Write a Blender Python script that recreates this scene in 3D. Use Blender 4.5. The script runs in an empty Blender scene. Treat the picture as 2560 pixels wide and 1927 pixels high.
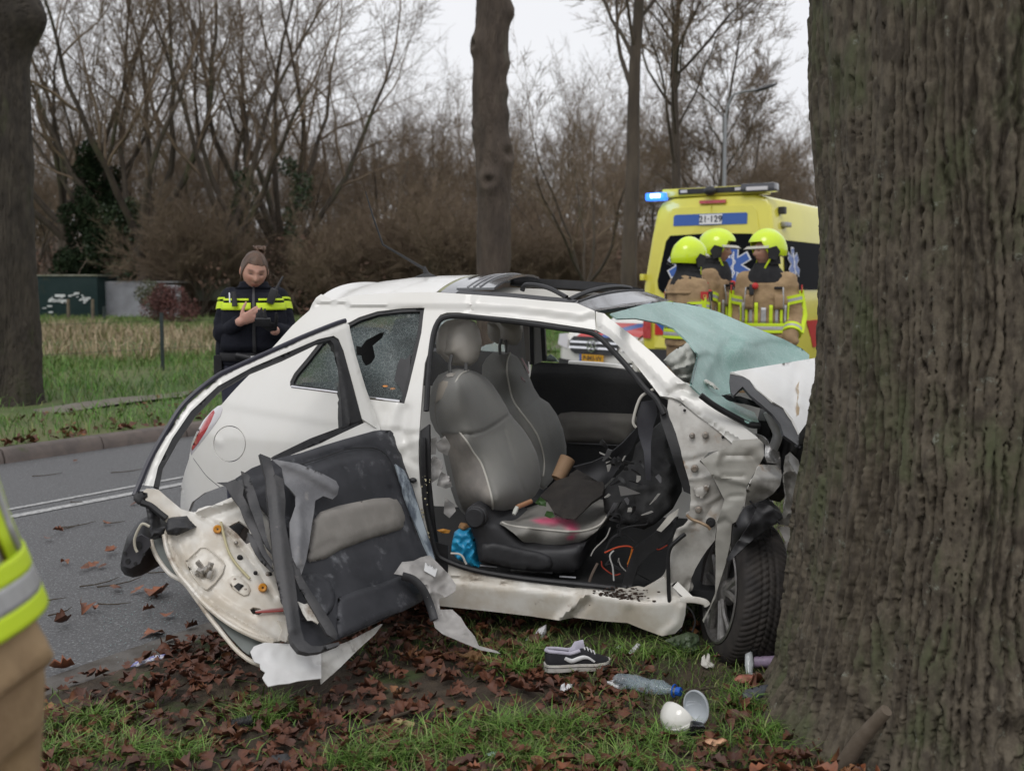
import bpy, bmesh, math, random
import numpy as np
from mathutils import Vector, Matrix, Euler, noise
from mathutils.geometry import delaunay_2d_cdt
R = math.radians
SC = bpy.context.scene
COL = SC.collection
random.seed(7)
RNG = np.random.default_rng(7)

# ------------------------------------------------------------------ camera, sky, sun, exposure
CAM_H, FPX, PITCH = 1.48, 2777.0, math.atan((963.5 - 717.6) / 2777.0)
cam_data = bpy.data.cameras.new('camera')
cam = bpy.data.objects.new('camera', cam_data)
COL.objects.link(cam)
cam.location = (0, 0, CAM_H)
cam.rotation_euler = (math.pi / 2 - PITCH, 0, 0)
cam_data.sensor_width = 36
cam_data.lens = 36 * FPX / 2560
cam_data.clip_start, cam_data.clip_end = 0.05, 2000
cam_data.dof.use_dof = True
cam_data.dof.focus_distance = 4.5
cam_data.dof.aperture_fstop = 3.5
SC.camera = cam

SUN_EL, SUN_AZ = R(52), R(200)
world = bpy.data.worlds.new('World')
SC.world = world
world.use_nodes = True
nt = world.node_tree
bg = nt.nodes['Background']
sky = nt.nodes.new('ShaderNodeTexSky')
sky.sky_type = 'NISHITA'
sky.sun_disc = False
sky.sun_elevation, sky.sun_rotation = SUN_EL, SUN_AZ
sky.air_density, sky.dust_density, sky.ozone_density = 1.0, 4.0, 1.0
# overcast: a pale, even cloud layer over the sky, faintly mottled
geo = nt.nodes.new('ShaderNodeTexCoord')
mp = nt.nodes.new('ShaderNodeMapping'); mp.inputs['Scale'].default_value = (1, 1, 2.5)
nz = nt.nodes.new('ShaderNodeTexNoise'); nz.inputs['Scale'].default_value = 1.7; nz.inputs['Detail'].default_value = 4
cr = nt.nodes.new('ShaderNodeValToRGB')
cr.color_ramp.elements[0].position, cr.color_ramp.elements[1].position = .25, .8
cr.color_ramp.elements[0].color = (9.2, 9.3, 9.75, 1)
cr.color_ramp.elements[1].color = (10.3, 10.35, 10.6, 1)
mx = nt.nodes.new('ShaderNodeMix'); mx.data_type = 'RGBA'; mx.inputs['Factor'].default_value = .93
nt.links.new(geo.outputs['Generated'], mp.inputs['Vector']); nt.links.new(mp.outputs[0], nz.inputs['Vector'])
nt.links.new(nz.outputs['Fac'], cr.inputs['Fac'])
nt.links.new(sky.outputs[0], mx.inputs['A']); nt.links.new(cr.outputs[0], mx.inputs['B'])
nt.links.new(mx.outputs['Result'], bg.inputs['Color'])
bg.inputs['Strength'].default_value = 0.095

sun_data = bpy.data.lights.new('sun', 'SUN')
sun = bpy.data.objects.new('sun', sun_data)
COL.objects.link(sun)
sun_data.energy, sun_data.angle, sun_data.color = .9, R(25), (1, .98, .95)
sd = Vector((math.sin(SUN_AZ) * math.cos(SUN_EL), math.cos(SUN_AZ) * math.cos(SUN_EL), math.sin(SUN_EL)))
sun.rotation_euler = sd.to_track_quat('Z', 'Y').to_euler()

vs = SC.view_settings
vs.view_transform, vs.look, vs.exposure, vs.gamma, vs.use_curve_mapping = 'Standard', 'None', 0.0, 1.0, False
SC.render.engine = 'CYCLES'
SC.cycles.max_bounces = 8
SC.cycles.transparent_max_bounces = 24
SC.cycles.use_denoising = True

# ------------------------------------------------------------------ helpers: pixels (of the 2560 x 1927 photograph) to points
CROPS = {'W': (0, 0, .8641), 'a': (440, 780, 3.456), 'b': (280, 1180, 3.456), 'c': (600, 1060, 3.456), 'd': (1060, 680, 3.456),
         'e': (1060, 1040, 3.456), 'f': (1540, 1000, 4.608), 'E': (1500, 750, 3.70), 'F': (1500, 1050, 2.775), 'G': (750, 660, 2.458),
         'A': (250, 650, 2.379), 'B': (250, 1100, 2.328), 'C': (1000, 700, 2.949), 'D': (1000, 1100, 2.765), 'H': (500, 580, 3.964),
         'I': (1420, 420, 3.33), 'J': (0, 0, 2.011), 'K': (1000, 0, 2.081), 'L': (0, 600, 2.775), 'M': (0, 1100, 2.013),
         'N': (500, 1500, 2.212), 'O': (1300, 1500, 2.91), 'Q': (1900, 900, 1.621), 'S': (0, 0, 1.0)}

def T(k, *pts):
    x0, y0, s = CROPS[k]
    return [(x0 + p[0] / s, y0 + p[1] / s) for p in pts]

CP, SP = math.cos(PITCH), math.sin(PITCH)
EYE = Vector((0, 0, CAM_H))

def ray(px, py):
    a, b = (px - 1280.0) / FPX, (963.5 - py) / FPX
    return Vector((a, CP + b * SP, b * CP - SP))

def at_y(px, py, y):
    d = ray(px, py)
    return EYE + d * (y / d.y)

def at_z(px, py, z):
    d = ray(px, py)
    return EYE + d * ((z - CAM_H) / d.z)

def on_plane(p0, n):
    p0, n = Vector(p0), Vector(n)
    def f(px, py):
        d = ray(px, py)
        return EYE + d * ((p0 - EYE).dot(n) / d.dot(n))
    return f

def at_depth(y):
    return lambda px, py: at_y(px, py, y)

def tps(ctrl):
    """Smooth depth through control points (px, py, depth)."""
    P = np.array([(c[0] / 500, c[1] / 500) for c in ctrl], float); D = np.array([c[2] for c in ctrl], float)
    n = len(P)
    def U(r2): return np.where(r2 > 1e-12, r2 * np.log(np.maximum(r2, 1e-12)), 0)
    K = U(((P[:, None] - P[None]) ** 2).sum(-1)) + 1e-4 * np.eye(n)
    A = np.zeros((n + 3, n + 3)); A[:n, :n] = K; A[:n, n] = 1; A[:n, n + 1:] = P; A[n, :n] = 1; A[n + 1:, :n] = P.T
    w = np.linalg.lstsq(A, np.concatenate([D, [0, 0, 0]]), rcond=None)[0]
    def f(px, py):
        q = np.array([px / 500, py / 500])
        r2 = ((P - q) ** 2).sum(-1)
        return at_y(px, py, float((w[:n] * U(r2)).sum() + w[n] + w[n + 1:] @ q))
    return f

def off(surf, d):
    """The same surface, d metres nearer to the camera."""
    def f(px, py):
        p = surf(px, py)
        return p - (p - EYE).normalized() * d
    return f

# ------------------------------------------------------------------ helpers: objects
ROOT = {}

def tag(o, label=None, cat=None, group=None, kind=None):
    for k, v in (('label', label), ('category', cat), ('group', group), ('kind', kind)):
        if v: o[k] = v
    return o

def empty(name, loc=(0, 0, 0), label=None, cat=None, group=None):
    o = bpy.data.objects.new(name, None); COL.objects.link(o)
    o.location = loc; o.empty_display_size = .2
    ROOT[o] = Vector(loc)
    return tag(o, label, cat, group)

def mesh(name, verts, faces, mat=None, parent=None, smooth=True, loc=None):
    """Vertices are given in world coordinates; the object is put under its parent (or at loc)."""
    v = np.asarray([tuple(p) for p in verts] if not isinstance(verts, np.ndarray) else verts, dtype=float).reshape(-1, 3)
    base = ROOT[parent] if parent is not None else Vector(loc if loc is not None else (0, 0, 0))
    v = v - np.array(base)
    me = bpy.data.meshes.new(name)
    if isinstance(faces, np.ndarray):
        nf, k = faces.shape
        me.vertices.add(len(v)); me.vertices.foreach_set('co', v.astype(np.float32).ravel())
        me.loops.add(nf * k); me.loops.foreach_set('vertex_index', faces.astype(np.int32).ravel())
        me.polygons.add(nf); me.polygons.foreach_set('loop_start', np.arange(0, nf * k, k, dtype=np.int32))
        me.update(calc_edges=True)
    else:
        me.from_pydata(v.tolist(), [], [tuple(f) for f in faces])
    me.validate()
    if smooth: me.polygons.foreach_set('use_smooth', [True] * len(me.polygons))
    mats = mat if isinstance(mat, (list, tuple)) else [mat]
    for m in mats:
        if m: me.materials.append(m)
    o = bpy.data.objects.new(name, me); COL.objects.link(o)
    if parent is not None: o.parent = parent
    else: o.location = base
    ROOT[o] = base
    return o

def sharp(o, ang=35):
    me = o.data
    bm = bmesh.new(); bm.from_mesh(me)
    for e in bm.edges:
        if len(e.link_faces) == 2 and e.calc_face_angle(0) > R(ang): e.smooth = False
    bm.to_mesh(me); bm.free()
    return o

def dup(o, parent=None):
    c = o.copy(); COL.objects.link(c)
    if parent is not None: c.parent = parent
    for ch in o.children: dup(ch, c)
    return c

class MB:
    def __init__(s): s.v, s.f = [], []
    def add(s, v, f):
        n = len(s.v); s.v += [tuple(p) for p in v]; s.f += [tuple(i + n for i in q) for q in f]; return s
    def box(s, c, size, M=None, bev=0):
        x, y, z = (d / 2 for d in size)
        if bev:
            b = min(bev, x * .9, y * .9, z * .9)
            bm = bmesh.new(); bmesh.ops.create_cube(bm, size=1)
            for v in bm.verts: v.co = Vector((v.co.x * 2 * x, v.co.y * 2 * y, v.co.z * 2 * z))
            bmesh.ops.bevel(bm, geom=list(bm.edges), offset=b, segments=2, profile=.7, affect='EDGES')
            bm.verts.index_update()
            V = [v.co.copy() for v in bm.verts]; Fc = [[v.index for v in f.verts] for f in bm.faces]; bm.free()
        else:
            V = [Vector((i * x, j * y, k * z)) for i in (-1, 1) for j in (-1, 1) for k in (-1, 1)]
            Fc = [(0, 1, 3, 2), (4, 6, 7, 5), (0, 4, 5, 1), (2, 3, 7, 6), (0, 2, 6, 4), (1, 5, 7, 3)]
        if M is not None: V = [M @ v for v in V]
        return s.add([v + Vector(c) for v in V], Fc)
    def tube(s, pts, rad, n=8, caps=True, flat=1.0, up=None):
        pts = [Vector(p) for p in pts]
        if not hasattr(rad, '__len__'): rad = [rad] * len(pts)
        base = len(s.v); V = []; prev = None
        for i, p in enumerate(pts):
            t = (pts[min(i + 1, len(pts) - 1)] - pts[max(i - 1, 0)])
            t = t.normalized() if t.length > 1e-9 else Vector((0, 0, 1))
            if prev is None:
                a = Vector(up) if up else (Vector((0, 0, 1)) if abs(t.z) < .9 else Vector((1, 0, 0)))
                u = (a - t * a.dot(t)).normalized()
            else:
                u = prev - t * prev.dot(t)
                u = u.normalized() if u.length > 1e-6 else Vector((1, 0, 0))
            prev = u; w = t.cross(u)
            for k in range(n):
                th = 2 * math.pi * k / n
                V.append(p + u * (math.cos(th) * rad[i]) + w * (math.sin(th) * rad[i] * flat))
        Fc = []
        for i in range(len(pts) - 1):
            for k in range(n):
                a, b = i * n + k, i * n + (k + 1) % n
                Fc.append((a, b, b + n, a + n))
        if caps:
            Fc.append(tuple(range(n - 1, -1, -1))); m = (len(pts) - 1) * n
            Fc.append(tuple(m + k for k in range(n)))
        return s.add(V, Fc)
    def loft(s, rings, caps=True, closed=True):
        n = len(rings[0]); V = [p for r in rings for p in r]; Fc = []
        for i in range(len(rings) - 1):
            for k in range(n if closed else n - 1):
                a, b = i * n + k, i * n + (k + 1) % n
                Fc.append((a, b, b + n, a + n))
        if caps:
            Fc.append(tuple(range(n - 1, -1, -1))); m = (len(rings) - 1) * n
            Fc.append(tuple(m + k for k in range(n)))
        return s.add(V, Fc)
    def ell(s, c, r, M=None, n=16, m=10):
        V = []; c = Vector(c)
        for i in range(m + 1):
            ph = math.pi * i / m
            for k in range(n):
                th = 2 * math.pi * k / n
                p = Vector((r[0] * math.sin(ph) * math.cos(th), r[1] * math.sin(ph) * math.sin(th), r[2] * math.cos(ph)))
                V.append(c + (M @ p if M is not None else p))
        Fc = [(i * n + k, i * n + (k + 1) % n, (i + 1) * n + (k + 1) % n, (i + 1) * n + k) for i in range(m) for k in range(n)]
        return s.add(V, Fc)
    def lathe(s, prof, c=(0, 0, 0), M=None, n=24):
        V = []; c = Vector(c)
        for r, z in prof:
            for k in range(n):
                th = 2 * math.pi * k / n
                p = Vector((r * math.cos(th), r * math.sin(th), z))
                V.append(c + (M @ p if M is not None else p))
        m = len(prof)
        return s.add(V, [(i * n + k, i * n + (k + 1) % n, (i + 1) * n + (k + 1) % n, (i + 1) * n + k) for i in range(m - 1) for k in range(n)])
    def prism(s, outline, vec):
        """Polygon (3-D points) extruded along vec."""
        P = [Vector(p) for p in outline]; vec = Vector(vec); n = len(P)
        return s.add(P + [p + vec for p in P], [tuple(range(n)), tuple(range(2 * n - 1, n - 1, -1))] + [(i, n + i, n + (i + 1) % n, (i + 1) % n) for i in range(n)])
    def build(s, name, mat=None, parent=None, smooth=True, loc=None, ang=40):
        o = mesh(name, s.v, s.f, mat, parent, smooth, loc)
        bm = bmesh.new(); bm.from_mesh(o.data)
        bmesh.ops.remove_doubles(bm, verts=bm.verts, dist=1e-5)
        bmesh.ops.recalc_face_normals(bm, faces=bm.faces)
        if smooth:
            for e in bm.edges:
                if len(e.link_faces) == 2 and e.calc_face_angle(0) > R(ang): e.smooth = False
        bm.to_mesh(o.data); bm.free()
        return o

# ------------------------------------------------------------------ helpers: traced panels
def dense(P, step, closed=True):
    out = []; n = len(P)
    for i in range(n if closed else n - 1):
        a, b = P[i], P[(i + 1) % n]
        L = math.hypot(b[0] - a[0], b[1] - a[1]); k = max(1, int(round(L / step)))
        out += [(a[0] + (b[0] - a[0]) * j / k, a[1] + (b[1] - a[1]) * j / k) for j in range(k)]
    if not closed: out.append(P[-1])
    return out

def smooth_line(P, sub=6, closed=False):
    n = len(P); out = []
    for i in range(n if closed else n - 1):
        p0, p1, p2, p3 = (P[(i + k) % n] if closed else P[min(max(i + k, 0), n - 1)] for k in (-1, 0, 1, 2))
        for j in range(sub):
            t = j / sub
            out.append(tuple(.5 * (2 * b + (c - a) * t + (2 * a - 5 * b + 4 * c - d) * t * t + (3 * b - a - 3 * c + d) * t ** 3) for a, b, c, d in zip(p0, p1, p2, p3)))
    if not closed: out.append(tuple(P[-1]))
    return out

def inside(P, q):
    P = np.asarray(P); q = np.asarray(q); x, y = q[:, 0], q[:, 1]; r = np.zeros(len(q), bool); j = len(P) - 1
    for i in range(len(P)):
        c = ((P[i, 1] > y) != (P[j, 1] > y))
        with np.errstate(divide='ignore', invalid='ignore'):
            r ^= c & (x < (P[j, 0] - P[i, 0]) * (y - P[i, 1]) / (P[j, 1] - P[i, 1]) + P[i, 0])
        j = i
    return r

def dist_line(P, q, closed=False):
    P = np.asarray(P, float); q = np.asarray(q, float)
    A = P if closed else P[:-1]; B = np.roll(P, -1, 0) if closed else P[1:]
    out = np.full(len(q), 1e9)
    for a, b in zip(A, B):
        ab = b - a; t = np.clip(((q - a) @ ab) / max(ab @ ab, 1e-9), 0, 1)
        out = np.minimum(out, np.hypot(*(q - a - t[:, None] * ab).T))
    return out

def tri2d(outer, holes=(), step=18, lines=()):
    outer = dense(outer, step); holes = [dense(h, step) for h in holes]
    V = list(outer); E = [(i, (i + 1) % len(outer)) for i in range(len(outer))]
    for h in holes:
        n = len(V); V += h; E += [(n + i, n + (i + 1) % len(h)) for i in range(len(h))]
    for l in lines:
        l = dense(l, step, False); n = len(V); V += l; E += [(n + i, n + i + 1) for i in range(len(l) - 1)]
    xs, ys = [p[0] for p in outer], [p[1] for p in outer]
    gx, gy = np.meshgrid(np.arange(min(xs), max(xs), step), np.arange(min(ys), max(ys), step * .87))
    gx = gx + (np.arange(gx.shape[0]) % 2)[:, None] * step * .5
    g = np.stack([gx.ravel(), gy.ravel()], 1)
    ok = inside(outer, g) & (dist_line(outer, g, True) > step * .55)
    for h in holes: ok &= ~inside(h, g) & (dist_line(h, g, True) > step * .55)
    for l in lines: ok &= dist_line(l, g) > step * .45
    V += [tuple(p) for p in g[ok]]
    r = delaunay_2d_cdt([Vector(p) for p in V], E, [], 0, 1e-4)
    V = np.array([(p.x, p.y) for p in r[0]]); F = np.array([f for f in r[2] if len(f) == 3])
    c = V[F].mean(1)
    ok = inside(outer, c)
    for h in holes: ok &= ~inside(h, c)
    return V, F[ok], outer

def shell3d(V2, F, P, thick, vec=None):
    """Front sheet P (N,3) with faces F gets thickness away from the camera (or along vec)."""
    P = np.asarray(P)
    n = np.cross(P[F[:, 1]] - P[F[:, 0]], P[F[:, 2]] - P[F[:, 0]])
    N = np.zeros_like(P)
    for k in range(3): np.add.at(N, F[:, k], n)
    N /= np.linalg.norm(N, axis=1)[:, None] + 1e-12
    toward = np.array(EYE) - P
    N *= np.sign((N * toward).sum(1))[:, None]
    flip = (np.cross(P[F[:, 1]] - P[F[:, 0]], P[F[:, 2]] - P[F[:, 0]]) * (np.array(EYE) - P[F[:, 0]])).sum(1) < 0
    F = F.copy(); F[flip] = F[flip][:, ::-1]
    B = P - N * thick if vec is None else P + np.asarray(vec)
    e = np.concatenate([F[:, [0, 1]], F[:, [1, 2]], F[:, [2, 0]]])
    key = {}
    for a, b in e: key[(a, b)] = 1
    bd = [(a, b) for a, b in key if (b, a) not in key]
    m = len(P)
    faces = [tuple(f) for f in F] + [tuple(m + i for i in f[::-1]) for f in F] + [(b, a, m + a, m + b) for a, b in bd]
    return np.concatenate([P, B]), faces

def project(V2, surf): return np.array([surf(x, y) for x, y in V2])

def ridge(line, width, h):
    line = dense(line, 12, False)
    return lambda q: h * np.exp(-(dist_line(line, q) / width) ** 2)

def step_line(line, width, h):
    """A soft step: h on the left-hand side of the line, fading over width."""
    L = np.asarray(line, float)
    def f(q):
        q = np.asarray(q, float); best = np.full(len(q), 1e9); sg = np.zeros(len(q))
        for a, b in zip(L[:-1], L[1:]):
            ab = b - a; t = np.clip(((q - a) @ ab) / max(ab @ ab, 1e-9), 0, 1); dv = q - a - t[:, None] * ab
            d = np.hypot(*dv.T); s = np.sign(ab[0] * dv[:, 1] - ab[1] * dv[:, 0]); m = d < best
            best[m] = d[m]; sg[m] = s[m]
        return h * .5 * (1 - np.tanh(sg * best / width))
    return f

def panel(name, mat, parent, outer, surf, holes=(), step=18, thick=.004, disp=(), dent=0, dscale=6.0, crump=None, lines=(), smooth=True, seed=0, vec=None, ang=50):
    V2, F, _ = tri2d(outer, holes, step, lines)
    P = project(V2, surf)
    d = np.zeros(len(P))
    for g in disp: d += g(V2)
    if dent: d += dent * np.array([noise.noise(Vector(p) * dscale + Vector((seed, 0, 0))) for p in P])
    if crump: d += crump[0] * np.array([1 - 2.4 * abs(noise.noise(Vector(p) * crump[1] + Vector((seed + 9, 2, 0)))) + .5 * (1 - 2.4 * abs(noise.noise(Vector(p) * crump[1] * 2.3 + Vector((seed, 7, 3))))) for p in P])
    tw = np.array(EYE) - P; tw /= np.linalg.norm(tw, axis=1)[:, None]
    P = P + tw * d[:, None]
    V, faces = shell3d(V2, F, P, thick, vec)
    o = mesh(name, V, faces, mat, parent, smooth)
    return sharp(o, ang) if smooth else o

def puff(name, mat, parent, outer, surf, vec, bulge=.03, R_px=60, step=16, holes=(), disp=(), ang=60, flat=False, normal=None):
    """A padded solid: traced front face swelling towards the camera (or normal), extruded back along vec."""
    V2, F, o2 = tri2d(outer, holes, step)
    P = project(V2, surf)
    dd = dist_line(o2, V2, True)
    t = np.clip(dd / R_px, 0, 1)
    d = bulge * np.sqrt(np.clip(1 - (1 - t) ** 2, 0, 1)) - bulge
    for g in disp: d += g(V2)
    if normal is None:
        tw = np.array(EYE) - P; tw /= np.linalg.norm(tw, axis=1)[:, None]
    else: tw = np.tile(np.array(Vector(normal).normalized()), (len(P), 1))
    P = P + tw * d[:, None]
    V, faces = shell3d(V2, F, P, 0, vec)
    return sharp(mesh(name, V, faces, mat, parent, True), ang)

def ribbon_px(name, mat, parent, line, surf, r, n=8, sub=5, closed=False, flat=1.0):
    L = smooth_line(line, sub, closed)
    if closed: L = L + [L[0]]
    b = MB().tube([surf(*p) for p in L], r, n, not closed, flat)
    return b.build(name, mat, parent)

# ------------------------------------------------------------------ vectorised noise
def _hash(ix, iy, iz):
    h = (ix * 374761393 + iy * 668265263 + iz * 2147483647 + 12345) & 0xffffffff
    h = ((h ^ (h >> 13)) * 1274126177) & 0xffffffff
    return ((h ^ (h >> 16)) & 0xffff) / 32767.5 - 1
def vnoise(p):
    p = np.asarray(p, float); i = np.floor(p).astype(np.int64); f = p - i; u = f * f * f * (f * (f * 6 - 15) + 10)
    out = 0
    for a in (0, 1):
        for b in (0, 1):
            for c in (0, 1):
                w = (u[:, 0] if a else 1 - u[:, 0]) * (u[:, 1] if b else 1 - u[:, 1]) * (u[:, 2] if c else 1 - u[:, 2])
                out = out + w * _hash(i[:, 0] + a, i[:, 1] + b, i[:, 2] + c)
    return out
def fbm(p, o=4):
    p = np.asarray(p, float); s = 0; a = 1
    for _ in range(o): s = s + a * vnoise(p); p = p * 2.03 + 17.3; a *= .5
    return s

# ------------------------------------------------------------------ materials
MATS = {}
def M(name, c, c2=None, scale=6, rough=.6, rough2=None, bump=0, bscale=60, metal=0, spec=.5, coat=0, c3=None, s3=20, t3=(.55, .65), stretch=(1, 1, 1), detail=5, ramp=(.35, .65), alpha=None, trans=0, emit=None, estr=0, sheen=0, ior=None, sss=0, coords='Object', rnd=0):
    if name in MATS: return MATS[name]
    m = bpy.data.materials.new(name); m.use_nodes = True; t = m.node_tree; b = t.nodes['Principled BSDF']
    b.inputs['Roughness'].default_value = rough; b.inputs['Metallic'].default_value = metal
    b.inputs['Specular IOR Level'].default_value = spec; b.inputs['Coat Weight'].default_value = coat
    b.inputs['Coat Roughness'].default_value = .06
    b.inputs['Transmission Weight'].default_value = trans
    if ior: b.inputs['IOR'].default_value = ior
    if sss: b.inputs['Subsurface Weight'].default_value = sss; b.inputs['Subsurface Radius'].default_value = (.01, .004, .002)
    if sheen: b.inputs['Sheen Weight'].default_value = sheen
    if alpha is not None: b.inputs['Alpha'].default_value = alpha
    if emit: b.inputs['Emission Color'].default_value = (*emit, 1); b.inputs['Emission Strength'].default_value = estr
    b.inputs['Base Color'].default_value = (*c, 1)
    tc = t.nodes.new('ShaderNodeTexCoord'); mp = t.nodes.new('ShaderNodeMapping'); mp.inputs['Scale'].default_value = stretch
    t.links.new(tc.outputs[coords], mp.inputs['Vector'])
    def nz(s, d=5):
        n = t.nodes.new('ShaderNodeTexNoise'); n.inputs['Scale'].default_value = s; n.inputs['Detail'].default_value = d
        n.inputs['Roughness'].default_value = .62
        t.links.new(mp.outputs[0], n.inputs['Vector']); return n
    def rng(src, lo, hi, a=0., bb=1.):
        r = t.nodes.new('ShaderNodeMapRange'); r.inputs['From Min'].default_value = lo; r.inputs['From Max'].default_value = hi
        r.inputs['To Min'].default_value = a; r.inputs['To Max'].default_value = bb; r.interpolation_type = 'SMOOTHSTEP'
        t.links.new(src, r.inputs['Value']); return r.outputs[0]
    colour = None
    if c2 is not None:
        n = nz(scale, detail); x = t.nodes.new('ShaderNodeMix'); x.data_type = 'RGBA'
        x.inputs['A'].default_value = (*c, 1); x.inputs['B'].default_value = (*c2, 1)
        t.links.new(rng(n.outputs['Fac'], *ramp), x.inputs['Factor']); colour = x.outputs['Result']
        if rough2 is not None: t.links.new(rng(n.outputs['Fac'], ramp[0], ramp[1], rough, rough2), b.inputs['Roughness'])
    if c3 is not None:
        n = nz(s3, 6); x = t.nodes.new('ShaderNodeMix'); x.data_type = 'RGBA'
        if colour: t.links.new(colour, x.inputs['A'])
        else: x.inputs['A'].default_value = (*c, 1)
        x.inputs['B'].default_value = (*c3, 1)
        t.links.new(rng(n.outputs['Fac'], *t3), x.inputs['Factor']); colour = x.outputs['Result']
    if rnd:
        oi = t.nodes.new('ShaderNodeObjectInfo'); h = t.nodes.new('ShaderNodeHueSaturation')
        t.links.new(rng(oi.outputs['Random'], 0, 1, 1 - rnd, 1 + rnd), h.inputs['Value'])
        if colour: t.links.new(colour, h.inputs['Color'])
        else: h.inputs['Color'].default_value = (*c, 1)
        colour = h.outputs[0]
    if colour: t.links.new(colour, b.inputs['Base Color'])
    if bump:
        n = nz(bscale, 4); bp = t.nodes.new('ShaderNodeBump'); bp.inputs['Strength'].default_value = 1.0; bp.inputs['Distance'].default_value = bump
        t.links.new(n.outputs['Fac'], bp.inputs['Height']); t.links.new(bp.outputs[0], b.inputs['Normal'])
    MATS[name] = m
    return m

def attr_mat(name, rough=.7, bump=0, bscale=60, spec=.3, trans=0):
    """Colour of each piece (a blade, a leaf) comes from a face-corner colour attribute: its own pigment."""
    m = bpy.data.materials.new(name); m.use_nodes = True; t = m.node_tree; b = t.nodes['Principled BSDF']
    a = t.nodes.new('ShaderNodeAttribute'); a.attribute_name = 'pigment'
    t.links.new(a.outputs['Color'], b.inputs['Base Color']); b.inputs['Roughness'].default_value = rough; b.inputs['Specular IOR Level'].default_value = spec
    if bump:
        n = t.nodes.new('ShaderNodeTexNoise'); n.inputs['Scale'].default_value = bscale
        bp = t.nodes.new('ShaderNodeBump'); bp.inputs['Distance'].default_value = bump
        t.links.new(n.outputs['Fac'], bp.inputs['Height']); t.links.new(bp.outputs[0], b.inputs['Normal'])
    return m

def pigment(o, vcol):
    """Per-vertex pigment."""
    at = o.data.color_attributes.new('pigment', 'FLOAT_COLOR', 'POINT')
    c = np.ones((len(o.data.vertices), 4), np.float32); c[:, :3] = vcol
    at.data.foreach_set('color', c.ravel())

WHITE = M('car_white_paint', (.80, .79, .755), (.765, .75, .705), 3, .26, coat=.3, spec=.5)
BLACKP = M('black_plastic', (.018, .018, .02), (.03, .03, .033), 9, .5, bump=.0006, bscale=400)
RUBBER = M('black_rubber', (.012, .012, .013), (.022, .022, .024), 12, .55, bump=.0008, bscale=90)
CHROME = M('chrome', (.8, .8, .82), rough=.12, metal=1)
STEEL = M('grey_steel', (.42, .42, .43), (.3, .3, .31), 20, .35, metal=1)
# ------------------------------------------------------------------ setting: terrain, road, kerb, verge
GA, GB = at_z(114, 1731, 0), at_z(551, 1579, 0)          # near edge of the asphalt
KA, KB = at_z(0, 1160, 0), at_z(494, 1087, 0)            # foot of the far kerb
RD = (Vector((.529, .849, 0))).normalized(); RN = Vector((RD.y, -RD.x, 0))
E0 = GA.copy(); K0 = KA.copy()
WID = (E0 - K0).dot(RN)
def along(s, t, z=0): return Vector((K0.x, K0.y, 0)) + RD * s + RN * t + Vector((0, 0, z))

SOIL = M('dark_soil', (.045, .032, .022), (.075, .055, .035), 7, .9, bump=.012, bscale=45, c3=(.05, .07, .02), s3=3)
FIELD = M('field_turf', (.055, .10, .02), (.12, .13, .05), .35, .9, bump=.03, bscale=8)
ASPH = M('asphalt', (.112, .112, .114), (.072, .072, .074), 55, .62, .5, bump=.006, bscale=120, c3=(.23, .235, .24), s3=80, t3=(.53, .64), detail=8)
CONC = M('kerb_concrete', (.155, .125, .11), (.105, .088, .08), 5, .85, bump=.003, bscale=120, c3=(.07, .08, .04), s3=4, t3=(.6, .75))
PAINT = M('road_paint', (.44, .44, .43), (.17, .17, .175), 30, .7, ramp=(.42, .7), bump=.002, bscale=200)
PATHM = M('path_paving', (.18, .16, .135), (.13, .115, .09), 4, .85, bump=.003, bscale=90)

g = mesh('ground', [(-600, -60, -.12), (600, -60, -.12), (600, 900, -.12), (-600, 900, -.12)], [(0, 1, 2, 3)], FIELD); tag(g, kind='structure')
rv = [along(-40, -.02, -.002), along(140, -.02, -.002), along(140, WID, -.002), along(-40, WID, -.002)]
road = mesh('road', rv, [(0, 3, 2, 1)], ASPH); tag(road, kind='structure')
# painted double line
lp = at_z(40, 1290, 0); tl = (lp - K0).dot(RN)
for t0, w in ((tl - .05, .09), (tl - .26, .055)):
    m_ = mesh('road_marking', [along(-30, t0, .003), along(120, t0, .003), along(120, t0 + w, .003), along(-30, t0 + w, .003)], [(0, 3, 2, 1)], PAINT); tag(m_, kind='structure')
# far verge, gently uneven
gs = np.linspace(-45, 150, 120); gt = -np.concatenate([np.linspace(.16, 6, 24), np.linspace(7, 110, 40)])
S_, T_ = np.meshgrid(gs, gt, indexing='ij')
base = np.array(K0)[None, None] * np.array([1, 1, 0]) + S_[..., None] * np.array(RD) + T_[..., None] * np.array(RN)
def far_z(x, y):
    p = np.stack([np.asarray(x, float), np.asarray(y, float), 0 * np.asarray(x, float)], -1).reshape(-1, 3)
    t = ((p[:, :2] - np.array(K0)[:2]) @ np.array(RN)[:2])
    return (.10 + .05 * vnoise(p * .9) * np.clip((-t - .3) / 1.5, 0, 1) + .10 * np.clip((-t - 3.5) / 4, 0, 1) + .12 * vnoise(p * .15) * np.clip((-t - 5) / 6, 0, 1))
base[..., 2] = far_z(base[..., 0], base[..., 1]).reshape(S_.shape)
n0, n1 = S_.shape
idx = np.arange(n0 * n1).reshape(n0, n1)
ff = np.stack([idx[:-1, :-1], idx[1:, :-1], idx[1:, 1:], idx[:-1, 1:]], -1).reshape(-1, 4)
fv = mesh('field', base.reshape(-1, 3), ff, FIELD); tag(fv, kind='structure')
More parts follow.
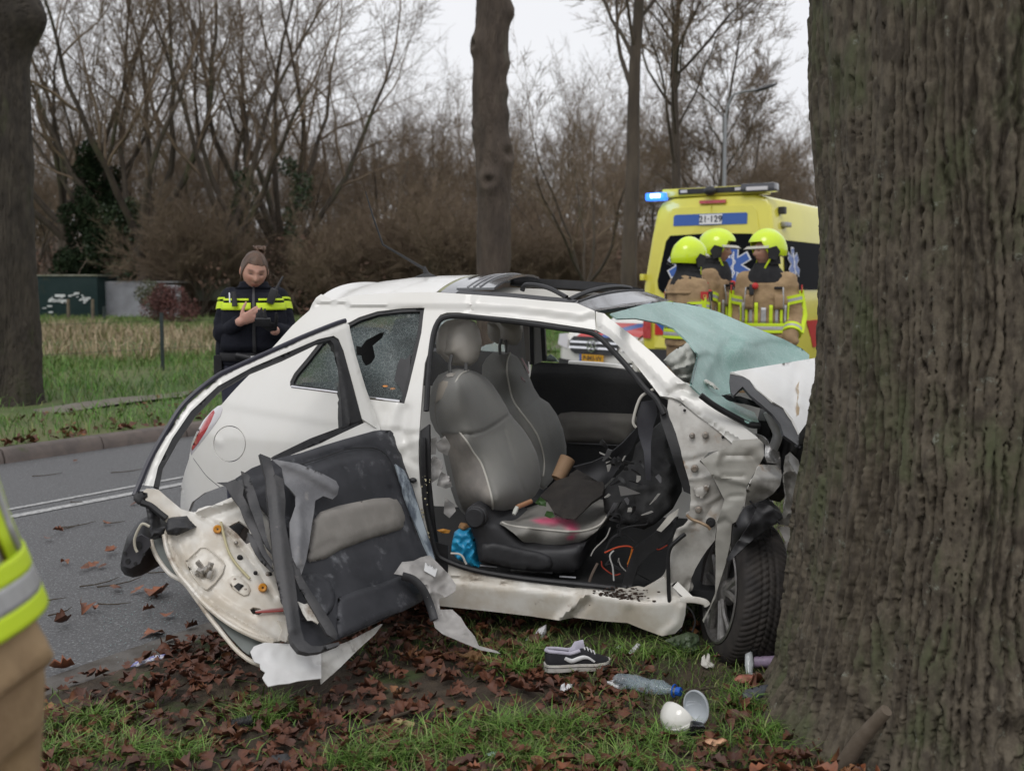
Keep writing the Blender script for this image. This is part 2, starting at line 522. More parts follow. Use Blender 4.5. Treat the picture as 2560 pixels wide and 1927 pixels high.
# kerb of separate stones, slightly out of line
kerb = empty('kerb', along(0, 0, 0)); kerb['kind'] = 'structure'
s0 = (at_z(146, 1140, .0) - K0).dot(RD)
proto_stones = []
for k in range(-6, 34):
    s = s0 + k * .99
    M0 = Matrix.Rotation(math.atan2(RD.y, RD.x), 3, 'Z')
    jz, jt = random.uniform(-.004, .004), random.uniform(-.005, .005)
    if k < 2 or not proto_stones:
        b = MB(); sec = [(-.075, -.1), (.085, -.1), (.075, .04), (.045, .105), (.02, .118), (-.075, .12)]
        rings = []
        for u in (-.488, -.48, .48, .488):
            sh = .985 if abs(u) > .485 else 1
            rings.append([along(s + u, -.075 - (-a) * sh + jt, z * (sh if z > 0 else 1) + jz) for a, z in sec])
        o = b.loft(rings).build('kerb_stone', CONC, kerb)
        o['s'] = s; proto_stones.append(o)
    else:
        o = proto_stones[-1].copy(); COL.objects.link(o)
        o.location = RD * (s - proto_stones[-1]['s']) + Vector((0, 0, jz)) + RN * jt
for o in proto_stones: del o['s']
for o in kerb.children:
    if 's' in o.keys(): del o['s']
# footpath
pp = [at_z(-260, 1050, .13), at_z(100, 1020, .13), at_z(252, 1004, .13), at_z(504, 975, .13), at_z(1364, 866, .2), at_z(1442, 851, .2), at_z(1700, 812, .2)]
pl = smooth_line([tuple(p) for p in pp], 14)
pv = []
for i, p in enumerate(pl):
    a, b = Vector(pl[max(i - 1, 0)]), Vector(pl[min(i + 1, len(pl) - 1)]); tdir = (b - a).normalized(); nn = Vector((tdir.y, -tdir.x, 0)) * .30
    for q in (Vector(p) - nn, Vector(p) + nn):
        pv.append((q.x, q.y, float(far_z(q.x, q.y)[0]) + .014))
pf = [(2 * i, 2 * i + 1, 2 * i + 3, 2 * i + 2) for i in range(len(pl) - 1)]
tag(mesh('footpath', pv, pf, PATHM), kind='structure')
# near verge: soil with humps
def verge_z(x, y):
    x = np.asarray(x, float).ravel(); y = np.asarray(y, float).ravel()
    p = np.stack([x, y, 0 * x], -1)
    t = (p[:, :2] - np.array(E0)[:2]) @ np.array(RN)[:2]
    return .004 + np.clip(t / .5, 0, 1) * (.018 + .022 * vnoise(p * 1.7) + .012 * vnoise(p * 6)) + .09 * np.exp(-((x - 1.9) ** 2 + (y - 3.55) ** 2) / .5)
vs_, vt_ = np.linspace(-9, 60, 260), np.concatenate([np.linspace(0.0, 5, 90), np.linspace(5.4, 60, 30)])
S_, T_ = np.meshgrid(vs_, vt_, indexing='ij')
edge_w = (.05 * vnoise(np.stack([vs_ * 2.3, 0 * vs_, 0 * vs_ + 3], -1)))[:, None] * (T_ < .3)
bb = (np.array(E0) * [1, 1, 0])[None, None] + S_[..., None] * np.array(RD) + (T_ + edge_w)[..., None] * np.array(RN)
bb[..., 2] = verge_z(bb[..., 0], bb[..., 1]).reshape(S_.shape)
n0, n1 = S_.shape; idx = np.arange(n0 * n1).reshape(n0, n1)
ff = np.stack([idx[:-1, :-1], idx[:-1, 1:], idx[1:, 1:], idx[1:, :-1]], -1).reshape(-1, 4)[:, ::-1]
verge = mesh('verge', bb.reshape(-1, 3), ff, SOIL); tag(verge, kind='structure')
# thin concrete gutter band at the near road edge
gv = []
for i in range(120):
    s = -9 + i * .55; w = .06 * math.sin(i * 1.7) * .3
    gv += [tuple(Vector((E0.x, E0.y, 0)) + RD * s + RN * (-.13 + w) + Vector((0, 0, .002))), tuple(Vector((E0.x, E0.y, 0)) + RD * s + RN * .06 + Vector((0, 0, .0025)))]
tag(mesh('gutter', gv, [(2 * i, 2 * i + 1, 2 * i + 3, 2 * i + 2) for i in range(119)], M('gutter_concrete', (.13, .12, .11), (.07, .06, .05), 6, .9, bump=.004, bscale=60)), kind='structure')

# ------------------------------------------------------------------ grass and leaf litter
GRASSM = attr_mat('grass_blades', .55, spec=.35)
def blades(name, P, h, w, cols, lean=.5, kind='stuff', curve=.6):
    n = len(P); az = RNG.uniform(0, 2 * np.pi, n); ld = RNG.uniform(0, 2 * np.pi, n); ll = h * lean * RNG.uniform(.2, 1.3, n)
    side = np.stack([np.cos(az), np.sin(az), 0 * az], -1) * (w / 2)[:, None]
    ln = np.stack([np.cos(ld), np.sin(ld), 0 * ld], -1) * ll[:, None]
    up = np.array([0, 0, 1])[None] * h[:, None]
    mid = P + ln * .35 + up * .6; tip = P + ln * (1 + curve * .3) + up * RNG.uniform(.7, 1, n)[:, None]
    V = np.stack([P - side, P + side, mid - side * .7, mid + side * .7, tip], 1).reshape(-1, 3)
    F = (np.array([[0, 1, 3], [0, 3, 2], [2, 3, 4]])[None] + (np.arange(n) * 5)[:, None, None]).reshape(-1, 3)
    o = mesh(name, V, F, GRASSM); tag(o, kind=kind)
    pigment(o, np.repeat(cols, 5, 0)); return o
def pick(cols, n, var=.2):
    c = np.array(cols)[RNG.integers(0, len(cols), n)]
    return c * RNG.uniform(1 - var, 1 + var, (n, 1))
GREEN = [(.085, .15, .03), (.11, .18, .04), (.07, .12, .025), (.15, .20, .06), (.22, .21, .09)]
DRY = [(.34, .26, .16), (.28, .21, .13), (.38, .30, .20), (.16, .17, .06)]
# near verge
n = 190000
s, t = RNG.uniform(-6, 9, n), RNG.uniform(.02, 5.5, n)
P = np.array(E0)[None] * [1, 1, 0] + s[:, None] * np.array(RD) + t[:, None] * np.array(RN)
dens = fbm(np.stack([P[:, 0] * 2.1, P[:, 1] * 2.1, 0 * s + 5], -1), 3) + .35 * np.clip((P[:, 0] - .3) / 1.2, -1, 1) + .25 * np.exp(-((P[:, 1] - 3.2) / .3) ** 2) - .25 * (t < .35)
near = np.exp(-((P[:, 0] - .35) / .5) ** 2) * np.exp(-((P[:, 1] - 4.0) / .35) ** 2)
ok = (dens + .3 * near + RNG.uniform(-.35, .35, n) > .15) & (P[:, 1] > 2.6) & (P[:, 1] < 9)
P = P[ok]; P[:, 2] = verge_z(P[:, 0], P[:, 1]) - .005
m = len(P)
hs_ = RNG.uniform(.022, .075, m); gcol = pick(GREEN + [(.12, .2, .04)], m, .3)
cl = np.zeros(m)
CL = [(at_z(px, py, .03), r_) for px, py, r_ in ((1010, 1885, .20), (1130, 1850, .22), (1250, 1830, .16), (690, 1770, .12), (640, 1800, .10), (1330, 1640, .16), (1290, 1680, .10), (1590, 1640, .13), (1400, 1830, .15), (1650, 1860, .12), (1560, 1920, .2), (900, 1910, .14), (1310, 1900, .14), (230, 1800, .12), (330, 1880, .14), (120, 1890, .15), (1860, 1780, .10), (1920, 1850, .16), (1700, 1640, .10), (450, 1880, .1))]
for c_, r_ in CL: cl = np.maximum(cl, np.exp(-((P[:, 0] - c_.x) ** 2 + (P[:, 1] - c_.y) ** 2) / r_ ** 2))
blades('grass', P, hs_ * (1 + .25 * cl), RNG.uniform(.0028, .0058, m), gcol, 1.15)
E_ = []
for c_, r_ in CL:
    k_ = int(2600 * r_); a_ = RNG.uniform(0, 6.28, k_); d_ = np.abs(RNG.normal(0, .62, k_)) * r_; E_.append(np.stack([c_.x + np.cos(a_) * d_ * 1.3, c_.y + np.sin(a_) * d_ * .8, 0 * a_], -1))
E_ = np.concatenate(E_); E_[:, 2] = verge_z(E_[:, 0], E_[:, 1]) - .005; ke = len(E_)
blades('grass', E_, RNG.uniform(.03, .085, ke), RNG.uniform(.003, .006, ke), pick([(.10, .20, .03), (.13, .25, .04), (.16, .28, .05), (.085, .16, .03), (.22, .26, .09)], ke, .25), 1.5)
# far verge: lush strip behind the kerb and up to the fence
n = 90000
s, t = RNG.uniform(-4, 38, n) , -np.abs(RNG.uniform(.25, 9.5, n))
P = np.array(K0)[None] * [1, 1, 0] + s[:, None] * np.array(RD) + t[:, None] * np.array(RN)
plx = np.array(pl); 
dpath = np.min(np.hypot(P[:, None, 0] - plx[None, ::3, 0], P[:, None, 1] - plx[None, ::3, 1]), 1)
dens = fbm(np.stack([P[:, 0] * .9, P[:, 1] * .9, 0 * s], -1), 3) - .5 * (t > -.55)
ok = (dpath > .26) & (dens + RNG.uniform(-.5, .5, n) > -.45) & (np.abs(P[:, 0] / P[:, 1]) < .55)
P = P[ok]; t = t[ok]; P[:, 2] = far_z(P[:, 0], P[:, 1]) - .01; m = len(P)
blades('grass', P, RNG.uniform(.06, .20, m) * np.where(t < -3, 1.25, .85), RNG.uniform(.006, .014, m), pick([(.085, .19, .03), (.11, .24, .04), (.06, .14, .022), (.15, .26, .06), (.18, .2, .07)], m, .35), .9)
# dry field grass beyond
n = 60000
y = RNG.uniform(17, 46, n); x = y * RNG.uniform(-.48, .45, n)
P = np.stack([x, y, 0 * x], -1); tt = (P[:, :2] - np.array(K0)[:2]) @ np.array(RN)[:2]
dens = vnoise(np.stack([x * .25, y * .25, 0 * x + 9], -1))
ok = (tt < -6.5) & (dens + RNG.uniform(-.4, .4, n) > -.35); P = P[ok]; P[:, 2] = far_z(P[:, 0], P[:, 1]) - .02; m = len(P)
dryness = np.exp(-((P[:, 1] - 25) / 6) ** 2) + .25 * vnoise(P * .4) - .25 * (P[:, 0] > -1)
cols = np.where((dryness > .42)[:, None], pick(DRY, m, .25), pick([(.10, .17, .035), (.15, .19, .06), (.085, .15, .03)], m, .25))
blades('grass', P, RNG.uniform(.18, .5, m) * np.where(dryness > .42, 1.1, .5), RNG.uniform(.015, .03, m), cols, .7)

# leaves: a lobed, curled blade with a midrib
LEAFM = M('dead_leaf', (.20, .066, .026), (.10, .036, .019), 14, .55, bump=.0012, bscale=70, c3=(.33, .155, .06), s3=6, t3=(.55, .72), rnd=.45)
def leaf_geo(seed, L=.075):
    r = random.Random(seed); pts = []
    lob = [[(0, .0), (.16, .2), (.12, .45), (.36, .5), (.22, .68), (.2, .82), (.0, 1.0)], [(0, 0), (.14, .15), (.24, .35), (.27, .52), (.22, .7), (.12, .87), (0, 1.0)], [(0, 0), (.22, .12), (.3, .3), (.2, .42), (.3, .6), (.15, .75), (.02, .95)]][seed % 3]
    f = [r.uniform(.75, 1.25) for _ in lob]; a1, a2, tw = r.uniform(-.6, 1.9), r.uniform(-.9, 1.3), r.uniform(-.8, .8)
    V = []; mid = [(0, y) for _, y in lob]
    for sgn in (-1, 0, 1):
        for (x, y), k in zip(lob, f):
            xx = sgn * x * 1.25 * k
            V.append((xx * L, (y - .5) * L, L * (abs(xx) * a1 + (y - .5) ** 2 * a2 + xx * (y - .5) * tw) + r.uniform(-.02, .02) * L))
    n = len(lob); F = []
    for i in range(n - 1):
        F += [(i, n + i, n + i + 1, i + 1), (n + i, 2 * n + i, 2 * n + i + 1, n + i + 1)]
    V += [(-.012 * L, -.5 * L, 0), (.012 * L, -.5 * L, 0), (.03 * L, -.95 * L, .12 * L * r.uniform(0, 1.5))]; F.append((3 * n, 3 * n + 1, 3 * n + 2))
    return np.array(V), F
LG = [leaf_geo(i) for i in range(21)]
leaf_me = []
for i, (v, f) in enumerate(LG):
    o = mesh('leaf', v, f, LEAFM); leaf_me.append(o.data); bpy.data.objects.remove(o)
def rand_leaf(parent, p, sc, flat=.5):
    o = bpy.data.objects.new('leaf', random.choice(leaf_me)); COL.objects.link(o); o.parent = parent
    o.location = Vector(p) - ROOT[parent]; o.scale = (sc,) * 3
    o.rotation_euler = (random.gauss(0, flat), random.gauss(0, flat), random.uniform(0, 6.28)); return o
LP = []
while len(LP) < 4700:
    x, y = random.uniform(-2.2, 2.2), random.uniform(2.9, 5.2)
    p = Vector((x, y, 0)); t_ = (p - E0).dot(RN)
    if t_ < .03: continue
    dn = noise.fractal(Vector((x * 2.0, y * 2.0, 3.3)), 1, 2, 3) - .22 * (x > .45) + .12 * (x < -.1) + .2 * math.exp(-((t_ - .3) / .25) ** 2)
    if dn + random.uniform(-.45, .45) > .0: LP.append((x, y))
LP.sort(key=lambda q: q[1] - (1.2 if random.random() < .5 else 0))
zz = verge_z([p[0] for p in LP], [p[1] for p in LP])
singles = LP[:280]
for (x, y), z in zip(singles, zz): rand_leaf(verge, (x, y, z + random.uniform(.02, .05)), random.uniform(.45, .95), .3)
LV, LF = [], []; nv = 0
for (x, y), z in list(zip(LP, zz))[280:]:
    v, f = random.choice(LG); Rm = np.array(Euler((random.gauss(0, .3), random.gauss(0, .3), random.uniform(0, 6.28))).to_matrix())
    LV.append(v @ Rm.T * random.uniform(.36, .85) + [x, y, z + random.uniform(.004, .036)]); LF += [tuple(i + nv for i in q) for q in f]; nv += len(v)
LEAF2 = M('leaf_litter', (.135, .046, .021), (.066, .026, .016), 9, .6, bump=.0012, bscale=70, c3=(.25, .115, .045), s3=5, t3=(.54, .7))
tag(mesh('leaf_litter', np.concatenate(LV), LF, LEAF2, verge), kind='stuff')
n_k = 1500; LV, LF = [], []; nv = 0
for k in range(n_k):
    s_ = random.uniform(-4, 26); t_ = -.17 - abs(random.gauss(0, .28)) if k % 3 else -random.uniform(1.2, 2.2)
    q = Vector((K0.x, K0.y, 0)) + RD * s_ + RN * t_; v, f = random.choice(LG); Rm = np.array(Euler((random.gauss(0, .5), random.gauss(0, .5), random.uniform(0, 6.28))).to_matrix())
    LV.append(v @ Rm.T * random.uniform(.6, 1.3) + [q.x, q.y, float(far_z(q.x, q.y)[0]) + random.uniform(.01, .06)]); LF += [tuple(i + nv for i in h) for h in f]; nv += len(v)
tag(mesh('leaf_litter', np.concatenate(LV), LF, LEAF2, fv), kind='stuff')
# a few leaves and twigs on the asphalt, glass crumbs
for px, py, s in ((385, 1478, 1.5), (402, 1480, 1.9), (344, 1473, 1.1), (388, 1576, 1.9), (418, 1535, 1.0), (155, 1670, 1.3), (145, 1325, .9), (162, 1402, .9), (232, 1410, 1.1), (277, 1377, 1.1), (212, 1418, .9), (372, 1522, .8), (204, 1520, 1.2), (236, 1523, .8), (150, 1556, 1.1), (293, 1468, 1.1), (428, 1596, 1.1), (447, 1617, 1.2), (268, 1305, .8), (188, 1151, .8), (335, 1255, .9), (480, 1565, .9), (255, 1411, .8), (120, 1344, .8)):
    p = at_z(px, py, .02); rand_leaf(road, p, s * .95, .3)
tw = MB()
for k in range(13):
    p = at_z(random.uniform(20, 400), random.uniform(1180, 1560), .008); a = random.uniform(-.6, .6); L = random.uniform(.06, .3)
    q = [p + Vector((math.cos(a + j * .2), math.sin(a + j * .2), 0)) * (L * j / 3) for j in range(4)]
    tw.tube(q, [.004, .003, .003, .0015], 4)
tag(tw.build('twig_litter', M('twig', (.06, .045, .03), rough=.9), road), kind='stuff')
gl = MB()
for k in range(300):
    px, py = random.gauss(370, 75), random.gauss(1530, 60)
    if (at_z(px, py, 0) - E0).dot(RN) > -.02: continue
    s = random.uniform(.0015, .0035); gl.box(at_z(px, py, s / 2), (s, s, s), Euler((random.random(), random.random(), random.random() * 6)).to_matrix())
tag(gl.build('glass_crumbs', M('glass_crumb', (.32, .42, .42), rough=.15, alpha=.8), road, smooth=False), kind='stuff')

# ------------------------------------------------------------------ trees
BARK = M('bark', (.085, .067, .05), (.05, .039, .03), 3, .9, bump=.02, bscale=14, c3=(.075, .085, .035), s3=1.2, t3=(.5, .75), stretch=(1, 1, .25))
TWIG = M('twig_bark', (.205, .152, .102), (.14, .102, .070), 2, .9)
def make_tree(seed, H, r0, fork, limbs, spread, upw, lev=4, dens=1.0, twig=.011, leader=False, wob=.22):
    r = random.Random(seed); TV, TF, CV, CF = [], [], [], []
    cnt = [0, 0]; twig *= .8
    def tube(P, rad, n, V, F, k):
        P = np.array(P); b0 = cnt[k]; m = len(P)
        tg = np.gradient(P, axis=0); tg /= np.linalg.norm(tg, axis=1)[:, None] + 1e-9
        ref = np.array([.3, .9, .1]) if abs(tg[0, 1]) < .8 else np.array([1., 0, 0])
        u = np.cross(tg, ref); u /= np.linalg.norm(u, axis=1)[:, None] + 1e-9; w = np.cross(tg, u)
        th = np.arange(n) * 2 * np.pi / n
        ring = P[:, None] + (u[:, None] * np.cos(th)[None, :, None] + w[:, None] * np.sin(th)[None, :, None]) * np.array(rad)[:, None, None]
        V.append(ring.reshape(-1, 3)); i = np.arange(m - 1)[:, None] * n + np.arange(n)[None]; j = np.arange(m - 1)[:, None] * n + (np.arange(n)[None] + 1) % n
        F.append((np.stack([i, j, j + n, i + n], -1).reshape(-1, 4)) + b0); cnt[k] += m * n
    def perp(d):
        a = Vector((r.gauss(0, 1), r.gauss(0, 1), r.gauss(0, 1))); a = a - d * a.dot(d)
        return a.normalized()
    def grow(p, d, L, rad, lv):
        ns = 6 if lv == 1 else 4 if lv == 2 else 3; seg = max(3, min(9, int(L / .35))) if lv < 3 else (3 if lv < 5 else 2)
        P = [p]; rr = [rad]; dd = d
        for i in range(seg):
            dd = (dd + perp(dd) * wob * r.uniform(.3, 1.2) + Vector((0, 0, upw * (.10 if lv < 3 else .03)))).normalized()
            P.append(P[-1] + dd * (L / seg)); rr.append(max(rad * (1 - .72 * (i + 1) / seg), twig * .55))
        tube([tuple(q) for q in P], rr, ns, *( (TV, TF, 0) if lv <= 1 else (CV, CF, 1)))
        if lv >= lev: return
        nch = int({1: 8, 2: 6, 3: 6, 4: 5}[lv] * dens * r.uniform(.8, 1.2))
        for k in range(nch):
            t = r.uniform(.22, 1.0) if lv > 1 else r.uniform(.3, 1.0)
            i = min(int(t * seg), seg - 1); f = t * seg - i; q = P[i].lerp(P[i + 1], f); dl = (P[i + 1] - P[i]).normalized()
            a = r.uniform(.45, 1.0); nd = (dl * math.cos(a) + perp(dl) * math.sin(a) + Vector((0, 0, .12 * upw))).normalized()
            grow(q, nd, L * r.uniform(.34, .62) * (1.1 - .4 * t), max(rr[i] * r.uniform(.42, .62), twig), lv + 1)
        grow(P[-1], dd, L * .5, max(rr[-1], twig), lv + 1)
    hb = H * fork; P = [Vector((0, 0, -.15))]; rr = [r0 * 1.35]; dd = Vector((0, 0, 1)); ns = 8 if not leader else 14
    top = H * .93 if leader else hb
    for i in range(ns):
        dd = (dd + perp(dd) * .05 + Vector((0, 0, .08))).normalized()
        P.append(P[-1] + dd * (top / ns)); rr.append(r0 * (1 - (.85 if leader else .22) * (i + 1) / ns) * (1.08 if i == 0 else 1))
    tube([tuple(q) for q in P], rr, 9, TV, TF, 0)
    if leader:
        for k in range(limbs):
            t = r.uniform(fork, .97); i = min(int(t * ns), ns - 1); q = P[i].lerp(P[i + 1], t * ns - i)
            az = k * 2.4 + r.uniform(-.4, .4); a = spread * r.uniform(.8, 1.15)
            grow(q, Vector((math.cos(az) * math.sin(a), math.sin(az) * math.sin(a), math.cos(a))), H * r.uniform(.22, .36) * (1.15 - .65 * t), rr[i] * r.uniform(.3, .5), 1 if t < .7 else 2)
    else:
        for k in range(limbs):
            az = k * 2 * math.pi / limbs + r.uniform(-.5, .5); a = spread * r.uniform(.35, 1.15); q = P[-1] - Vector((0, 0, r.uniform(0, hb * .3)))
            grow(q, Vector((math.cos(az) * math.sin(a), math.sin(az) * math.sin(a), math.cos(a))), (H - hb) * r.uniform(.62, .9), r0 * r.uniform(.42, .62), 1)
    t = np.concatenate(TV), np.concatenate(TF); c = np.concatenate(CV), np.concatenate(CF)
    a = empty('bare_tree'); trunk = mesh('trunk', *t, BARK, a); crown = mesh('crown', *c, TWIG, a)
    return a
protos = [make_tree(11, 15, .30, .20, 7, .75, .75, 5, .92, .0095), make_tree(12, 15, .26, .26, 6, .66, .9, 5, .90, .0095), make_tree(13, 14, .16, .30, 6, .6, 1.0, 5, .76, .010),
          make_tree(14, 14, .17, .3, 20, .75, .8, 4, 1.08, leader=True), make_tree(15, 12, .14, .25, 22, .8, .6, 4, 1.25, leader=True), make_tree(16, 10, .16, .2, 5, .8, .5, 5, .8)]
used = [False] * len(protos)
def tree(k, x, y, sc, rz, label, group=None, z=.1, name=None, sz=1.0):
    o = dup(protos[k]) if used[k] else protos[k]
    used[k] = True
    o.location = (x, y, z); o.rotation_euler = (0, 0, rz); o.scale = (sc, sc, sc * sz)
    if name: o.name = name
    tag(o, label, 'tree', group); return o
def X(px, y): return (px - 1280) / FPX * y
tree(0, X(372, 50), 50, 1.18, .4, 'spreading bare oak behind the corrugated shed, its forked limbs filling the sky', None)
tree(1, X(605, 51), 51, 1.15, 2.2, 'tall bare oak with a straight ivy-clad trunk rising above the police officer', None)
tree(0, X(700, 54), 54, 1.2, 3.6, 'wide bare oak with long low limbs reaching right behind the car aerial', None)
tree(2, X(285, 51), 51, 1.25, 1.0, 'slender forked bare oak above the dark green container', None)
tree(1, X(150, 52), 52, 1.15, 4.2, 'bare oak half hidden by the thick mossy trunk at the field edge', None)
tree(5, X(1461, 36), 36, .78, .8, 'small bare tree with mossy trunk and wide low branches left of the ambulance', None)
tree(3, X(1577, 22), 22, 1.05, 1.9, 'tall slim roadside tree with a green mossy trunk close beside the ambulance', None)
tree(3, X(1690, 30), 30, .98, 4.4, 'roadside tree with a bare oval crown rising straight over the ambulance roof', None)
tree(4, X(1790, 38), 38, .95, 2.0, 'bare roadside tree standing next to the lamp post mast', None)
rf = random.Random(5)
def skyline(px):
    return float(np.interp(px, [-300, 0, 300, 620, 800, 930, 1040, 1200, 1500, 1800, 2050, 2500, 3000], [255, 255, 260, 262, 262, 262, 265, 265, 285, 305, 315, 305, 295]))
nf = 0
KINDS_ = [('broad leafless tree with spreading limbs in the wood behind the field', 'broad bare trees of the wood'), ('tall forked leafless tree in the wood behind the field', 'tall forked trees of the wood'), ('slim upright leafless tree with raised limbs in the wood behind the field', 'slim bare trees of the wood'),
          ('leafless tree with one straight stem and long side branches in the wood', 'straight-stemmed trees of the wood'), ('leafless tree with one straight stem and a rounded twiggy crown in the wood', 'round-crowned trees of the wood'), ('low leafless tree with wide crooked branches in the wood behind the field', 'low crooked trees of the wood')]
for row, (y0, gap) in enumerate(((57, 2.2), (66, 1.6), (77, 1.25), (88, 1.0))):
    px = -250 - row * 30
    while px < 2900:
        y = y0 + rf.uniform(-3.5, 3.5); Ht = (717 - skyline(px)) / FPX * y + 1.4
        if px < 820: Ht = min(Ht, 19)
        k = rf.choice((0, 1, 2, 2, 3, 4, 5)); hh = (15, 15, 14, 14, 12, 10)[k]
        tree(k, X(px, y), y, Ht / hh * rf.uniform(.8, 1.02), rf.uniform(0, 6.28), *KINDS_[k], z=rf.uniform(-.2, .1)); nf += 1
        px += rf.uniform(60, 150) * gap * 60 / y0 * 1.25

shrub0 = make_tree(31, 4.2, .05, .06, 10, .62, .7, 4, 1.5, .009); shrub0.name = 'shrub'; sused = False
for i in range(46):
    y = rf.uniform(46.5, 60); px = rf.uniform(480, 2300) if i % 3 else rf.uniform(-150, 2600)
    if px < 470: y = rf.uniform(50, 58)
    o = dup(shrub0) if sused else shrub0; sused = True
    o.location = (X(px, y), y, rf.uniform(-.1, .1)); o.rotation_euler = (0, 0, rf.uniform(0, 6.28)); k_ = rf.uniform(.55, 1.25); o.scale = (k_ * 1.2, k_ * 1.2, k_)
    tag(o, 'bare twiggy shrub in the undergrowth at the edge of the wood', 'shrub', 'bare shrubs along the edge of the wood')

# undergrowth, ivy, evergreen
def leaf_cloud(name, mat, centres, n, size, parent=None, kind=None, squash=1.0):
    C = np.array([c[:3] for c in centres]); Rr = np.array([c[3] for c in centres]); i = RNG.choice(len(C), n, p=Rr ** 2 / (Rr ** 2).sum())
    d = RNG.normal(size=(n, 3)); d /= np.linalg.norm(d, axis=1)[:, None]; d *= RNG.uniform(.3, 1, (n, 1)) ** .5
    P = C[i] + d * Rr[i][:, None] * [1, 1, squash]
    a = RNG.normal(size=(n, 3)); a /= np.linalg.norm(a, axis=1)[:, None]; b = np.cross(a, RNG.normal(size=(n, 3))); b /= np.linalg.norm(b, axis=1)[:, None]
    s = RNG.uniform(.5, 1.2, (n, 1)) * size
    V = np.stack([P - a * s, P + b * s * .5, P + a * s, P - b * s * .5], 1).reshape(-1, 3); F = np.arange(4 * n).reshape(n, 4)
    o = mesh(name, V, F, mat, parent, smooth=False)
    if kind: tag(o, kind=kind)
    return o
HOLLY = M('evergreen_leaf', (.012, .022, .010), (.022, .036, .015), 1.5, .8, spec=.15)
IVY = M('ivy_leaf', (.02, .04, .014), (.04, .065, .022), 2, .45)
RUST = M('rust_leaf', (.17, .095, .065), (.12, .075, .055), 1.2, .8, c3=(.24, .12, .065), s3=.5, t3=(.6, .75))
def cloud_thing(name, label, cat, base, centres, n, size, mat, group=None, stemr=.12):
    e = empty(name, base, label, cat, group)
    leaf_cloud('foliage', mat, centres, n, size, e)
    b = MB()
    for c in centres[:5]: b.tube([Vector(base) + Vector((0, 0, -.1)), Vector(base).lerp(Vector(c[:3]), .5) + Vector((.1, 0, 0)), c[:3]], [stemr, stemr * .6, stemr * .2], 5)
    b.build('stem', BARK, e)
    return e
r2 = random.Random(3)
bx = X(165, 47); cs = [(bx + r2.uniform(-1.7, 1.7) * (1 - z / 11), 50.5 + r2.uniform(-1.3, 1.3), z, r2.uniform(.6, 1.1) * (1 - z / 13)) for z in [r2.uniform(.5, 7.6) for _ in range(44)]]
cloud_thing('evergreen_tree', 'dark evergreen tree standing behind the green container', 'tree', (bx, 50.5, 0), cs, 20000, .10, HOLLY)
bx = X(285, 50); cs = [(bx + r2.uniform(-.8, .8), 50 + r2.uniform(-.8, .8), r2.uniform(.6, 5.0), r2.uniform(.45, .8)) for _ in range(14)]
cloud_thing('ivy_bush', 'dark ivy column on a trunk right of the dark evergreen', 'bush', (bx, 50, 0), cs, 6000, .09, IVY)
for px, y, h in ((350, 50.3, 5), (610, 51.3, 6.4), (745, 52, 7), (1085, 50, 2.4), (1180, 56, 2.6)):
    bx = X(px, y); cs = [(bx + r2.uniform(-.35, .35), y + r2.uniform(-.4, .2), h * (.06 + .94 * i / 9), r2.uniform(.35, .6)) for i in range(10)]
    cloud_thing('ivy', {350: 'ivy climbing the oak trunk behind the corrugated shed', 610: 'ivy on the straight oak trunk above the police officer', 745: 'tall dark ivy column behind the car aerial', 1085: 'dark ivy clump in the wood left of the pollarded trunk', 1180: 'dark ivy clump low behind the car roof'}[px], 'ivy', (bx, y, 0), cs, 1800, .10, IVY, stemr=.03)
bx = X(440, 41); cs = [(bx + r2.uniform(-.85, .85), 41 + r2.uniform(-.6, .6), r2.uniform(.3, 1.25), r2.uniform(.35, .55)) for _ in range(14)]
BUSHM = M('red_brown_bush', (.13, .048, .04), (.08, .035, .03), 3, .8)
cloud_thing('red_bush', 'rounded red-brown bush in front of the corrugated shed', 'bush', (bx, 41, .1), cs, 5200, .05, BUSHM, stemr=.03)
bx = X(382, 41.5); cs = [(bx + r2.uniform(-.5, .5), 41.6 + r2.uniform(-.4, .4), r2.uniform(.3, 1.5), r2.uniform(.25, .4)) for _ in range(10)]
cloud_thing('green_bush', 'small green bush left of the red-brown bush', 'bush', (bx, 41.6, .1), cs, 1500, .06, M('bush_green', (.06, .085, .03), (.1, .09, .05), 3, .7), stemr=.02)
bx = X(1312, 52); cs = [(bx + r2.uniform(-.5, .5), 52 + r2.uniform(-.5, .5), r2.uniform(.2, 3.0), r2.uniform(.35, .6)) for _ in range(12)]
cloud_thing('beech_sapling', 'young beech with orange-brown leaves right of the pollarded trunk', 'tree', (bx, 52, 0), cs, 1800, .10, M('beech_leaf', (.34, .13, .05), (.22, .09, .04), 2, .7), stemr=.03)
# brushwood of thin stems along the wood, and the brown leaf layer under it: one mass
b = []; nB = 8000
yy = RNG.uniform(48, 92, nB); pxs = RNG.uniform(-200, 2800, nB); xx = (pxs - 1280) / FPX * yy
hh = RNG.uniform(1.0, 5.0, nB) * RNG.uniform(.4, 1, nB); lean = RNG.normal(0, .4, (nB, 2)) * hh[:, None]
P0 = np.stack([xx, yy, 0 * xx - .2], -1); P1 = P0 + np.stack([lean[:, 0] * .3, lean[:, 1] * .3, hh * .55], -1); P2 = P0 + np.stack([lean[:, 0], lean[:, 1], hh], -1)
w0 = np.stack([RNG.uniform(.010, .03, nB), 0 * xx, 0 * xx], -1)
V = np.stack([P0 - w0, P0 + w0, P0 + [0, .05, 0], P1 - w0 * .7, P1 + w0 * .7, P1 + [0, .04, 0], P2], 1).reshape(-1, 3)
F = (np.array([[0, 1, 4], [0, 4, 3], [1, 2, 5], [1, 5, 4], [2, 0, 3], [2, 3, 5], [3, 4, 6], [4, 5, 6], [5, 3, 6]])[None] + (np.arange(nB) * 7)[:, None, None]).reshape(-1, 3)
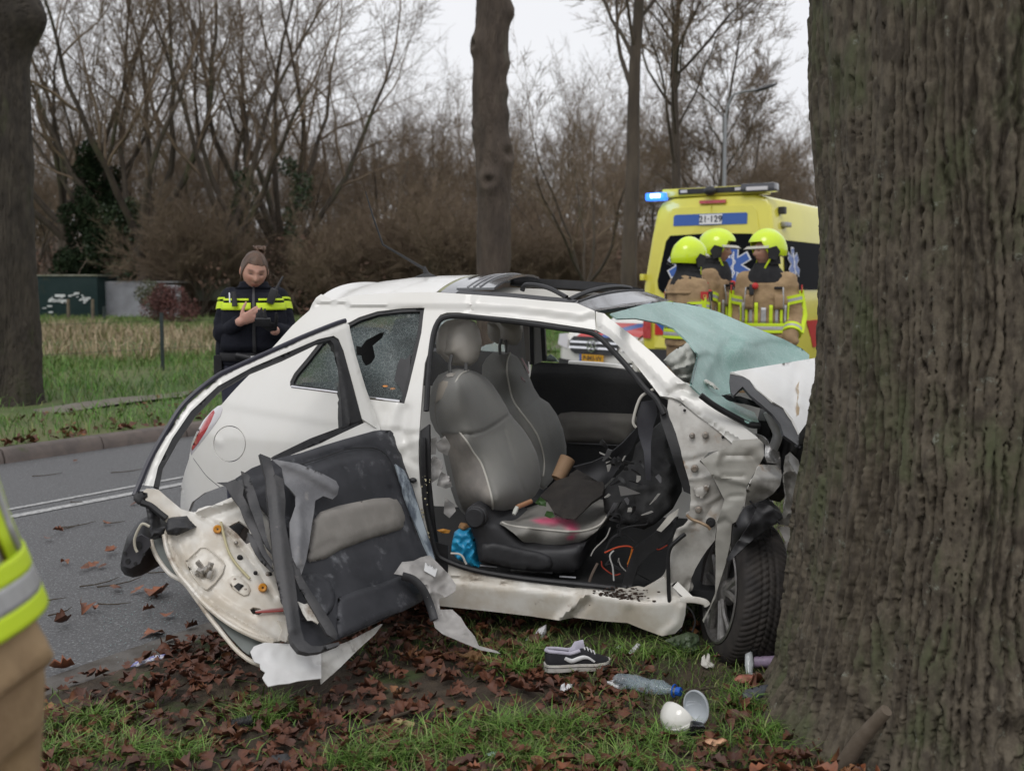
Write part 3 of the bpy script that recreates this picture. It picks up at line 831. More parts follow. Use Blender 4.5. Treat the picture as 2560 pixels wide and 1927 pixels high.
BRUSH = M('brushwood_bark', (.16, .122, .095), (.11, .083, .066), .6, .9, c3=(.21, .165, .125), s3=.4)
tag(mesh('brushwood', V, F, BRUSH), kind='stuff')
cs = [(X(px, y), y, z, rr) for px, y, z, rr in [(RNG.uniform(-200, 2800), RNG.uniform(47, 95), abs(RNG.normal(0, 1.7)) + .2, RNG.uniform(.6, 1.7)) for _ in range(420)]]
leaf_cloud('undergrowth', RUST, cs, 42000, .11, kind='stuff', squash=.8)
# wooded rise far behind
hx = np.linspace(-170, 230, 90); hy = np.array([98, 104, 112, 122, 135, 160.])
S_, T_ = np.meshgrid(hx, hy, indexing='ij'); Z = np.interp(T_, [98, 106, 116, 130, 160], [-.2, 2.0, 4.6, 6.2, 7]) * (1 + .14 * vnoise(np.stack([S_.ravel() * .06, T_.ravel() * .04, 0 * S_.ravel()], -1)).reshape(S_.shape))
n0, n1 = S_.shape; idx = np.arange(n0 * n1).reshape(n0, n1)
hill = mesh('hillside', np.stack([S_, T_, Z], -1).reshape(-1, 3), np.stack([idx[:-1, :-1], idx[1:, :-1], idx[1:, 1:], idx[:-1, 1:]], -1).reshape(-1, 4), M('wood_floor', (.17, .125, .10), (.11, .085, .07), .5, .95, c3=(.21, .16, .13), s3=1.2)); tag(hill, kind='structure')
nB = 9000; yy = RNG.uniform(98, 132, nB); pxs = RNG.uniform(-300, 2900, nB); xx = (pxs - 1280) / FPX * yy
z0 = np.interp(yy, [98, 106, 116, 130], [-.2, 1.8, 4.2, 6]); hh = RNG.uniform(2, 7, nB); lean = RNG.normal(0, .12, (nB, 2)) * hh[:, None]
P0 = np.stack([xx, yy, z0 - .5], -1); P1 = P0 + np.stack([lean[:, 0] * .3, lean[:, 1] * .3, hh * .55], -1); P2 = P0 + np.stack([lean[:, 0], lean[:, 1], hh], -1)
w0 = np.stack([RNG.uniform(.02, .09, nB), 0 * xx, 0 * xx], -1)
V = np.stack([P0 - w0, P0 + w0, P0 + [0, .1, 0], P1 - w0 * .7, P1 + w0 * .7, P1 + [0, .08, 0], P2], 1).reshape(-1, 3)
F = (np.array([[0, 1, 4], [0, 4, 3], [1, 2, 5], [1, 5, 4], [2, 0, 3], [2, 3, 5], [3, 4, 6], [4, 5, 6], [5, 3, 6]])[None] + (np.arange(nB) * 7)[:, None, None]).reshape(-1, 3)
tag(mesh('far_wood', V, F, BRUSH), kind='stuff')

# ------------------------------------------------------------------ near trunks with bark relief
def trunk_thing(name, label, axis_pts, radii, n, m, furrow, mat, freq=9.0, knots=(), z_lo=None):
    """axis_pts / radii from the foot upwards; furrowed bark built into the mesh."""
    A = np.array([tuple(p) for p in axis_pts]); tt = np.linspace(0, 1, len(A)); u = np.linspace(0, 1, m)
    C = np.stack([np.interp(u, tt, A[:, k]) for k in range(3)], -1); r = np.interp(u, tt, radii)
    for _ in range(12): r[1:-1] = (r[:-2] + 2 * r[1:-1] + r[2:]) / 4
    th = np.linspace(0, 1, n, endpoint=False); th = 2 * np.pi * th - .6 * np.sin(2 * np.pi * th) - np.pi / 2     # finer on the road side
    cth, sth = np.cos(th), np.sin(th)
    Hh = C[:, 2]
    q = np.stack([np.repeat(cth[None], m, 0), np.repeat(sth[None], m, 0), np.repeat(Hh[:, None], n, 1) / r.mean()], -1)
    tq = np.arctan2(q[..., 1], q[..., 0]); flat = lambda k: (q * np.array(k)).reshape(-1, 3)
    cc = tq / (2 * np.pi) * round(freq) + (1.5 * fbm(flat([2.0, 2.0, .55]), 2) + .62 * fbm(flat([8, 8, 2.2]), 2) + .20 * vnoise(flat([34, 34, 18])) + .10 * vnoise(flat([80, 80, 60]))).reshape(m, n)
    ci = np.floor(cc); fr = cc - ci; ii = ci.astype(np.int64)
    zz_ = Hh[:, None] / (r.mean() * .62) + _hash(ii, ii * 0 + 3, ii * 0 + 1) * 7 + .35 * fbm(flat([14, 14, 9]), 2).reshape(m, n)
    ri = np.floor(zz_).astype(np.int64); gz = zz_ - ri
    sm = lambda e, w: np.clip(e / w, 0, 1) ** .8
    fw = .20 + .30 * fbm(flat([6, 6, 1.6]), 2).reshape(m, n) + .12 * _hash(ii, ii * 0 + 5, ii * 0 + 2)
    crack = sm(np.minimum(fr, 1 - fr), np.clip(fw, .03, .44)); hcr = sm(np.minimum(gz, 1 - gz), .07)
    cell = _hash(ii, ri, ii * 0 + 9)
    plates = (crack * (.90 + .10 * hcr) + .28 * cell * crack + .10 * (fr - .5) * cell).ravel() + .13 * vnoise(flat([40, 40, 9])) + .07 * vnoise(flat([90, 90, 40]))
    rg = np.zeros(m * n) + .8
    big = fbm((q * [1.1, 1.1, .35]).reshape(-1, 3), 3) * .07
    rad = r[:, None] * (1 + big.reshape(m, n)) + furrow * (plates - rg).reshape(m, n)
    P = C[:, None] + np.stack([cth[None] * rad, sth[None] * rad, 0 * rad], -1)
    for (kz, kth, kr, kh) in knots:                     # swellings and healed branch scars
        d2 = (((th[None] - kth + np.pi) % (2 * np.pi) - np.pi) * r[:, None]) ** 2 + (Hh[:, None] - kz) ** 2
        e = np.exp(-d2 / kr ** 2) - 1.35 * np.exp(-d2 / (kr * .45) ** 2) * (kh > 0) * .9
        P[..., 0] += cth[None] * e * abs(kh); P[..., 1] += sth[None] * e * abs(kh)
    idx = np.arange(m * n).reshape(m, n); j = np.roll(idx, -1, 1)
    F = np.stack([idx[:-1], j[:-1], j[1:], idx[1:]], -1).reshape(-1, 4)
    base = Vector((C[0][0], C[0][1], C[0][2]))
    e = empty(name, base, label, 'tree'); mesh('trunk', P.reshape(-1, 3), F, mat, e)
    return e
BIGBARK = M('mossy_bark', (.120, .100, .072), (.048, .038, .027), 26, .92, bump=.004, bscale=70, c3=(.076, .082, .042), s3=6, t3=(.47, .68), stretch=(1, 1, .5), detail=8)
t_ = BIGBARK.node_tree; b_ = t_.nodes['Principled BSDF']
lk = b_.inputs['Base Color'].links[0].from_socket
n_ = t_.nodes.new('ShaderNodeTexNoise'); n_.inputs['Scale'].default_value = 16; n_.inputs['Detail'].default_value = 8; n_.inputs['Roughness'].default_value = .75
tc_ = t_.nodes.new('ShaderNodeTexCoord'); t_.links.new(tc_.outputs['Object'], n_.inputs['Vector'])
r_ = t_.nodes.new('ShaderNodeMapRange'); r_.inputs['From Min'].default_value = .60; r_.inputs['From Max'].default_value = .70; t_.links.new(n_.outputs['Fac'], r_.inputs['Value'])
x_ = t_.nodes.new('ShaderNodeMix'); x_.data_type = 'RGBA'; x_.inputs['B'].default_value = (.21, .22, .18, 1)
t_.links.new(lk, x_.inputs['A']); t_.links.new(r_.outputs[0], x_.inputs['Factor']); t_.links.new(x_.outputs['Result'], b_.inputs['Base Color'])
BARKL = M('dark_verge_bark', (.056, .046, .034), (.032, .026, .02), 9, .92, bump=.004, bscale=40, c3=(.062, .07, .03), s3=2.5, t3=(.55, .75), stretch=(1, 1, .4))
# the big trunk in front of the car: left edge traced, foot flared
TY = 3.62
zs = [-.05, .05, .18, .35, .6, .9, 1.2, 1.6, 2.0, 2.6, 3.2]
def left_edge(z): return float(np.interp(z, [-.05, .0, .1, .2, .35, .6, .9, 1.2, 1.6, 2.4, 3.2], [.69, .78, .872, .908, .928, .958, .982, .985, .99, .975, .965]))
cxx = 1.56
trunk_thing('roadside_tree', 'massive rough mossy tree trunk the wrecked car has hit', [(cxx, TY, z) for z in zs], [cxx - left_edge(z) for z in zs], 600, 480, .030, BIGBARK, 118, knots=((.95, 4.1, .10, -.03), (1.1, 5.0, .14, -.04), (.25, 4.45, .12, .05)))
# left trunk by the far kerb
ty = 13.2; zs = [0, .15, .5, 1.2, 2.5, 3.5, 4.2, 4.6, 4.9, 5.4]
trunk_thing('verge_tree', 'dark mossy tree trunk on the grass strip behind the kerb', [(X(22, ty), ty, z) for z in zs], [.42, .37, .345, .335, .325, .33, .35, .40, .42, .40], 150, 240, .018, BARKL, 60, knots=((4.55, -.2, .3, -.22),))
# pollarded trunk behind the car
ty = 15.9; KF = ty / 10.6; zs = [.05] + [1.48 + (z - 1.48) * KF for z in (.3, .9, 1.5, 2.2, 2.6, 2.95, 3.3, 3.9, 4.6)]; xs = [X(p, ty) for p in (1231, 1231, 1231, 1233, 1235, 1236, 1230, 1224, 1232, 1236)]
trunk_thing('pollarded_tree', 'knotted pollarded trunk rising straight behind the car roof', [(x, ty, z) for x, z in zip(xs, zs)], [r * KF for r in (.19, .165, .155, .155, .16, .165, .155, .15, .15, .145)], 150, 280, .012, M('grey_bark', (.088, .067, .051), (.055, .042, .033), 5, .9, bump=.004, bscale=60, c3=(.11, .115, .085), s3=2, t3=(.55, .75), stretch=(1, 1, .3)), 44, knots=[(1.48 + (z - 1.48) * KF, t, a * KF, b * KF * (.55 if b < 0 else 1)) for z, t, a, b in ((2.46, 4.45, .10, .07), (2.72, 5.6, .12, .06), (4.02, 6.1, .09, -.1), (3.55, 6.1, .08, -.06), (3.3, 6.15, .08, -.07), (3.1, 6.1, .08, -.05), (3.72, 3.5, .09, .07), (2.95, 3.3, .09, .04))])


# ------------------------------------------------------------------ far sheds, fence, lamp
e = empty('container', (X(165, 46), 46, 0), 'dark green steel container with white lettering at the field edge', 'container')
x0, x1 = X(20, 46), X(247, 46)
z1 = 1.48 + (717 - 690) / FPX * 46
GRN = M('container_green', (.009, .024, .024), (.014, .03, .03), 1.5, .6, spec=.2, c3=(.028, .034, .025), s3=1)
MB().box(((x0 + x1) / 2, 47.2, z1 / 2), (x1 - x0, 2.4, z1), bev=.04).build('body', GRN, e)
MB().box(((x0 + x1) / 2, 47.2, z1 + .03), (x1 - x0 + .1, 2.5, .06), bev=.02).build('roof', M('pale_mossy_roof', (.3, .3, .25), (.15, .15, .1), 2, .9), e)
b = MB()
rr = random.Random(2)
for k in range(34):
    px, py = rr.choice(((146, 741, 22, 6), (150, 752, 40, 5), (212, 752, 18, 5), (137, 771, 20, 6), (190, 740, 30, 10), (120, 795, 30, 10)))[:2]
    px += rr.gauss(0, 11); py += rr.gauss(0, 4); p = at_y(px, py, 45.97); b.box(p, (rr.uniform(.04, .22), .02, rr.uniform(.03, .09)))
b.box(at_y(150, 739, 45.96), (.42, .02, .10)); 
for i in range(8): b.box(at_y(128 + i * 5.2, 752, 45.96), (.05, .02, rr.uniform(.08, .13)))
tag(b.build('faded_lettering', M('faded_white', (.6, .62, .62), rough=.8), e, smooth=False), kind='stuff')
e = empty('corrugated_shed', (X(345, 47), 47, 0), 'white corrugated metal shed wall behind bushes', 'shed')
x0, x1 = X(246, 47), X(450, 47); za, zb = 1.48 + (717 - 702) / FPX * 47, 1.48 + (717 - 713) / FPX * 47
b = MB(); nr = 22
for i in range(nr):
    za_, zb_ = i / nr, (i + 1) / nr
    ring = []
    for fx in (0, 1):
        top = za if fx == 0 else zb
        xx = x0 + (x1 - x0) * fx
        ring.append([(xx, 47, za_ * top), (xx, 46.88, (za_ + .35 / nr) * top), (xx, 47, zb_ * top), (xx, 47.3, zb_ * top), (xx, 47.3, za_ * top)])
    b.loft(ring)
b.build('wall', M('corrugated_white', (.62, .63, .66), (.5, .5, .53), 2, .5), e, smooth=False)
MB().box(((x0 + x1) / 2, 48.3, (za + zb) / 2 + .05), (x1 - x0, 2.8, .05)).build('roof', M('shed_roof', (.25, .25, .26), rough=.7), e)
MB().box((X(530, 50), 50.4, 1.35), (1.5, .8, .95), bev=.03).build('concrete_tank', M('pale_concrete', (.34, .34, .29), (.2, .22, .15), 3, .9), None); tag(bpy.data.objects['concrete_tank'], 'pale mossy concrete tank half hidden behind the officer', 'tank')
POST = M('post_green', (.018, .028, .028), rough=.6); WOOD = M('post_wood', (.16, .13, .09), (.1, .08, .06), 6, .9)
fp = at_z(407, 917, .2); fence = empty('wire_fence', fp, 'low wire fence with a dark green metal post along the field', 'fence')
dirf = Vector((.60, .80, 0))
def post(p, h, m, w=.05):
    b = MB(); b.box((p.x, p.y, p.z + h / 2 - .1), (w, w, h + .2), bev=.006); b.box((p.x, p.y, p.z + h + .006), (w * 1.15, w * 1.15, .012)); return b.build('post', m, fence)
P0 = Vector((fp.x, fp.y, fp.z)); prow = [P0 + dirf * (k * 4.2) for k in range(-2, 5)]
for p in prow: post(Vector((p.x, p.y, .2)), .86, POST)
for h in (.30, .74):
    b = MB(); b.tube([Vector((p.x, p.y - .03, .2 + h - .02 * (i % 2))) for i, p in enumerate(prow)], .0028, 4); b.build('wire', M('wire_dark', (.03, .035, .03), rough=.6), fence)
f2 = empty('field_fence', (X(200, 43), 43, 0), 'weathered wooden posts of a fence in front of the container', 'fence')
for px, tp in ((169, 748), (230, 748), (259, 766)):
    p = at_y(px, tp, 43); b = MB(); b.tube([(p.x, 43, -.1), (p.x + .02, 43, p.z)], [.07, .06], 8); b.build('post', WOOD if px < 250 else POST, f2)
L0 = Vector((X(1804, 34), 34, 0)); e = empty('street_lamp', L0, 'grey street lamp with a long curved arm above the ambulance', 'street lamp')
zt = 1.48 + (717 - 248) / FPX * 34
hd = at_y(1895, 224, 33.6)
LM = M('lamp_grey', (.34, .35, .36), rough=.45, metal=.6)
MB().tube([L0 + Vector((0, 0, -.2)), L0 + Vector((0, 0, 3.5)), L0 + Vector((0, 0, zt - .6))], [.08, .06, .05], 10).build('pole', LM, e)
MB().tube([tuple(p) for p in smooth_line([tuple(L0 + Vector((0, 0, zt - .7))), tuple(L0 + Vector((.15, -.1, zt - .1))), tuple((L0 + Vector((0, 0, zt))).lerp(hd, .5)), tuple(hd)], 5)], .035, 8).build('arm', LM, e)
MB().ell(hd + Vector((.24, 0, .06)), (.36, .13, .06), Matrix.Rotation(-.30, 3, 'Y')).build('lamp_head', M('lamp_dark', (.07, .07, .075), rough=.4), e)
# ------------------------------------------------------------------ the wrecked car
CY = R(14)
CO = Vector((-.275, 4.52, 0)); CF = Vector((math.cos(CY), -math.sin(CY), 0)); CN = Vector((math.sin(CY), math.cos(CY), 0))
CW = 1.63
def cw(u, v, w): return CO + CF * u + CN * v + Vector((0, 0, w))
def uvw(p): q = p - CO; return q.dot(CF), q.dot(CN), q.z
def skin_inset(u, w):
    a = .07 * max(0, (.75 - w) / .55) ** 1.5 + .27 * max(0, (w - .82) / .58) ** 1.35
    t = min(max((-u - .62) / .88, 0), .985)
    return a + .62 * (1 - math.sqrt(1 - t * t))
def SK(px, py):
    """The near flank of the car: belly, tumblehome, rounded tail."""
    d = ray(px, py); v = .05
    for _ in range(14):
        p = EYE + d * ((CO + CN * v - EYE).dot(CN) / d.dot(CN)); u, _, w = uvw(p)
        v += .6 * (skin_inset(u, w) - v)
    return p
def VPL(v): return on_plane(CO + CN * v, CN)
def inset_poly(P, d):
    n = len(P); A = sum(P[i][0] * P[(i + 1) % n][1] - P[(i + 1) % n][0] * P[i][1] for i in range(n)); s = 1 if A > 0 else -1; out = []
    for i in range(n):
        a, b, c = (np.array(P[(i + k) % n]) for k in (-1, 0, 1))
        e1 = (b - a) / (np.linalg.norm(b - a) + 1e-9); e2 = (c - b) / (np.linalg.norm(c - b) + 1e-9)
        m = np.array([-e1[1] - e2[1], e1[0] + e2[0]]); m /= np.linalg.norm(m) + 1e-9
        k = 1 / max(.5, m @ np.array([-e1[1], e1[0]])); out.append(tuple(b + m * d * s * k))
    return out
def ellipse(c, rx, ry, n=28, rot=0):
    return [(c[0] + math.cos(t) * rx * math.cos(rot) - math.sin(t) * ry * math.sin(rot), c[1] + math.cos(t) * rx * math.sin(rot) + math.sin(t) * ry * math.cos(rot)) for t in (2 * math.pi * i / n for i in range(n))]

INNER = M('bare_inner_metal', (.56, .545, .51), (.39, .37, .335), 7, .42, .6, bump=.002, bscale=18, c3=(.32, .20, .11), s3=8, t3=(.58, .74))
DIRTW = M('dirty_white_paint', (.73, .71, .66), (.55, .49, .40), 4, .32, .5, coat=.2, c3=(.20, .14, .09), s3=9, t3=(.55, .74), bump=.0012, bscale=25)
TRIMG = M('door_card_plastic', (.027, .028, .033), (.045, .046, .053), 7, .5, .62, bump=.0006, bscale=350, c3=(.21, .215, .23), s3=11, t3=(.56, .78))
TORN = M('torn_plastic', (.05, .05, .053), (.085, .083, .085), 9, .5, .7, bump=.002, bscale=60, c3=(.22, .20, .19), s3=14, t3=(.62, .8))
FABRIC = M('grey_beige_fabric', (.30, .28, .255), (.23, .215, .195), 6, .8, bump=.0008, bscale=500, c3=(.17, .14, .12), s3=12, t3=(.64, .8))
SEATD = M('seat_fabric_dark', (.19, .188, .175), (.22, .215, .198), 4, .8, bump=.0008, bscale=420, c3=(.21, .20, .185), s3=5, t3=(.6, .8), sheen=.2)
SEATL = M('seat_fabric_light', (.30, .275, .245), (.20, .185, .17), 5, .8, bump=.0008, bscale=420, c3=(.30, .29, .27), s3=7, t3=(.58, .75))
PIPING = M('pale_piping', (.52, .50, .45), rough=.6)
VINYL = M('headrest_vinyl', (.43, .40, .36), (.38, .355, .32), 4, .42, bump=.0004, bscale=300)
DARK = M('dark_interior', (.013, .013, .014), (.02, .02, .02), 6, .75, bump=.002, bscale=60)
BROWNK = M('black_felt', (.020, .017, .015), (.032, .027, .023), 14, .85, bump=.004, bscale=110)
FILM = M('grey_film', (.50, .48, .46), (.40, .385, .37), 10, .38, alpha=.72, bump=.002, bscale=40)
SPLIT = M('split_edge_metal', (.34, .34, .34), (.2, .19, .18), 12, .4, metal=.7, bump=.004, bscale=50)

def craze(name, c, c2, alo, ahi, cell=150, scale=3.0, rough=.28, strength=.55):
    """Crazed safety glass: milky, faintly green, broken into crumbs."""
    m = bpy.data.materials.new(name); m.use_nodes = True; t = m.node_tree; b = t.nodes['Principled BSDF']
    tc = t.nodes.new('ShaderNodeTexCoord')
    n = t.nodes.new('ShaderNodeTexNoise'); n.inputs['Scale'].default_value = scale; n.inputs['Detail'].default_value = 4
    v = t.nodes.new('ShaderNodeTexVoronoi'); v.feature = 'DISTANCE_TO_EDGE'; v.inputs['Scale'].default_value = cell
    for q in (n, v): t.links.new(tc.outputs['Object'], q.inputs['Vector'])
    mr = t.nodes.new('ShaderNodeMapRange'); mr.inputs['From Min'].default_value, mr.inputs['From Max'].default_value = 0, .07
    mr.inputs['To Min'].default_value, mr.inputs['To Max'].default_value = 1, 0; t.links.new(v.outputs['Distance'], mr.inputs['Value'])
    mx = t.nodes.new('ShaderNodeMix'); mx.data_type = 'RGBA'; mx.inputs['A'].default_value = (*c, 1); mx.inputs['B'].default_value = (*c2, 1); t.links.new(n.outputs['Fac'], mx.inputs['Factor'])
    m2 = t.nodes.new('ShaderNodeMix'); m2.data_type = 'RGBA'; m2.inputs['B'].default_value = (.86, .93, .91, 1); t.links.new(mx.outputs['Result'], m2.inputs['A'])
    ma = t.nodes.new('ShaderNodeMath'); ma.operation = 'MULTIPLY'; ma.inputs[1].default_value = strength * .7; t.links.new(mr.outputs[0], ma.inputs[0]); t.links.new(ma.outputs[0], m2.inputs['Factor'])
    t.links.new(m2.outputs['Result'], b.inputs['Base Color'])
    al = t.nodes.new('ShaderNodeMapRange'); al.inputs['From Min'].default_value, al.inputs['From Max'].default_value = .35, .65
    al.inputs['To Min'].default_value, al.inputs['To Max'].default_value = alo, ahi; t.links.new(n.outputs['Fac'], al.inputs['Value'])
    ad = t.nodes.new('ShaderNodeMath'); ad.operation = 'MULTIPLY_ADD'; ad.use_clamp = True; ad.inputs[1].default_value = .25; t.links.new(mr.outputs[0], ad.inputs[0]); t.links.new(al.outputs[0], ad.inputs[2]); t.links.new(ad.outputs[0], b.inputs['Alpha'])
    v2 = t.nodes.new('ShaderNodeTexVoronoi'); v2.feature = 'DISTANCE_TO_EDGE'; v2.inputs['Scale'].default_value = cell / 5; t.links.new(tc.outputs['Object'], v2.inputs['Vector'])
    r2_ = t.nodes.new('ShaderNodeMapRange'); r2_.inputs['From Max'].default_value = .05; r2_.inputs['To Min'].default_value, r2_.inputs['To Max'].default_value = strength, 0; t.links.new(v2.outputs['Distance'], r2_.inputs['Value'])
    mxx = t.nodes.new('ShaderNodeMath'); mxx.operation = 'MAXIMUM'; t.links.new(ma.outputs[0], mxx.inputs[0]); t.links.new(r2_.outputs[0], mxx.inputs[1]); t.links.new(mxx.outputs[0], m2.inputs['Factor'])
    bp = t.nodes.new('ShaderNodeBump'); bp.inputs['Distance'].default_value = .0015; t.links.new(mr.outputs[0], bp.inputs['Height']); t.links.new(bp.outputs[0], b.inputs['Normal'])
    b.inputs['Roughness'].default_value = rough; b.inputs['Specular IOR Level'].default_value = .5
    return m
GLASSW = craze('crazed_windscreen', (.23, .455, .405), (.40, .61, .555), .76, .96, 110, 4, strength=.3)
GLASSQ = craze('crazed_side_glass', (.035, .047, .05), (.115, .155, .155), .35, .9, 300, 5, strength=.35)
GLASSR = craze('crazed_rear_glass', (.60, .72, .71), (.48, .60, .60), .75, .95, 90, 5)

car = empty('wrecked_car', CO, 'white small hatchback smashed into the big tree with its door torn open', 'car')

# --- flank: quarter panel, pillars and roof rail in one pressing
ditch = T('G', (130, 185), (205, 222), (300, 197), (450, 183), (600, 177), (830, 173), (1060, 188), (1300, 205), (1500, 225), (1700, 240), (1810, 288))
op_top = T('d', (1484, 500), (1350, 478), (1200, 455), (1000, 425), (700, 392), (450, 368), (300, 350), (200, 350), (140, 370), (100, 420), (75, 500), (58, 640))
op_left = T('a', (2150, 440), (2132, 620), (2115, 850), (2100, 1050), (2095, 1200), (2100, 1350), (2110, 1500)) + T('c', (1570, 560), (1590, 760), (1630, 960), (1690, 1130))
arch = [(1000, 1425), (860, 1425), (803, 1400), (790, 1340), (750, 1270), (690, 1225), (620, 1208), (563, 1213), (511, 1232), (480, 1255), (466, 1290), (462, 1340)]
tail = [(452, 1335)] + T('a', (38, 1659), (45, 1500), (75, 1380), (112, 1270), (122, 1200), (135, 1130), (175, 1040), (240, 932), (320, 845), (395, 798), (480, 700), (560, 615), (640, 535), (810, 335), (900, 235), (1000, 122), (1090, 40), (1138, 0)) + T('G', (58, 285), (76, 242), (100, 206))
flank = ditch + op_top + op_left + arch + tail
win = T('a', (2138, 20), (2120, 180), (2070, 400), (2000, 690), (1972, 790), (1940, 785), (1660, 752), (1380, 703), (1010, 655), (985, 635), (985, 600), (1020, 530), (1130, 400), (1240, 260), (1380, 130)) + T('A', (1480, 372), (1540, 340), (1650, 305), (1800, 288), (1930, 284))
cap = ellipse(T('a', (463, 1138))[0], 133 / 3.456, 150 / 3.456, 40)
shoulder = T('a', (385, 805), (700, 865), (1000, 915), (1290, 965), (1600, 990))
dl = [ridge(T('a', (1905, 800), (1850, 920), (1835, 1060), (1880, 1200)), 14, .012), ridge(T('a', (1790, 860), (1740, 1000)), 16, -.012), ridge(T('a', (1990, 850), (1960, 1020), (2010, 1200)), 14, -.016),
      ridge(T('c', (1400, 190), (1540, 130)), 7, .008), ridge(T('c', (1390, 270), (1545, 350)), 8, -.008),
      step_line(shoulder, 8, .009), step_line(T('d', (-300, 292), (0, 300), (380, 305), (700, 320), (1000, 350), (1200, 378), (1350, 400), (1470, 372)), 3, .016), ridge(T('d', (410, 190), (405, 345)), 4, -.010), ridge(T('d', (435, 195), (430, 300)), 4, .006)]
body = panel('body_side', WHITE, car, flank, SK, [win, inset_poly(cap, -2.2)], 9, .012, dl, 0.0015, 3.0)
panel('fuel_cap', WHITE, car, cap, off(SK, .0005), (), 9, .01, [ridge(T('a', (335, 1105), (372, 1130)), 9, .012)])
ribbon_px('panel_gap', BLACKP, car, T('a', (150, 1262), (200, 1330), (270, 1420), (380, 1512)), off(SK, -.0008), .0016)
ring = inset_poly(win, 9)
panel('window_trim', RUBBER, car, inset_poly(win, -1), off(SK, .004), [ring], 9, .02)
ribbon_px('chrome_strip', CHROME, car, T('a', (1000, 643), (1380, 692), (1660, 738), (1935, 770)), off(SK, .008), .0065)
hole = T('a', (1555, 290), (1600, 300), (1640, 245), (1760, 180), (1800, 170), (1780, 225), (1700, 290), (1712, 340), (1720, 390), (1690, 440), (1640, 465), (1610, 420), (1600, 375), (1560, 372))
panel('quarter_window', GLASSQ, car, inset_poly(win, 7), off(SK, -.012), [hole], 14, .004, dent=.006, dscale=9)
panel('rear_side_trim', DARK, car, T('a', (1560, 520), (1640, 420), (1790, 330), (1900, 60), (2110, 40), (2080, 400), (2000, 700), (1960, 790), (1020, 660), (1100, 610), (1400, 600)), VPL(1.25), (), 16, .02)
MB().box(at_y(*T('a', (1640, 370))[0], 5.25), (.22, .12, .26), Matrix.Rotation(-CY, 3, 'Z'), .05).build('rear_headrest', DARK, car)
panel('torn_tint_film', BLACKP, car, T('a', (2030, 360), (1985, 410), (1940, 395), (1915, 450), (1885, 590), (1930, 650), (1965, 720), (2010, 600)), off(SK, -.002), (), 12, .001)
LENS = M('lamp_lens', (.62, .60, .62), rough=.08, spec=.6, coat=.5); REDL = M('red_lens', (.42, .03, .04), (.50, .08, .08), 30, .12, coat=.6); AMB = M('amber_reflection_glow', (.8, .3, .03), rough=.2, emit=(1, .35, .03), estr=1.6)
tl_ = puff('tail_light', LENS, car, T('a', (393, 803), (402, 840), (382, 900), (330, 980), (260, 1072), (190, 1162), (131, 1236), (121, 1200), (131, 1140), (176, 1040), (240, 930), (312, 850), (360, 812)), off(SK, .012), CN * .02, .010, 18, 7)
puff('red_lens', REDL, tl_, T('a', (322, 848), (334, 868), (302, 950), (252, 1040), (192, 1130), (138, 1198), (134, 1172), (180, 1062), (240, 952), (290, 880)), off(SK, .017), CN * .01, .006, 10, 6)
for q in ((1350, 632), (1765, 650), (1830, 672)):  # amber reflections in the side glass, made as small glowing beads
    MB().ell(SK(*T('a', q)[0]) + CN * .06, (.012, .006, .004), n=10, m=6).build('amber_glint', AMB, car)

# --- roof
dp = [uvw(SK(*p)) for p in T('G', (130, 200), (205, 222), (300, 197), (450, 183), (600, 177), (830, 173), (1060, 188), (1300, 205), (1500, 225), (1700, 240), (1810, 288))]
du = np.array([d_[0] for d_ in dp]); dv = np.array([d_[1] for d_ in dp]); dw = np.array([d_[2] for d_ in dp])
o_ = np.argsort(du); du, dv, dw = du[o_], dv[o_], dw[o_]
def uG(x): return uvw(SK(*T('G', (x, 180 if x < 1100 else 200)) [0]))[0]
CROWN = .045
def RF(u, s, up=0):
    """Roof point: u along the car, s from the near rail (0) to the far rail (1)."""
    v0 = float(np.interp(u, du, dv)); w0 = float(np.interp(u, du, dw))
    bow = .10 * (1 - (2 * s - 1) ** 2) * np.clip((u - .4) / .6, 0, 1) - .10 * (1 - (2 * s - 1) ** 2) * np.clip((-u - .45) / .4, 0, 1)
    bow = bow * .6 + .2 * s * np.clip((u - .1) / .47, 0, 1)
    return cw(u + bow, v0 + (CW - 2 * v0) * s, w0 + .06 * s * np.clip((u + 1.2) / .8, 0, 1) * (1 - .85 * np.clip((u - .38) / .3, 0, 1)) + CROWN * (1 - .85 * np.clip((u - .40) / .16, 0, 1)) * (1 - abs(2 * s - 1) ** 2.2) + up)
def roof_piece(name, mat, u0, u1, s0, s1, up=0, th=.014, nu=24, ns=20, f=None):
    g = [[RF(u0 + (u1 - u0) * i / nu, s0 + (s1 - s0) * j / ns, up + (f(i / nu, j / ns) if f else 0)) for j in range(ns + 1)] for i in range(nu + 1)]
    b = MB()
    V = [p for r_ in g for p in r_]; n = ns + 1
    V2 = [p - Vector((0, 0, th)) for p in V]; m = len(V)
    F = [(i * n + j, (i + 1) * n + j, (i + 1) * n + j + 1, i * n + j + 1) for i in range(nu) for j in range(ns)]
    F2 = [tuple(m + k for k in q[::-1]) for q in F]
    E = [(i * n, (i + 1) * n, m + (i + 1) * n, m + i * n) for i in range(nu)] + [((i + 1) * n + ns, i * n + ns, m + i * n + ns, m + (i + 1) * n + ns) for i in range(nu)] + [(j + 1, j, m + j, m + j + 1) for j in range(ns)] + [(nu * n + j, nu * n + j + 1, m + nu * n + j + 1, m + nu * n + j) for j in range(ns)]
    b.add(V + V2, F + F2 + E)
    return b.build(name, mat, car)
uR, uA, uB, uC, uD, uE = du[0], uG(835), uG(960), uG(1110), uG(1680), du[-1] + .02
ROOFG = M('roof_glass', (.045, .048, .055), rough=.10, coat=.8, spec=.6)
roof_piece('roof', WHITE, uR, uA, 0, 1)
GREENST = M('algae_strip', (.30, .30, .16), (.2, .2, .12), 8, .6)
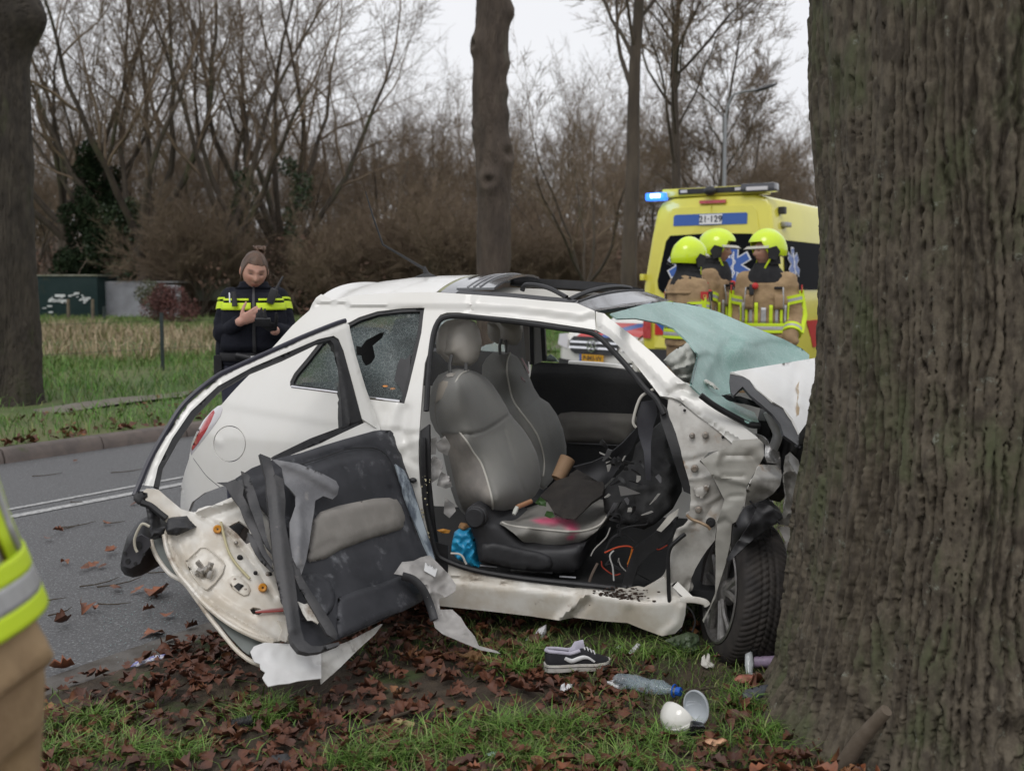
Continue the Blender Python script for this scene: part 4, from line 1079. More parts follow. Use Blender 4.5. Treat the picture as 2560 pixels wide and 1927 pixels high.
roof_piece('roof_seam', GREENST, uA, uA + .02, .03, .97, -.002)
roof_piece('roof_frame', ROOFG, uA + .02, uB + .02, .0, 1, .001)
roof_piece('roof_front_glass', ROOFG, uD, uE, 0, 1, .001)
roof_piece('sunroof_side_rail', BLACKP, uB, uD, -.005, .05, .004, .02)
roof_piece('sunroof_side_rail', BLACKP, uB, uD, .94, 1.0, .012, .04)
pn = roof_piece('sunroof_panel', M('sunroof_glass', (.13, .135, .145), (.16, .165, .175), 4, .14, coat=.7), uB - .02, uC + .04, .07, .92, .006, .010, 14, 26, f=lambda i, j: .012 * i)
for k in (.25, .5, .75):
    b = MB(); b.tube([RF(uB + (uC - uB) * k, .08 + .82 * j / 12, .008 + .012 * k) for j in range(13)], .004, 6); b.build('rib', M('rib_grey', (.3, .3, .31), rough=.4), pn)
roof_piece('sunblind', M('sunblind_fabric', (.50, .485, .44), (.44, .42, .38), 4, .8), uC - .05, uD - .12, .10, .90, -.05, .01)
b = MB(); b.tube([RF(uD - .03, .04 + .88 * j / 14, .002) for j in range(15)], .011, 8); b.tube([RF(uD + .015, .03 + .90 * j / 14, .002) for j in range(15)], .005, 6); b.build('wind_deflector', RUBBER, car)
b = MB(); b.tube([tuple(p) for p in smooth_line([tuple(RF(uD - .30, .28, -.03)), tuple(RF(uD - .28, .27, .0)), tuple(RF(uD - .18, .22, .004)), tuple(RF(uD - .08, .16, -.02))], 5)], .011, 8); b.build('sunroof_arm', BLACKP, car)
b = MB()
fin = RF(uG(560), .5, -.01)
b.tube([fin + CF * -.06, fin + CF * .0 + Vector((0, 0, .012)), fin + CF * .06 + Vector((0, 0, .0))], [.012, .022, .006], 8)
b.tube([fin + Vector((0, 0, .01)), fin + CF * -.02 + Vector((0, 0, .06))], [.016, .008], 8)
ap = [fin + CF * -.02 + Vector((0, 0, .05)), at_y(*T('J', (1925, 1230))[0], fin.y), at_y(*T('J', (1875, 1090))[0], fin.y), at_y(*T('J', (1838, 965))[0], fin.y)]
b.tube(ap, [.007, .0055, .004, .0028], 6); b.build('aerial', RUBBER, car)

# --- windscreen pillar, hinge pillar, sill
ap_out = T('d', (1484, 340)) + T('E', (40, 125), (100, 180), (300, 330), (500, 500), (700, 700), (830, 800), (930, 870), (1100, 1000), (1300, 1150), (1455, 1268), (1475, 1300), (1380, 1335), (1228, 1330))
ap_in = T('E', (1100, 1215), (900, 1065), (735, 930), (662, 900)) + T('d', (2040, 1070), (1960, 965), (1850, 828), (1720, 678), (1600, 563), (1484, 500))
edge = T('E', (-60, 185), (0, 250), (150, 370), (350, 560), (520, 730), (640, 860), (720, 915))
panel('windscreen_pillar', WHITE, car, ap_out + ap_in, off(SK, .004), (), 8, .02, [step_line(edge, 3, .012), ridge(T('d', (1500, 330), (1480, 420), (1500, 500)), 5, -.012), ridge(T('d', (1440, 350), (1470, 390), (1400, 380)), 5, .010), ridge(T('E', (640, 870), (760, 820), (900, 880)), 8, -.014), ridge(T('E', (700, 760), (770, 770)), 7, .012)], .0012, 7, lines=[edge[1:-1]])
hp_l = T('E', (640, 882)) + T('f', (590, 95), (612, 190), (690, 380), (750, 600), (770, 700), (830, 900), (855, 1000), (862, 1150), (845, 1290), (800, 1315), (830, 1380), (780, 1440), (700, 1480), (668, 1560), (655, 1659)) + T('F', (510, 810), (490, 900), (470, 1000), (440, 1080), (385, 1140))
hp_r = T('F', (590, 1330), (600, 1250), (622, 1160), (632, 1100), (662, 1030), (702, 960), (742, 900), (800, 830)) + T('f', (1140, 1600), (1155, 1480), (1205, 1330), (1260, 1130), (1210, 1040), (1140, 900), (1070, 780), (990, 690), (1070, 600), (1240, 570), (1330, 560), (1345, 450), (1100, 300), (900, 150), (700, 15))
hd_ = [ridge(T('f', (770, 710), (900, 690), (1040, 640)), 6, -.008), ridge(T('f', (840, 910), (1000, 890), (1130, 860)), 6, .008), ridge(T('f', (880, 1220), (1050, 1180), (1230, 1090)), 6, .007), ridge(T('f', (1230, 1120), (1100, 1230), (1000, 1380), (880, 1440)), 7, -.012), ridge(T('f', (690, 1490), (800, 1440), (880, 1400)), 6, .014), step_line(T('f', (760, 170), (790, 400), (770, 600), (790, 720), (860, 920)), 4, .008), ridge(T('F', (640, 740), (560, 760), (520, 830)), 7, .012), ridge(T('F', (620, 1120), (560, 1200), (500, 1260)), 8, -.016), ridge(T('F', (470, 1000), (520, 1150), (560, 1300)), 8, .012)]
panel('hinge_pillar', INNER, car, hp_l + hp_r, off(SK, -.016), (), 6, .02, hd_, .004, 9, crump=(.0025, 8))
s_top = T('D', (250, 800), (330, 850), (420, 890), (600, 938), (900, 983), (1200, 1020), (1450, 1030), (1560, 1040), (1640, 1028)) + T('F', (300, 1180), (370, 1142), (440, 1095))
s_bot = T('F', (600, 1250), (592, 1350), (570, 1430), (520, 1480), (430, 1497), (300, 1450), (190, 1405)) + T('D', (1400, 1250), (1200, 1225), (1100, 1245), (900, 1215), (600, 1180), (320, 1150), (240, 1140))
sc = T('D', (240, 950), (390, 975), (800, 1012), (1240, 1062), (1310, 1050), (1500, 1080), (1700, 1112), (1880, 1102))
panel('sill', DIRTW, car, s_top + s_bot, off(SK, .004), (), 8, .03, [step_line(sc[::-1], 7, .032), ridge(T('D', (330, 930), (800, 985), (1250, 1035)), 4, .010), ridge(T('D', (1090, 1245), (1190, 1160), (1280, 1070)), 9, .028), ridge(T('D', (1170, 1240), (1300, 1120)), 10, -.02), ridge(T('D', (1600, 1280), (1590, 1180)), 10, -.012), ridge(T('F', (430, 1495), (540, 1400), (560, 1300)), 9, .015)], .004, 7, lines=[sc[1:-1]])
for q, r_ in (((790, 118), .006), ((1232, 425), .006), ((1330, 660), .004)): MB().ell(off(SK, .004)(*T('f', q)[0]), (r_, .004, r_), n=10, m=6).build('bolt_hole', DARK, car)
BOLT = M('dull_bolt', (.36, .34, .31), (.25, .2, .16), 30, .45, metal=.6)
for q, r_ in (((875, 410), .011), ((1030, 405), .013), ((905, 790), .015), ((950, 1265), .014), ((1090, 1412), .019), ((1035, 1015), .014)):
    p = off(SK, .012)(*T('f', q)[0]); b = MB(); b.lathe([(0, .012), (r_ * .6, .012), (r_ * .65, .004), (r_, .002), (r_, -.012)], p, Vector(-CN).to_track_quat('Z', 'Y').to_matrix(), 12); b.build('bolt', BOLT if q[1] < 1400 else DARK, car)
puff('hinge_bracket', INNER, car, T('f', (895, 1020), (1075, 980), (1070, 1050), (1020, 1090), (1005, 1120), (980, 1135), (905, 1095)), off(SK, .018), CN * .02, .004, 8, 6)
ribbon_px('check_strap', M('rusty_strap', (.45, .33, .22), (.3, .2, .12), 20, .5, metal=.4), car, T('f', (815, 1320), (860, 1365), (960, 1405), (1050, 1450), (1085, 1490)), off(SK, .03), .006)
ribbon_px('wiring_loom', RUBBER, car, T('F', (590, 790), (540, 830), (490, 880), (472, 950), (475, 1080), (478, 1200), (490, 1320), (520, 1400), (560, 1460)), off(SK, .022), .0085)
ribbon_px('bracket_arm', DIRTW, car, T('F', (560, 1250), (640, 1245), (720, 1260), (745, 1285)), off(SK, .03), .014, flat=.6)
fend = T('f', (975, 690), (1010, 672), (1130, 600), (1235, 565), (1330, 520), (1345, 462), (1640, 445), (1700, 475), (1706, 640), (1650, 745), (1520, 965), (1500, 1000), (1505, 1045), (1470, 1200), (1420, 1330), (1380, 1400), (1335, 1425), (1322, 1600)) + T('F', (905, 850), (870, 1000), (822, 1150), (800, 1230), (752, 1330), (718, 1405), (710, 1385), (760, 1300), (798, 1200), (803, 1050), (800, 850), (815, 700)) + T('f', (1250, 1150), (1180, 1010), (1100, 860))
fd = [ridge(T('f', (1240, 650), (1560, 650)), 5, -.010), ridge(T('f', (1240, 668), (1560, 668)), 4, .005), ridge(T('f', (1230, 872), (1470, 872)), 5, -.010), ridge(T('f', (1310, 1112), (1460, 1100)), 5, -.009), step_line(T('f', (1180, 900), (1330, 940), (1500, 985)), 4, .02), ridge(T('f', (1180, 640), (1140, 760), (1190, 900)), 10, .012), step_line(T('f', (1180, 1390), (1260, 1350), (1340, 1420)), 4, .014), ridge(T('f', (1560, 640), (1640, 760)), 14, -.018)]
panel('crumpled_fender_inner', M('bent_primer_metal', (.45, .44, .40), (.36, .345, .31), 4, .38, bump=.0015, bscale=20, c3=(.30, .21, .13), s3=8, t3=(.66, .8)), car, fend, off(SK, .03), (), 6, .004, fd, .004, 6, seed=4, crump=(.006, 7))
ribbon_px('torn_edge', SPLIT, car, T('f', (975, 690), (1060, 770), (1130, 880), (1190, 1010), (1255, 1140)), off(SK, .036), .007)
tp = tps([(*T('f', (1650, 745))[0], 4.14), (*T('f', (1900, 820))[0], 4.22), (*T('f', (1530, 1210))[0], 4.1), (*T('f', (1800, 1080))[0], 4.12), (*T('f', (1600, 950))[0], 4.02)])
panel('crumpled_rail', INNER, car, T('f', (1650, 740), (1850, 748), (1900, 800), (1912, 870), (1890, 980), (1810, 1080), (1700, 1150), (1530, 1212), (1480, 1232), (1508, 1040), (1560, 920)), tp, (), 8, .006, [ridge(T('f', (1560, 880), (1900, 890)), 6, .014), ridge(T('f', (1650, 1060), (1780, 1100)), 9, -.02), ridge(T('f', (1600, 800), (1880, 800)), 6, -.01)], .008, 9, seed=8, crump=(.014, 9))
panel('torn_metal', SPLIT, car, T('f', (1600, 380), (1690, 420), (1740, 470), (1800, 560), (1880, 600), (1900, 700), (1895, 800), (1850, 730), (1740, 720), (1710, 640), (1720, 520), (1640, 440)), at_depth(4.12), (), 6, .006, (), .04, 22, seed=2)
panel('crushed_wing', INNER, car, T('f', (1950, 640), (2010, 600), (2100, 690), (2160, 900), (2160, 1450), (2000, 1450), (1870, 1430), (1930, 1280), (1960, 1100), (1940, 950), (1930, 760)), at_depth(4.28), (), 7, .006, [ridge(T('f', (1990, 700), (2060, 850), (2120, 930)), 9, .03), ridge(T('f', (2010, 900), (1980, 1120), (2080, 1250)), 14, -.04)], .02, 10, seed=5, crump=(.03, 8))
puff('wheel_arch_liner', BLACKP, car, T('f', (1640, 1185), (1700, 1168), (1800, 1210), (1880, 1285), (1922, 1360), (1850, 1425), (1700, 1490), (1560, 1610), (1450, 1700), (1320, 1750), (1340, 1500), (1420, 1340), (1500, 1225)), tps([(*T('f', (1640, 1185))[0], 4.12), (*T('f', (1922, 1360))[0], 4.2), (*T('f', (1320, 1750))[0], 4.16), (*T('f', (1600, 1500))[0], 4.04)]), CN * .06, .02, 30, 8, disp=[ridge(T('f', (1640, 1190), (1760, 1320), (1890, 1240)), 8, .02), ridge(T('f', (1760, 1330), (1500, 1600)), 9, -.02)])
for L_, d_ in ((((1080, 820), (1110, 850), (1150, 890), (1170, 940), (1165, 1010)), 4.16), (((1040, 560), (1090, 610), (1180, 660), (1250, 720)), 4.05), (((1180, 745), (1190, 820), (1215, 900), (1205, 960)), 4.2), (((600, 1290), (640, 1330), (660, 1400), (640, 1470)), 4.2)):
    ribbon_px('torn_wire', RUBBER, car, T('F', *L_), at_depth(d_), .0035, 6)
panel('torn_liner_flap', BLACKP, car, T('F', (1100, 575), (1180, 590), (1262, 660), (1225, 700), (1150, 760), (1060, 830), (960, 920), (890, 985), (880, 960), (950, 850), (1040, 720)), at_depth(4.02), (), 6, .006, (), .012, 9, seed=3, crump=(.02, 8))
panel('hanging_film', FILM, car, T('F', (1230, 735), (1370, 745), (1360, 800), (1300, 900), (1240, 960), (1210, 950), (1290, 850), (1260, 790)), at_depth(4.2), (), 8, .001, (), .03, 14)

# --- windscreen, bonnet
ws = tps([(*T('E', q)[0], d) for q, d in (((95, 125), 4.47), ((400, 40), 4.95), ((760, 30), 5.45), ((1300, 210), 5.5), ((1930, 500), 5.6), ((905, 500), 4.66), ((840, 790), 4.31), ((1200, 1040), 4.27), ((1460, 1130), 4.3), ((1200, 850), 4.75), ((1250, 350), 5.22), ((1600, 600), 5.3), ((1200, 660), 4.98), ((1100, 500), 4.95), ((1300, 420), 5.1))])
wsp = T('E', (95, 125), (250, 85), (400, 42), (600, 12), (760, 30), (960, 70), (1100, 112), (1350, 222), (1700, 362), (1870, 450), (1935, 505), (1935, 600), (1700, 640), (1420, 720), (1390, 790), (1240, 860), (1195, 868), (1130, 880), (1250, 960), (1430, 1040), (1472, 1130), (1380, 1132), (1200, 1042), (1040, 962), (930, 872), (840, 790), (840, 770), (870, 650), (905, 530), (905, 500), (800, 372), (680, 262), (550, 212), (330, 168), (160, 172))
wd = [step_line(T('E', (900, 510), (1000, 490), (1070, 520), (1130, 400), (1210, 350), (1300, 370), (1430, 420), (1560, 370), (1900, 420)), 6, .05), ridge(T('E', (660, 250), (905, 510)), 5, .01), ridge(T('E', (1070, 520), (1000, 640), (950, 760)), 14, .03)]
panel('windscreen', GLASSW, car, wsp, ws, (), 7, .006, wd, .012, 5, crump=(.008, 6))
ribbon_px('glass_edge', M('glass_edge_green', (.06, .12, .11), rough=.2), car, T('E', (160, 172), (330, 168), (550, 212), (680, 262), (800, 372), (905, 500), (905, 530), (870, 650), (842, 775)), off(ws, .004), .0045)
b = MB(); rr = random.Random(9)
for k in range(70):
    t = rr.random(); q = (200 + 700 * t + rr.gauss(0, 25), 95 - 75 * math.sin(min(t * 1.5, 1) * 1.6) + abs(rr.gauss(0, 22)) + (60 * max(0, t - .6)))
    p = off(ws, .004)(*T('E', q)[0]); s = rr.uniform(.004, .02); a = rr.uniform(-.6, .3)
    b.tube([p - Vector((s, s * .2, s * a)), p + Vector((0, 0, rr.uniform(-.003, .003))), p + Vector((s, s * .2, s * a))], [.0015, .003, .001], 4)
tag(b.build('sealant_shreds', RUBBER, car), kind='stuff')
hs = tps([(*T('E', q)[0], d) for q, d in (((1205, 665), 4.5), ((1935, 545), 5.15), ((1935, 850), 4.62), ((1845, 1230), 4.12), ((1600, 940), 4.22), ((1380, 740), 4.36))])
panel('bonnet', WHITE, car, T('E', (1205, 668), (1300, 650), (1600, 600), (1990, 536), (1990, 800), (1940, 1100), (1842, 1235), (1785, 1100), (1700, 1000), (1600, 940), (1450, 820), (1385, 740), (1320, 702), (1240, 672)), hs, (), 9, .012, [ridge(T('E', (1820, 640), (1800, 800), (1790, 1000)), 12, -.03), ridge(T('E', (1450, 640), (1560, 760), (1620, 900)), 14, .02), ridge(T('E', (1650, 610), (1700, 760)), 9, -.015), ridge(T('E', (1300, 690), (1500, 830), (1700, 985)), 9, -.015), ridge(T('E', (1860, 760), (1850, 950)), 8, .018)], .006, 6, crump=(.010, 5))
RUSTP = M('scraped_primer', (.50, .36, .20), (.62, .55, .44), 16, .6, ramp=(.4, .6)); 
panel('scraped_patch', RUSTP, car, T('E', (1870, 700), (1890, 720), (1850, 830), (1855, 900), (1840, 1060), (1815, 1080), (1822, 950), (1830, 870), (1815, 800)), off(hs, .004), (), 9, .002, (), .008, 20)
panel('bonnet_liner', BLACKP, car, T('E', (1205, 668), (1240, 674), (1320, 704), (1385, 745), (1450, 825), (1600, 945), (1700, 1005), (1785, 1105), (1845, 1240), (1835, 1345), (1700, 1250), (1670, 1150), (1600, 1060), (1500, 970), (1390, 880), (1320, 800), (1285, 830), (1235, 882), (1212, 860), (1196, 740)), off(hs, -.02), (), 9, .01, (), .02, 9)
panel('wiper_cowl', BLACKP, car, T('E', (1130, 878), (1300, 890), (1480, 950), (1600, 990), (1560, 1020), (1330, 960), (1180, 920)), at_depth(4.45), (), 9, .01, (), .03, 12)
ribbon_px('coolant_hose', M('pale_hose', (.42, .42, .41), rough=.45), car, T('E', (1555, 1030), (1590, 1110), (1635, 1210), (1640, 1270), (1615, 1340), (1590, 1390)), at_depth(4.3), .020, 10)
ribbon_px('black_hose', RUBBER, car, T('E', (1720, 1200), (1730, 1330), (1710, 1450), (1740, 1560)), at_depth(4.36), .022, 10)
ribbon_px('windscreen_seal', RUBBER, car, T('E', (930, 880), (1050, 970), (1200, 1058), (1380, 1150), (1480, 1160)), at_depth(4.24), .012)
b = MB(); rr = random.Random(4)
for k in range(26):
    p = at_y(*T('E', (rr.uniform(1480, 1960), rr.uniform(1180, 1700)))[0], rr.uniform(4.42, 4.7)); b.box(p, (rr.uniform(.06, .16), rr.uniform(.05, .12), rr.uniform(.05, .15)), Euler((rr.random(), rr.random(), rr.random())).to_matrix(), .012)
tag(b.build('crushed_engine', M('engine_metal', (.04, .04, .042), (.10, .10, .10), 9, .45, metal=.3), car), kind='stuff')
# body behind: bulkhead, floor, far flank, tail, so that the shell is closed
MB().box(cw(1.27, .86, .62), (.05, 1.35, .66), Matrix.Rotation(-CY, 3, 'Z')).build('bulkhead', DARK, car, smooth=False)
MB().box(cw(-.05, .83, .235), (2.7, 1.4, .05), Matrix.Rotation(-CY, 3, 'Z')).build('floor_pan', DARK, car, smooth=False)
def fpl(u, w): return cw(u, 1.56 - .9 * skin_inset(u, w) * .9, w)
b = MB(); NU = 40
for seg, (w0, w1) in enumerate(((.22, .62), (.62, .93))):
    us = np.linspace(-1.38, 1.3, NU); V = []; 
    for u in us:
        for w in np.linspace(w0, w1, 6): V.append(fpl(u, w) + CN * .04)
    F = [(i * 6 + j, (i + 1) * 6 + j, (i + 1) * 6 + j + 1, i * 6 + j + 1) for i in range(NU - 1) for j in range(5)]
    b.add(V, F)
b.build('far_side', WHITE, car)

# --- front wheel, turned hard over
wc = at_y(*T('F', (845, 1205))[0], 4.30); wc.z = .285
ax = Vector((-.985, -.12, .12)).normalized(); WM = ax.to_track_quat('Z', 'Y').to_matrix(); wl = wc - ax * .085
prof = [(.195, .088), (.21, .094), (.245, .095), (.272, .088), (.286, .070), (.291, .045), (.2925, .02), (.293, 0), (.2925, -.02), (.291, -.045), (.286, -.070), (.272, -.088), (.245, -.095), (.21, -.094), (.195, -.088)]
pr = smooth_line(prof, 4); NT = 300; V = []
for r_, z in pr:
    for k in range(NT):
        th = 2 * math.pi * k / NT; rr_ = r_
        if r_ > .268:
            ph = (th * 293 / 2 / math.pi / 4.2 + abs(z) * 26) % 1.0
            g_ = max(0, 1 - abs(ph - .5) / .17); g_ = min(1, g_ * 1.6)
            rr_ -= .007 * g_ * min(1, (r_ - .268) / .01)
            if abs(abs(z) - .028) < .003 or abs(z) < .0025: rr_ -= .006
        V.append(wl + WM @ Vector((rr_ * math.cos(th), rr_ * math.sin(th), z)))
m_ = len(pr)
whl = mesh('front_wheel', V, [(i * NT + k, i * NT + (k + 1) % NT, (i + 1) * NT + (k + 1) % NT, (i + 1) * NT + k) for i in range(m_ - 1) for k in range(NT)], M('tyre_rubber', (.022, .019, .018), (.04, .034, .03), 14, .75, bump=.0008, bscale=120), car)
ALLOY = M('dirty_alloy', (.36, .35, .34), (.18, .17, .16), 12, .35, .6, metal=.8)
b = MB(); b.lathe([(.200, .090), (.206, .098), (.198, .102), (.186, .094), (.178, .06), (.17, -.06), (.196, -.085), (.20, -.088)], wl, WM, 48); rim = b.build('rim', ALLOY, whl)
b = MB()
for k in range(5):
    for s in (-1, 1):
        a0 = 2 * math.pi * k / 5 + s * .09 + .3; a1 = 2 * math.pi * k / 5 + s * .26 + .3
        b.tube([wl + WM @ Vector((.04 * math.cos(a0), .04 * math.sin(a0), .085)), wl + WM @ Vector((.11 * math.cos((a0 + a1) / 2), .11 * math.sin((a0 + a1) / 2), .088)), wl + WM @ Vector((.188 * math.cos(a1), .188 * math.sin(a1), .084))], [.017, .014, .016], 6, flat=.7)
b.lathe([(0, .098), (.035, .096), (.05, .085), (.055, .05)], wl, WM, 20); b.build('spokes', ALLOY, whl)
MB().lathe([(0, .02), (.12, .02), (.12, -.01), (0, -.01)], wl, WM, 24).build('brake_disc', STEEL, whl)
rw = cw(-.83, .22, .29); b = MB(); RM = Vector(-CN).to_track_quat('Z', 'Y').to_matrix(); b.lathe(prof, rw, RM, 48); rwo = b.build('rear_wheel', RUBBER, car); MB().lathe([(0, .07), (.05, .08), (.17, .06), (.2, .09)], rw, RM, 30).build('rim', ALLOY, rwo)

# --- cabin
panel('far_door_panel', DARK, car, T('d', (935, 800), (1000, 778), (1300, 795), (1600, 820), (1930, 880), (2100, 1100), (2150, 1659), (1100, 1900), (900, 1659), (900, 1000)), VPL(1.40), (), 16, .03, [step_line(T('d', (900, 850), (1300, 852), (1900, 900)), 8, -.05)])
puff('door_armrest', M('armrest_grey', (.17, .16, .14), (.13, .12, .11), 5, .75, bump=.0006, bscale=300), car, T('d', (1150, 1245), (1180, 1218), (1280, 1205), (1800, 1222), (1860, 1260), (1800, 1470), (1740, 1500), (1230, 1470), (1200, 1400)), VPL(1.36), CN * .05, .03, 25, 10, disp=[step_line(T('d', (1150, 1262), (1800, 1278)), 4, -.012), ridge(T('d', (1220, 1350), (1500, 1340), (1680, 1390), (1740, 1460)), 6, .012)])
ribbon_px('trim_seam', BLACKP, car, T('d', (1230, 1480), (1500, 1490), (1760, 1505)), VPL(1.34), .006)
panel('window_pillar', RUBBER, car, T('d', (905, 455), (945, 465), (950, 800), (910, 800)), VPL(1.38), (), 10, .03)
panel('pillar_trim', M('pillar_trim_grey', (.40, .40, .38), (.34, .34, .33), 4, .6), car, T('d', (946, 465), (1008, 472), (1022, 770), (985, 785), (948, 800)), VPL(1.385), (), 10, .03)
panel('window_seal', RUBBER, car, T('d', (1005, 472), (1040, 478), (1055, 770), (1022, 772)), VPL(1.38), (), 10, .03)
panel('belt_strip', M('seatbelt_grey', (.26, .24, .22), (.2, .18, .17), 9, .8, c3=(.3, .05, .05), s3=8, t3=(.66, .72)), car, T('d', (858, 455), (905, 455), (915, 780), (880, 760)), VPL(1.34), (), 10, .01)
panel('glass_shard', GLASSR, car, T('d', (1052, 770), (1055, 735), (1090, 710), (1130, 735), (1165, 775)), VPL(1.42), (), 9, .004)
ribbon_px('far_belt_line', WHITE, car, T('d', (1250, 796), (1500, 808), (1800, 838)), VPL(1.50), .02)
TG = on_plane(CO + CF * -1.18, CF)
rwin = T('d', (105, 620), (120, 520), (150, 440), (200, 405), (500, 420), (760, 440), (770, 560), (700, 690), (500, 676), (210, 648))
panel('tailgate_trim', DARK, car, T('d', (-60, 300), (900, 330), (905, 1000), (600, 1300), (-60, 1300)), TG, [rwin], 16, .03)
panel('tailgate', WHITE, car, T('d', (-120, 280), (920, 310), (925, 1200), (600, 1500), (-120, 1500)), on_plane(CO + CF * -1.25, CF), [inset_poly(rwin, -6)], 20, .02)
panel('rear_window', GLASSR, car, T('d', (103, 622), (120, 520), (150, 440), (200, 402), (330, 410), (250, 470), (195, 560), (205, 610), (215, 650)), off(TG, .01), (), 9, .004, (), .01, 14)
panel('rear_window_shard', GLASSR, car, T('d', (495, 680), (500, 650), (540, 630), (600, 618), (640, 590), (690, 600), (705, 694)), off(TG, .01), (), 9, .004, (), .01, 14)
puff('rear_seat', DARK, car, T('d', (60, 690), (300, 660), (600, 700), (880, 740), (900, 1200), (60, 1300)), on_plane(CO + CF * -.72, CF), CF * -.2, .06, 50, 16)

def seat(name, base_poly, bd, back, bsurf, pip, head, hsurf, posts, hmat, backmat, side_split):
    st = puff(name, BLACKP, car, base_poly, at_depth(bd), CN * .40, .02, 30, 10) if base_poly else MB().box(cw(.28, 1.1, .34), (.5, .42, .2), Matrix.Rotation(-CY, 3, 'Z'), .03).build(name, BLACKP, car)
    bk = puff('backrest', backmat, st, back, bsurf, CN * .10 - CF * .06, .03, 26, 5, disp=side_split)
    ribbon_px('piping', PIPING, st, pip, off(bsurf, .004), .0042)
    hr = puff('headrest', hmat, st, head, hsurf, CN * .03 - CF * .07, .055, 46, 6)
    b = MB()
    for p0, p1, p2 in posts: b.tube([hsurf(*p0) + CN * .03, hsurf(*p1) + CN * .03, hsurf(*p2) + CN * .03], .0075, 8)
    b.build('headrest_post', M('post_grey', (.16, .16, .16), rough=.35, metal=.5), st)
    return st
pip1 = T('d', (385, 850), (320, 882), (280, 940), (256, 1020), (244, 1120), (250, 1200), (270, 1290), (310, 1385), (370, 1462), (430, 1560)) + T('e', (490, 400), (530, 500), (565, 620), (590, 730), (591, 820), (577, 888))
rt1 = T('d', (450, 862), (530, 902), (600, 980), (660, 1070), (712, 1160), (742, 1222), (800, 1290), (870, 1372), (930, 1470), (972, 1560)) + T('e', (985, 360), (1006, 470), (1010, 560), (1000, 620), (960, 690), (860, 780), (700, 880), (577, 900))
lf1 = T('e', (480, 880), (380, 870), (330, 800), (290, 680), (250, 520), (215, 350), (190, 200)) + T('d', (150, 1400), (106, 1300), (92, 1190), (100, 1100), (130, 980), (178, 905), (240, 878), (340, 845))
bs1 = tps([(*p, 4.66) for p in pip1[2::3]] + [(*p, 4.80) for p in lf1[3:-1:3]] + [(*p, 4.99) for p in rt1[1::4]] + [(*T('d', (385, 850))[0], 4.86)] + [(*T('d', q)[0], d) for q, d in (((480, 1100), 4.79), ((560, 1400), 4.80))] + [(*T('e', q)[0], d) for q, d in (((800, 500), 4.78), ((400, 500), 4.70))])
base1 = T('e', (360, 835), (380, 790), (440, 772), (510, 795), (545, 860), (580, 905), (645, 925), (705, 965), (780, 1035), (880, 1112), (1000, 1142), (1180, 1142), (1350, 1112), (1400, 1090), (1372, 1150), (1350, 1230), (1335, 1325), (1250, 1348), (1000, 1348), (750, 1322), (600, 1292), (480, 1262), (460, 1180), (450, 1100), (400, 960), (362, 890))
seam1 = T('d', (330, 1395), (420, 1398), (520, 1372), (620, 1315), (742, 1228))
st1 = seat('seat', base1, 4.50, [T('d', (385, 848))[0]] + rt1 + lf1, bs1, pip1, T('d', (310, 425), (380, 408), (440, 430), (480, 500), (500, 600), (490, 690), (460, 765), (410, 808), (355, 812), (300, 775), (255, 725), (222, 700), (216, 600), (230, 520), (262, 460)), on_plane(at_y(*T('d', (370, 600))[0], 4.82), Vector((.35, -1, .12))), [T('d', (222, 720), (205, 800), (208, 885)), T('d', (345, 790), (345, 820), (345, 870))], VINYL, SEATD, [ridge(seam1, 3, -.014), ridge(T('e', (690, 110), (760, 350), (860, 650)), 3.5, -.009), ridge(T('e', (400, 170), (540, 450), (620, 700)), 4, -.009), step_line(seam1, 10, .012)])
st1['label'] = 'near grey front seat with pink spray on its cushion'
tri_ = [pip1[0]] + lf1[::-1] + pip1[::-1]
panel('side_bolster', SEATL, st1, lf1[::-1] + pip1[::-1], off(bs1, .004), (), 8, .004, [lambda q: -.02 * np.clip(1 - dist_line(lf1, q) / 14, 0, 1) ** 2], .004, 9)
puff('airbag_tag', M('tag_beige', (.36, .32, .27), rough=.7), st1, T('d', (130, 960), (160, 940), (215, 945), (220, 985), (190, 1060), (130, 1110), (98, 1130), (112, 1030)), off(bs1, .012), CN * .01, .004, 8, 7)
puff('headrest_cap', VINYL, st1, T('d', (190, 885), (220, 872), (262, 880), (250, 902), (200, 908)), off(bs1, .02), CN * .02, .006, 6, 5)
kb = at_y(*T('e', (447, 872))[0], 4.475); b = MB(); b.lathe([(0, .02), (.036, .02), (.040, .016), (.041, .004), (.046, .002), (.048, -.02)], kb, Vector(-CN).to_track_quat('Z', 'Y').to_matrix(), 36); b.build('recliner_knob', BLACKP, st1)
puff('seat_base_panel', BLACKP, st1, T('e', (500, 1110), (600, 1095), (700, 1110), (850, 1150), (1000, 1180), (1090, 1215), (1112, 1270), (1090, 1320), (1000, 1335), (760, 1310), (560, 1265), (500, 1240)), at_depth(4.488), CN * .01, .008, 10, 8)
cush_o = T('e', (590, 895), (700, 868), (760, 848), (900, 800), (1050, 760), (1300, 755), (1500, 775), (1590, 828), (1585, 870), (1500, 985), (1400, 1065), (1300, 1112), (1180, 1133), (1040, 1137), (930, 1122), (850, 1082), (780, 1015), (700, 955))
cpip = T('e', (675, 918), (750, 945), (900, 965), (1100, 985), (1250, 996), (1400, 985), (1520, 938), (1580, 862))
cs_ = tps([(*p, 4.52) for p in cpip[::2]] + [(*T('e', q)[0], d) for q, d in (((760, 848), 4.82), ((1050, 760), 4.95), ((1500, 775), 4.85), ((1590, 828), 4.62), ((930, 1122), 4.58), ((1300, 1112), 4.58), ((590, 895), 4.62))])
cu = puff('cushion', attr_mat('cushion_fabric', .8, .0008, 420), st1, cush_o, cs_, CN * .30 + Vector((0, 0, -.03)), .025, 26, 6)
vv = np.array([tuple(ROOT[cu] + v.co) for v in cu.data.vertices])
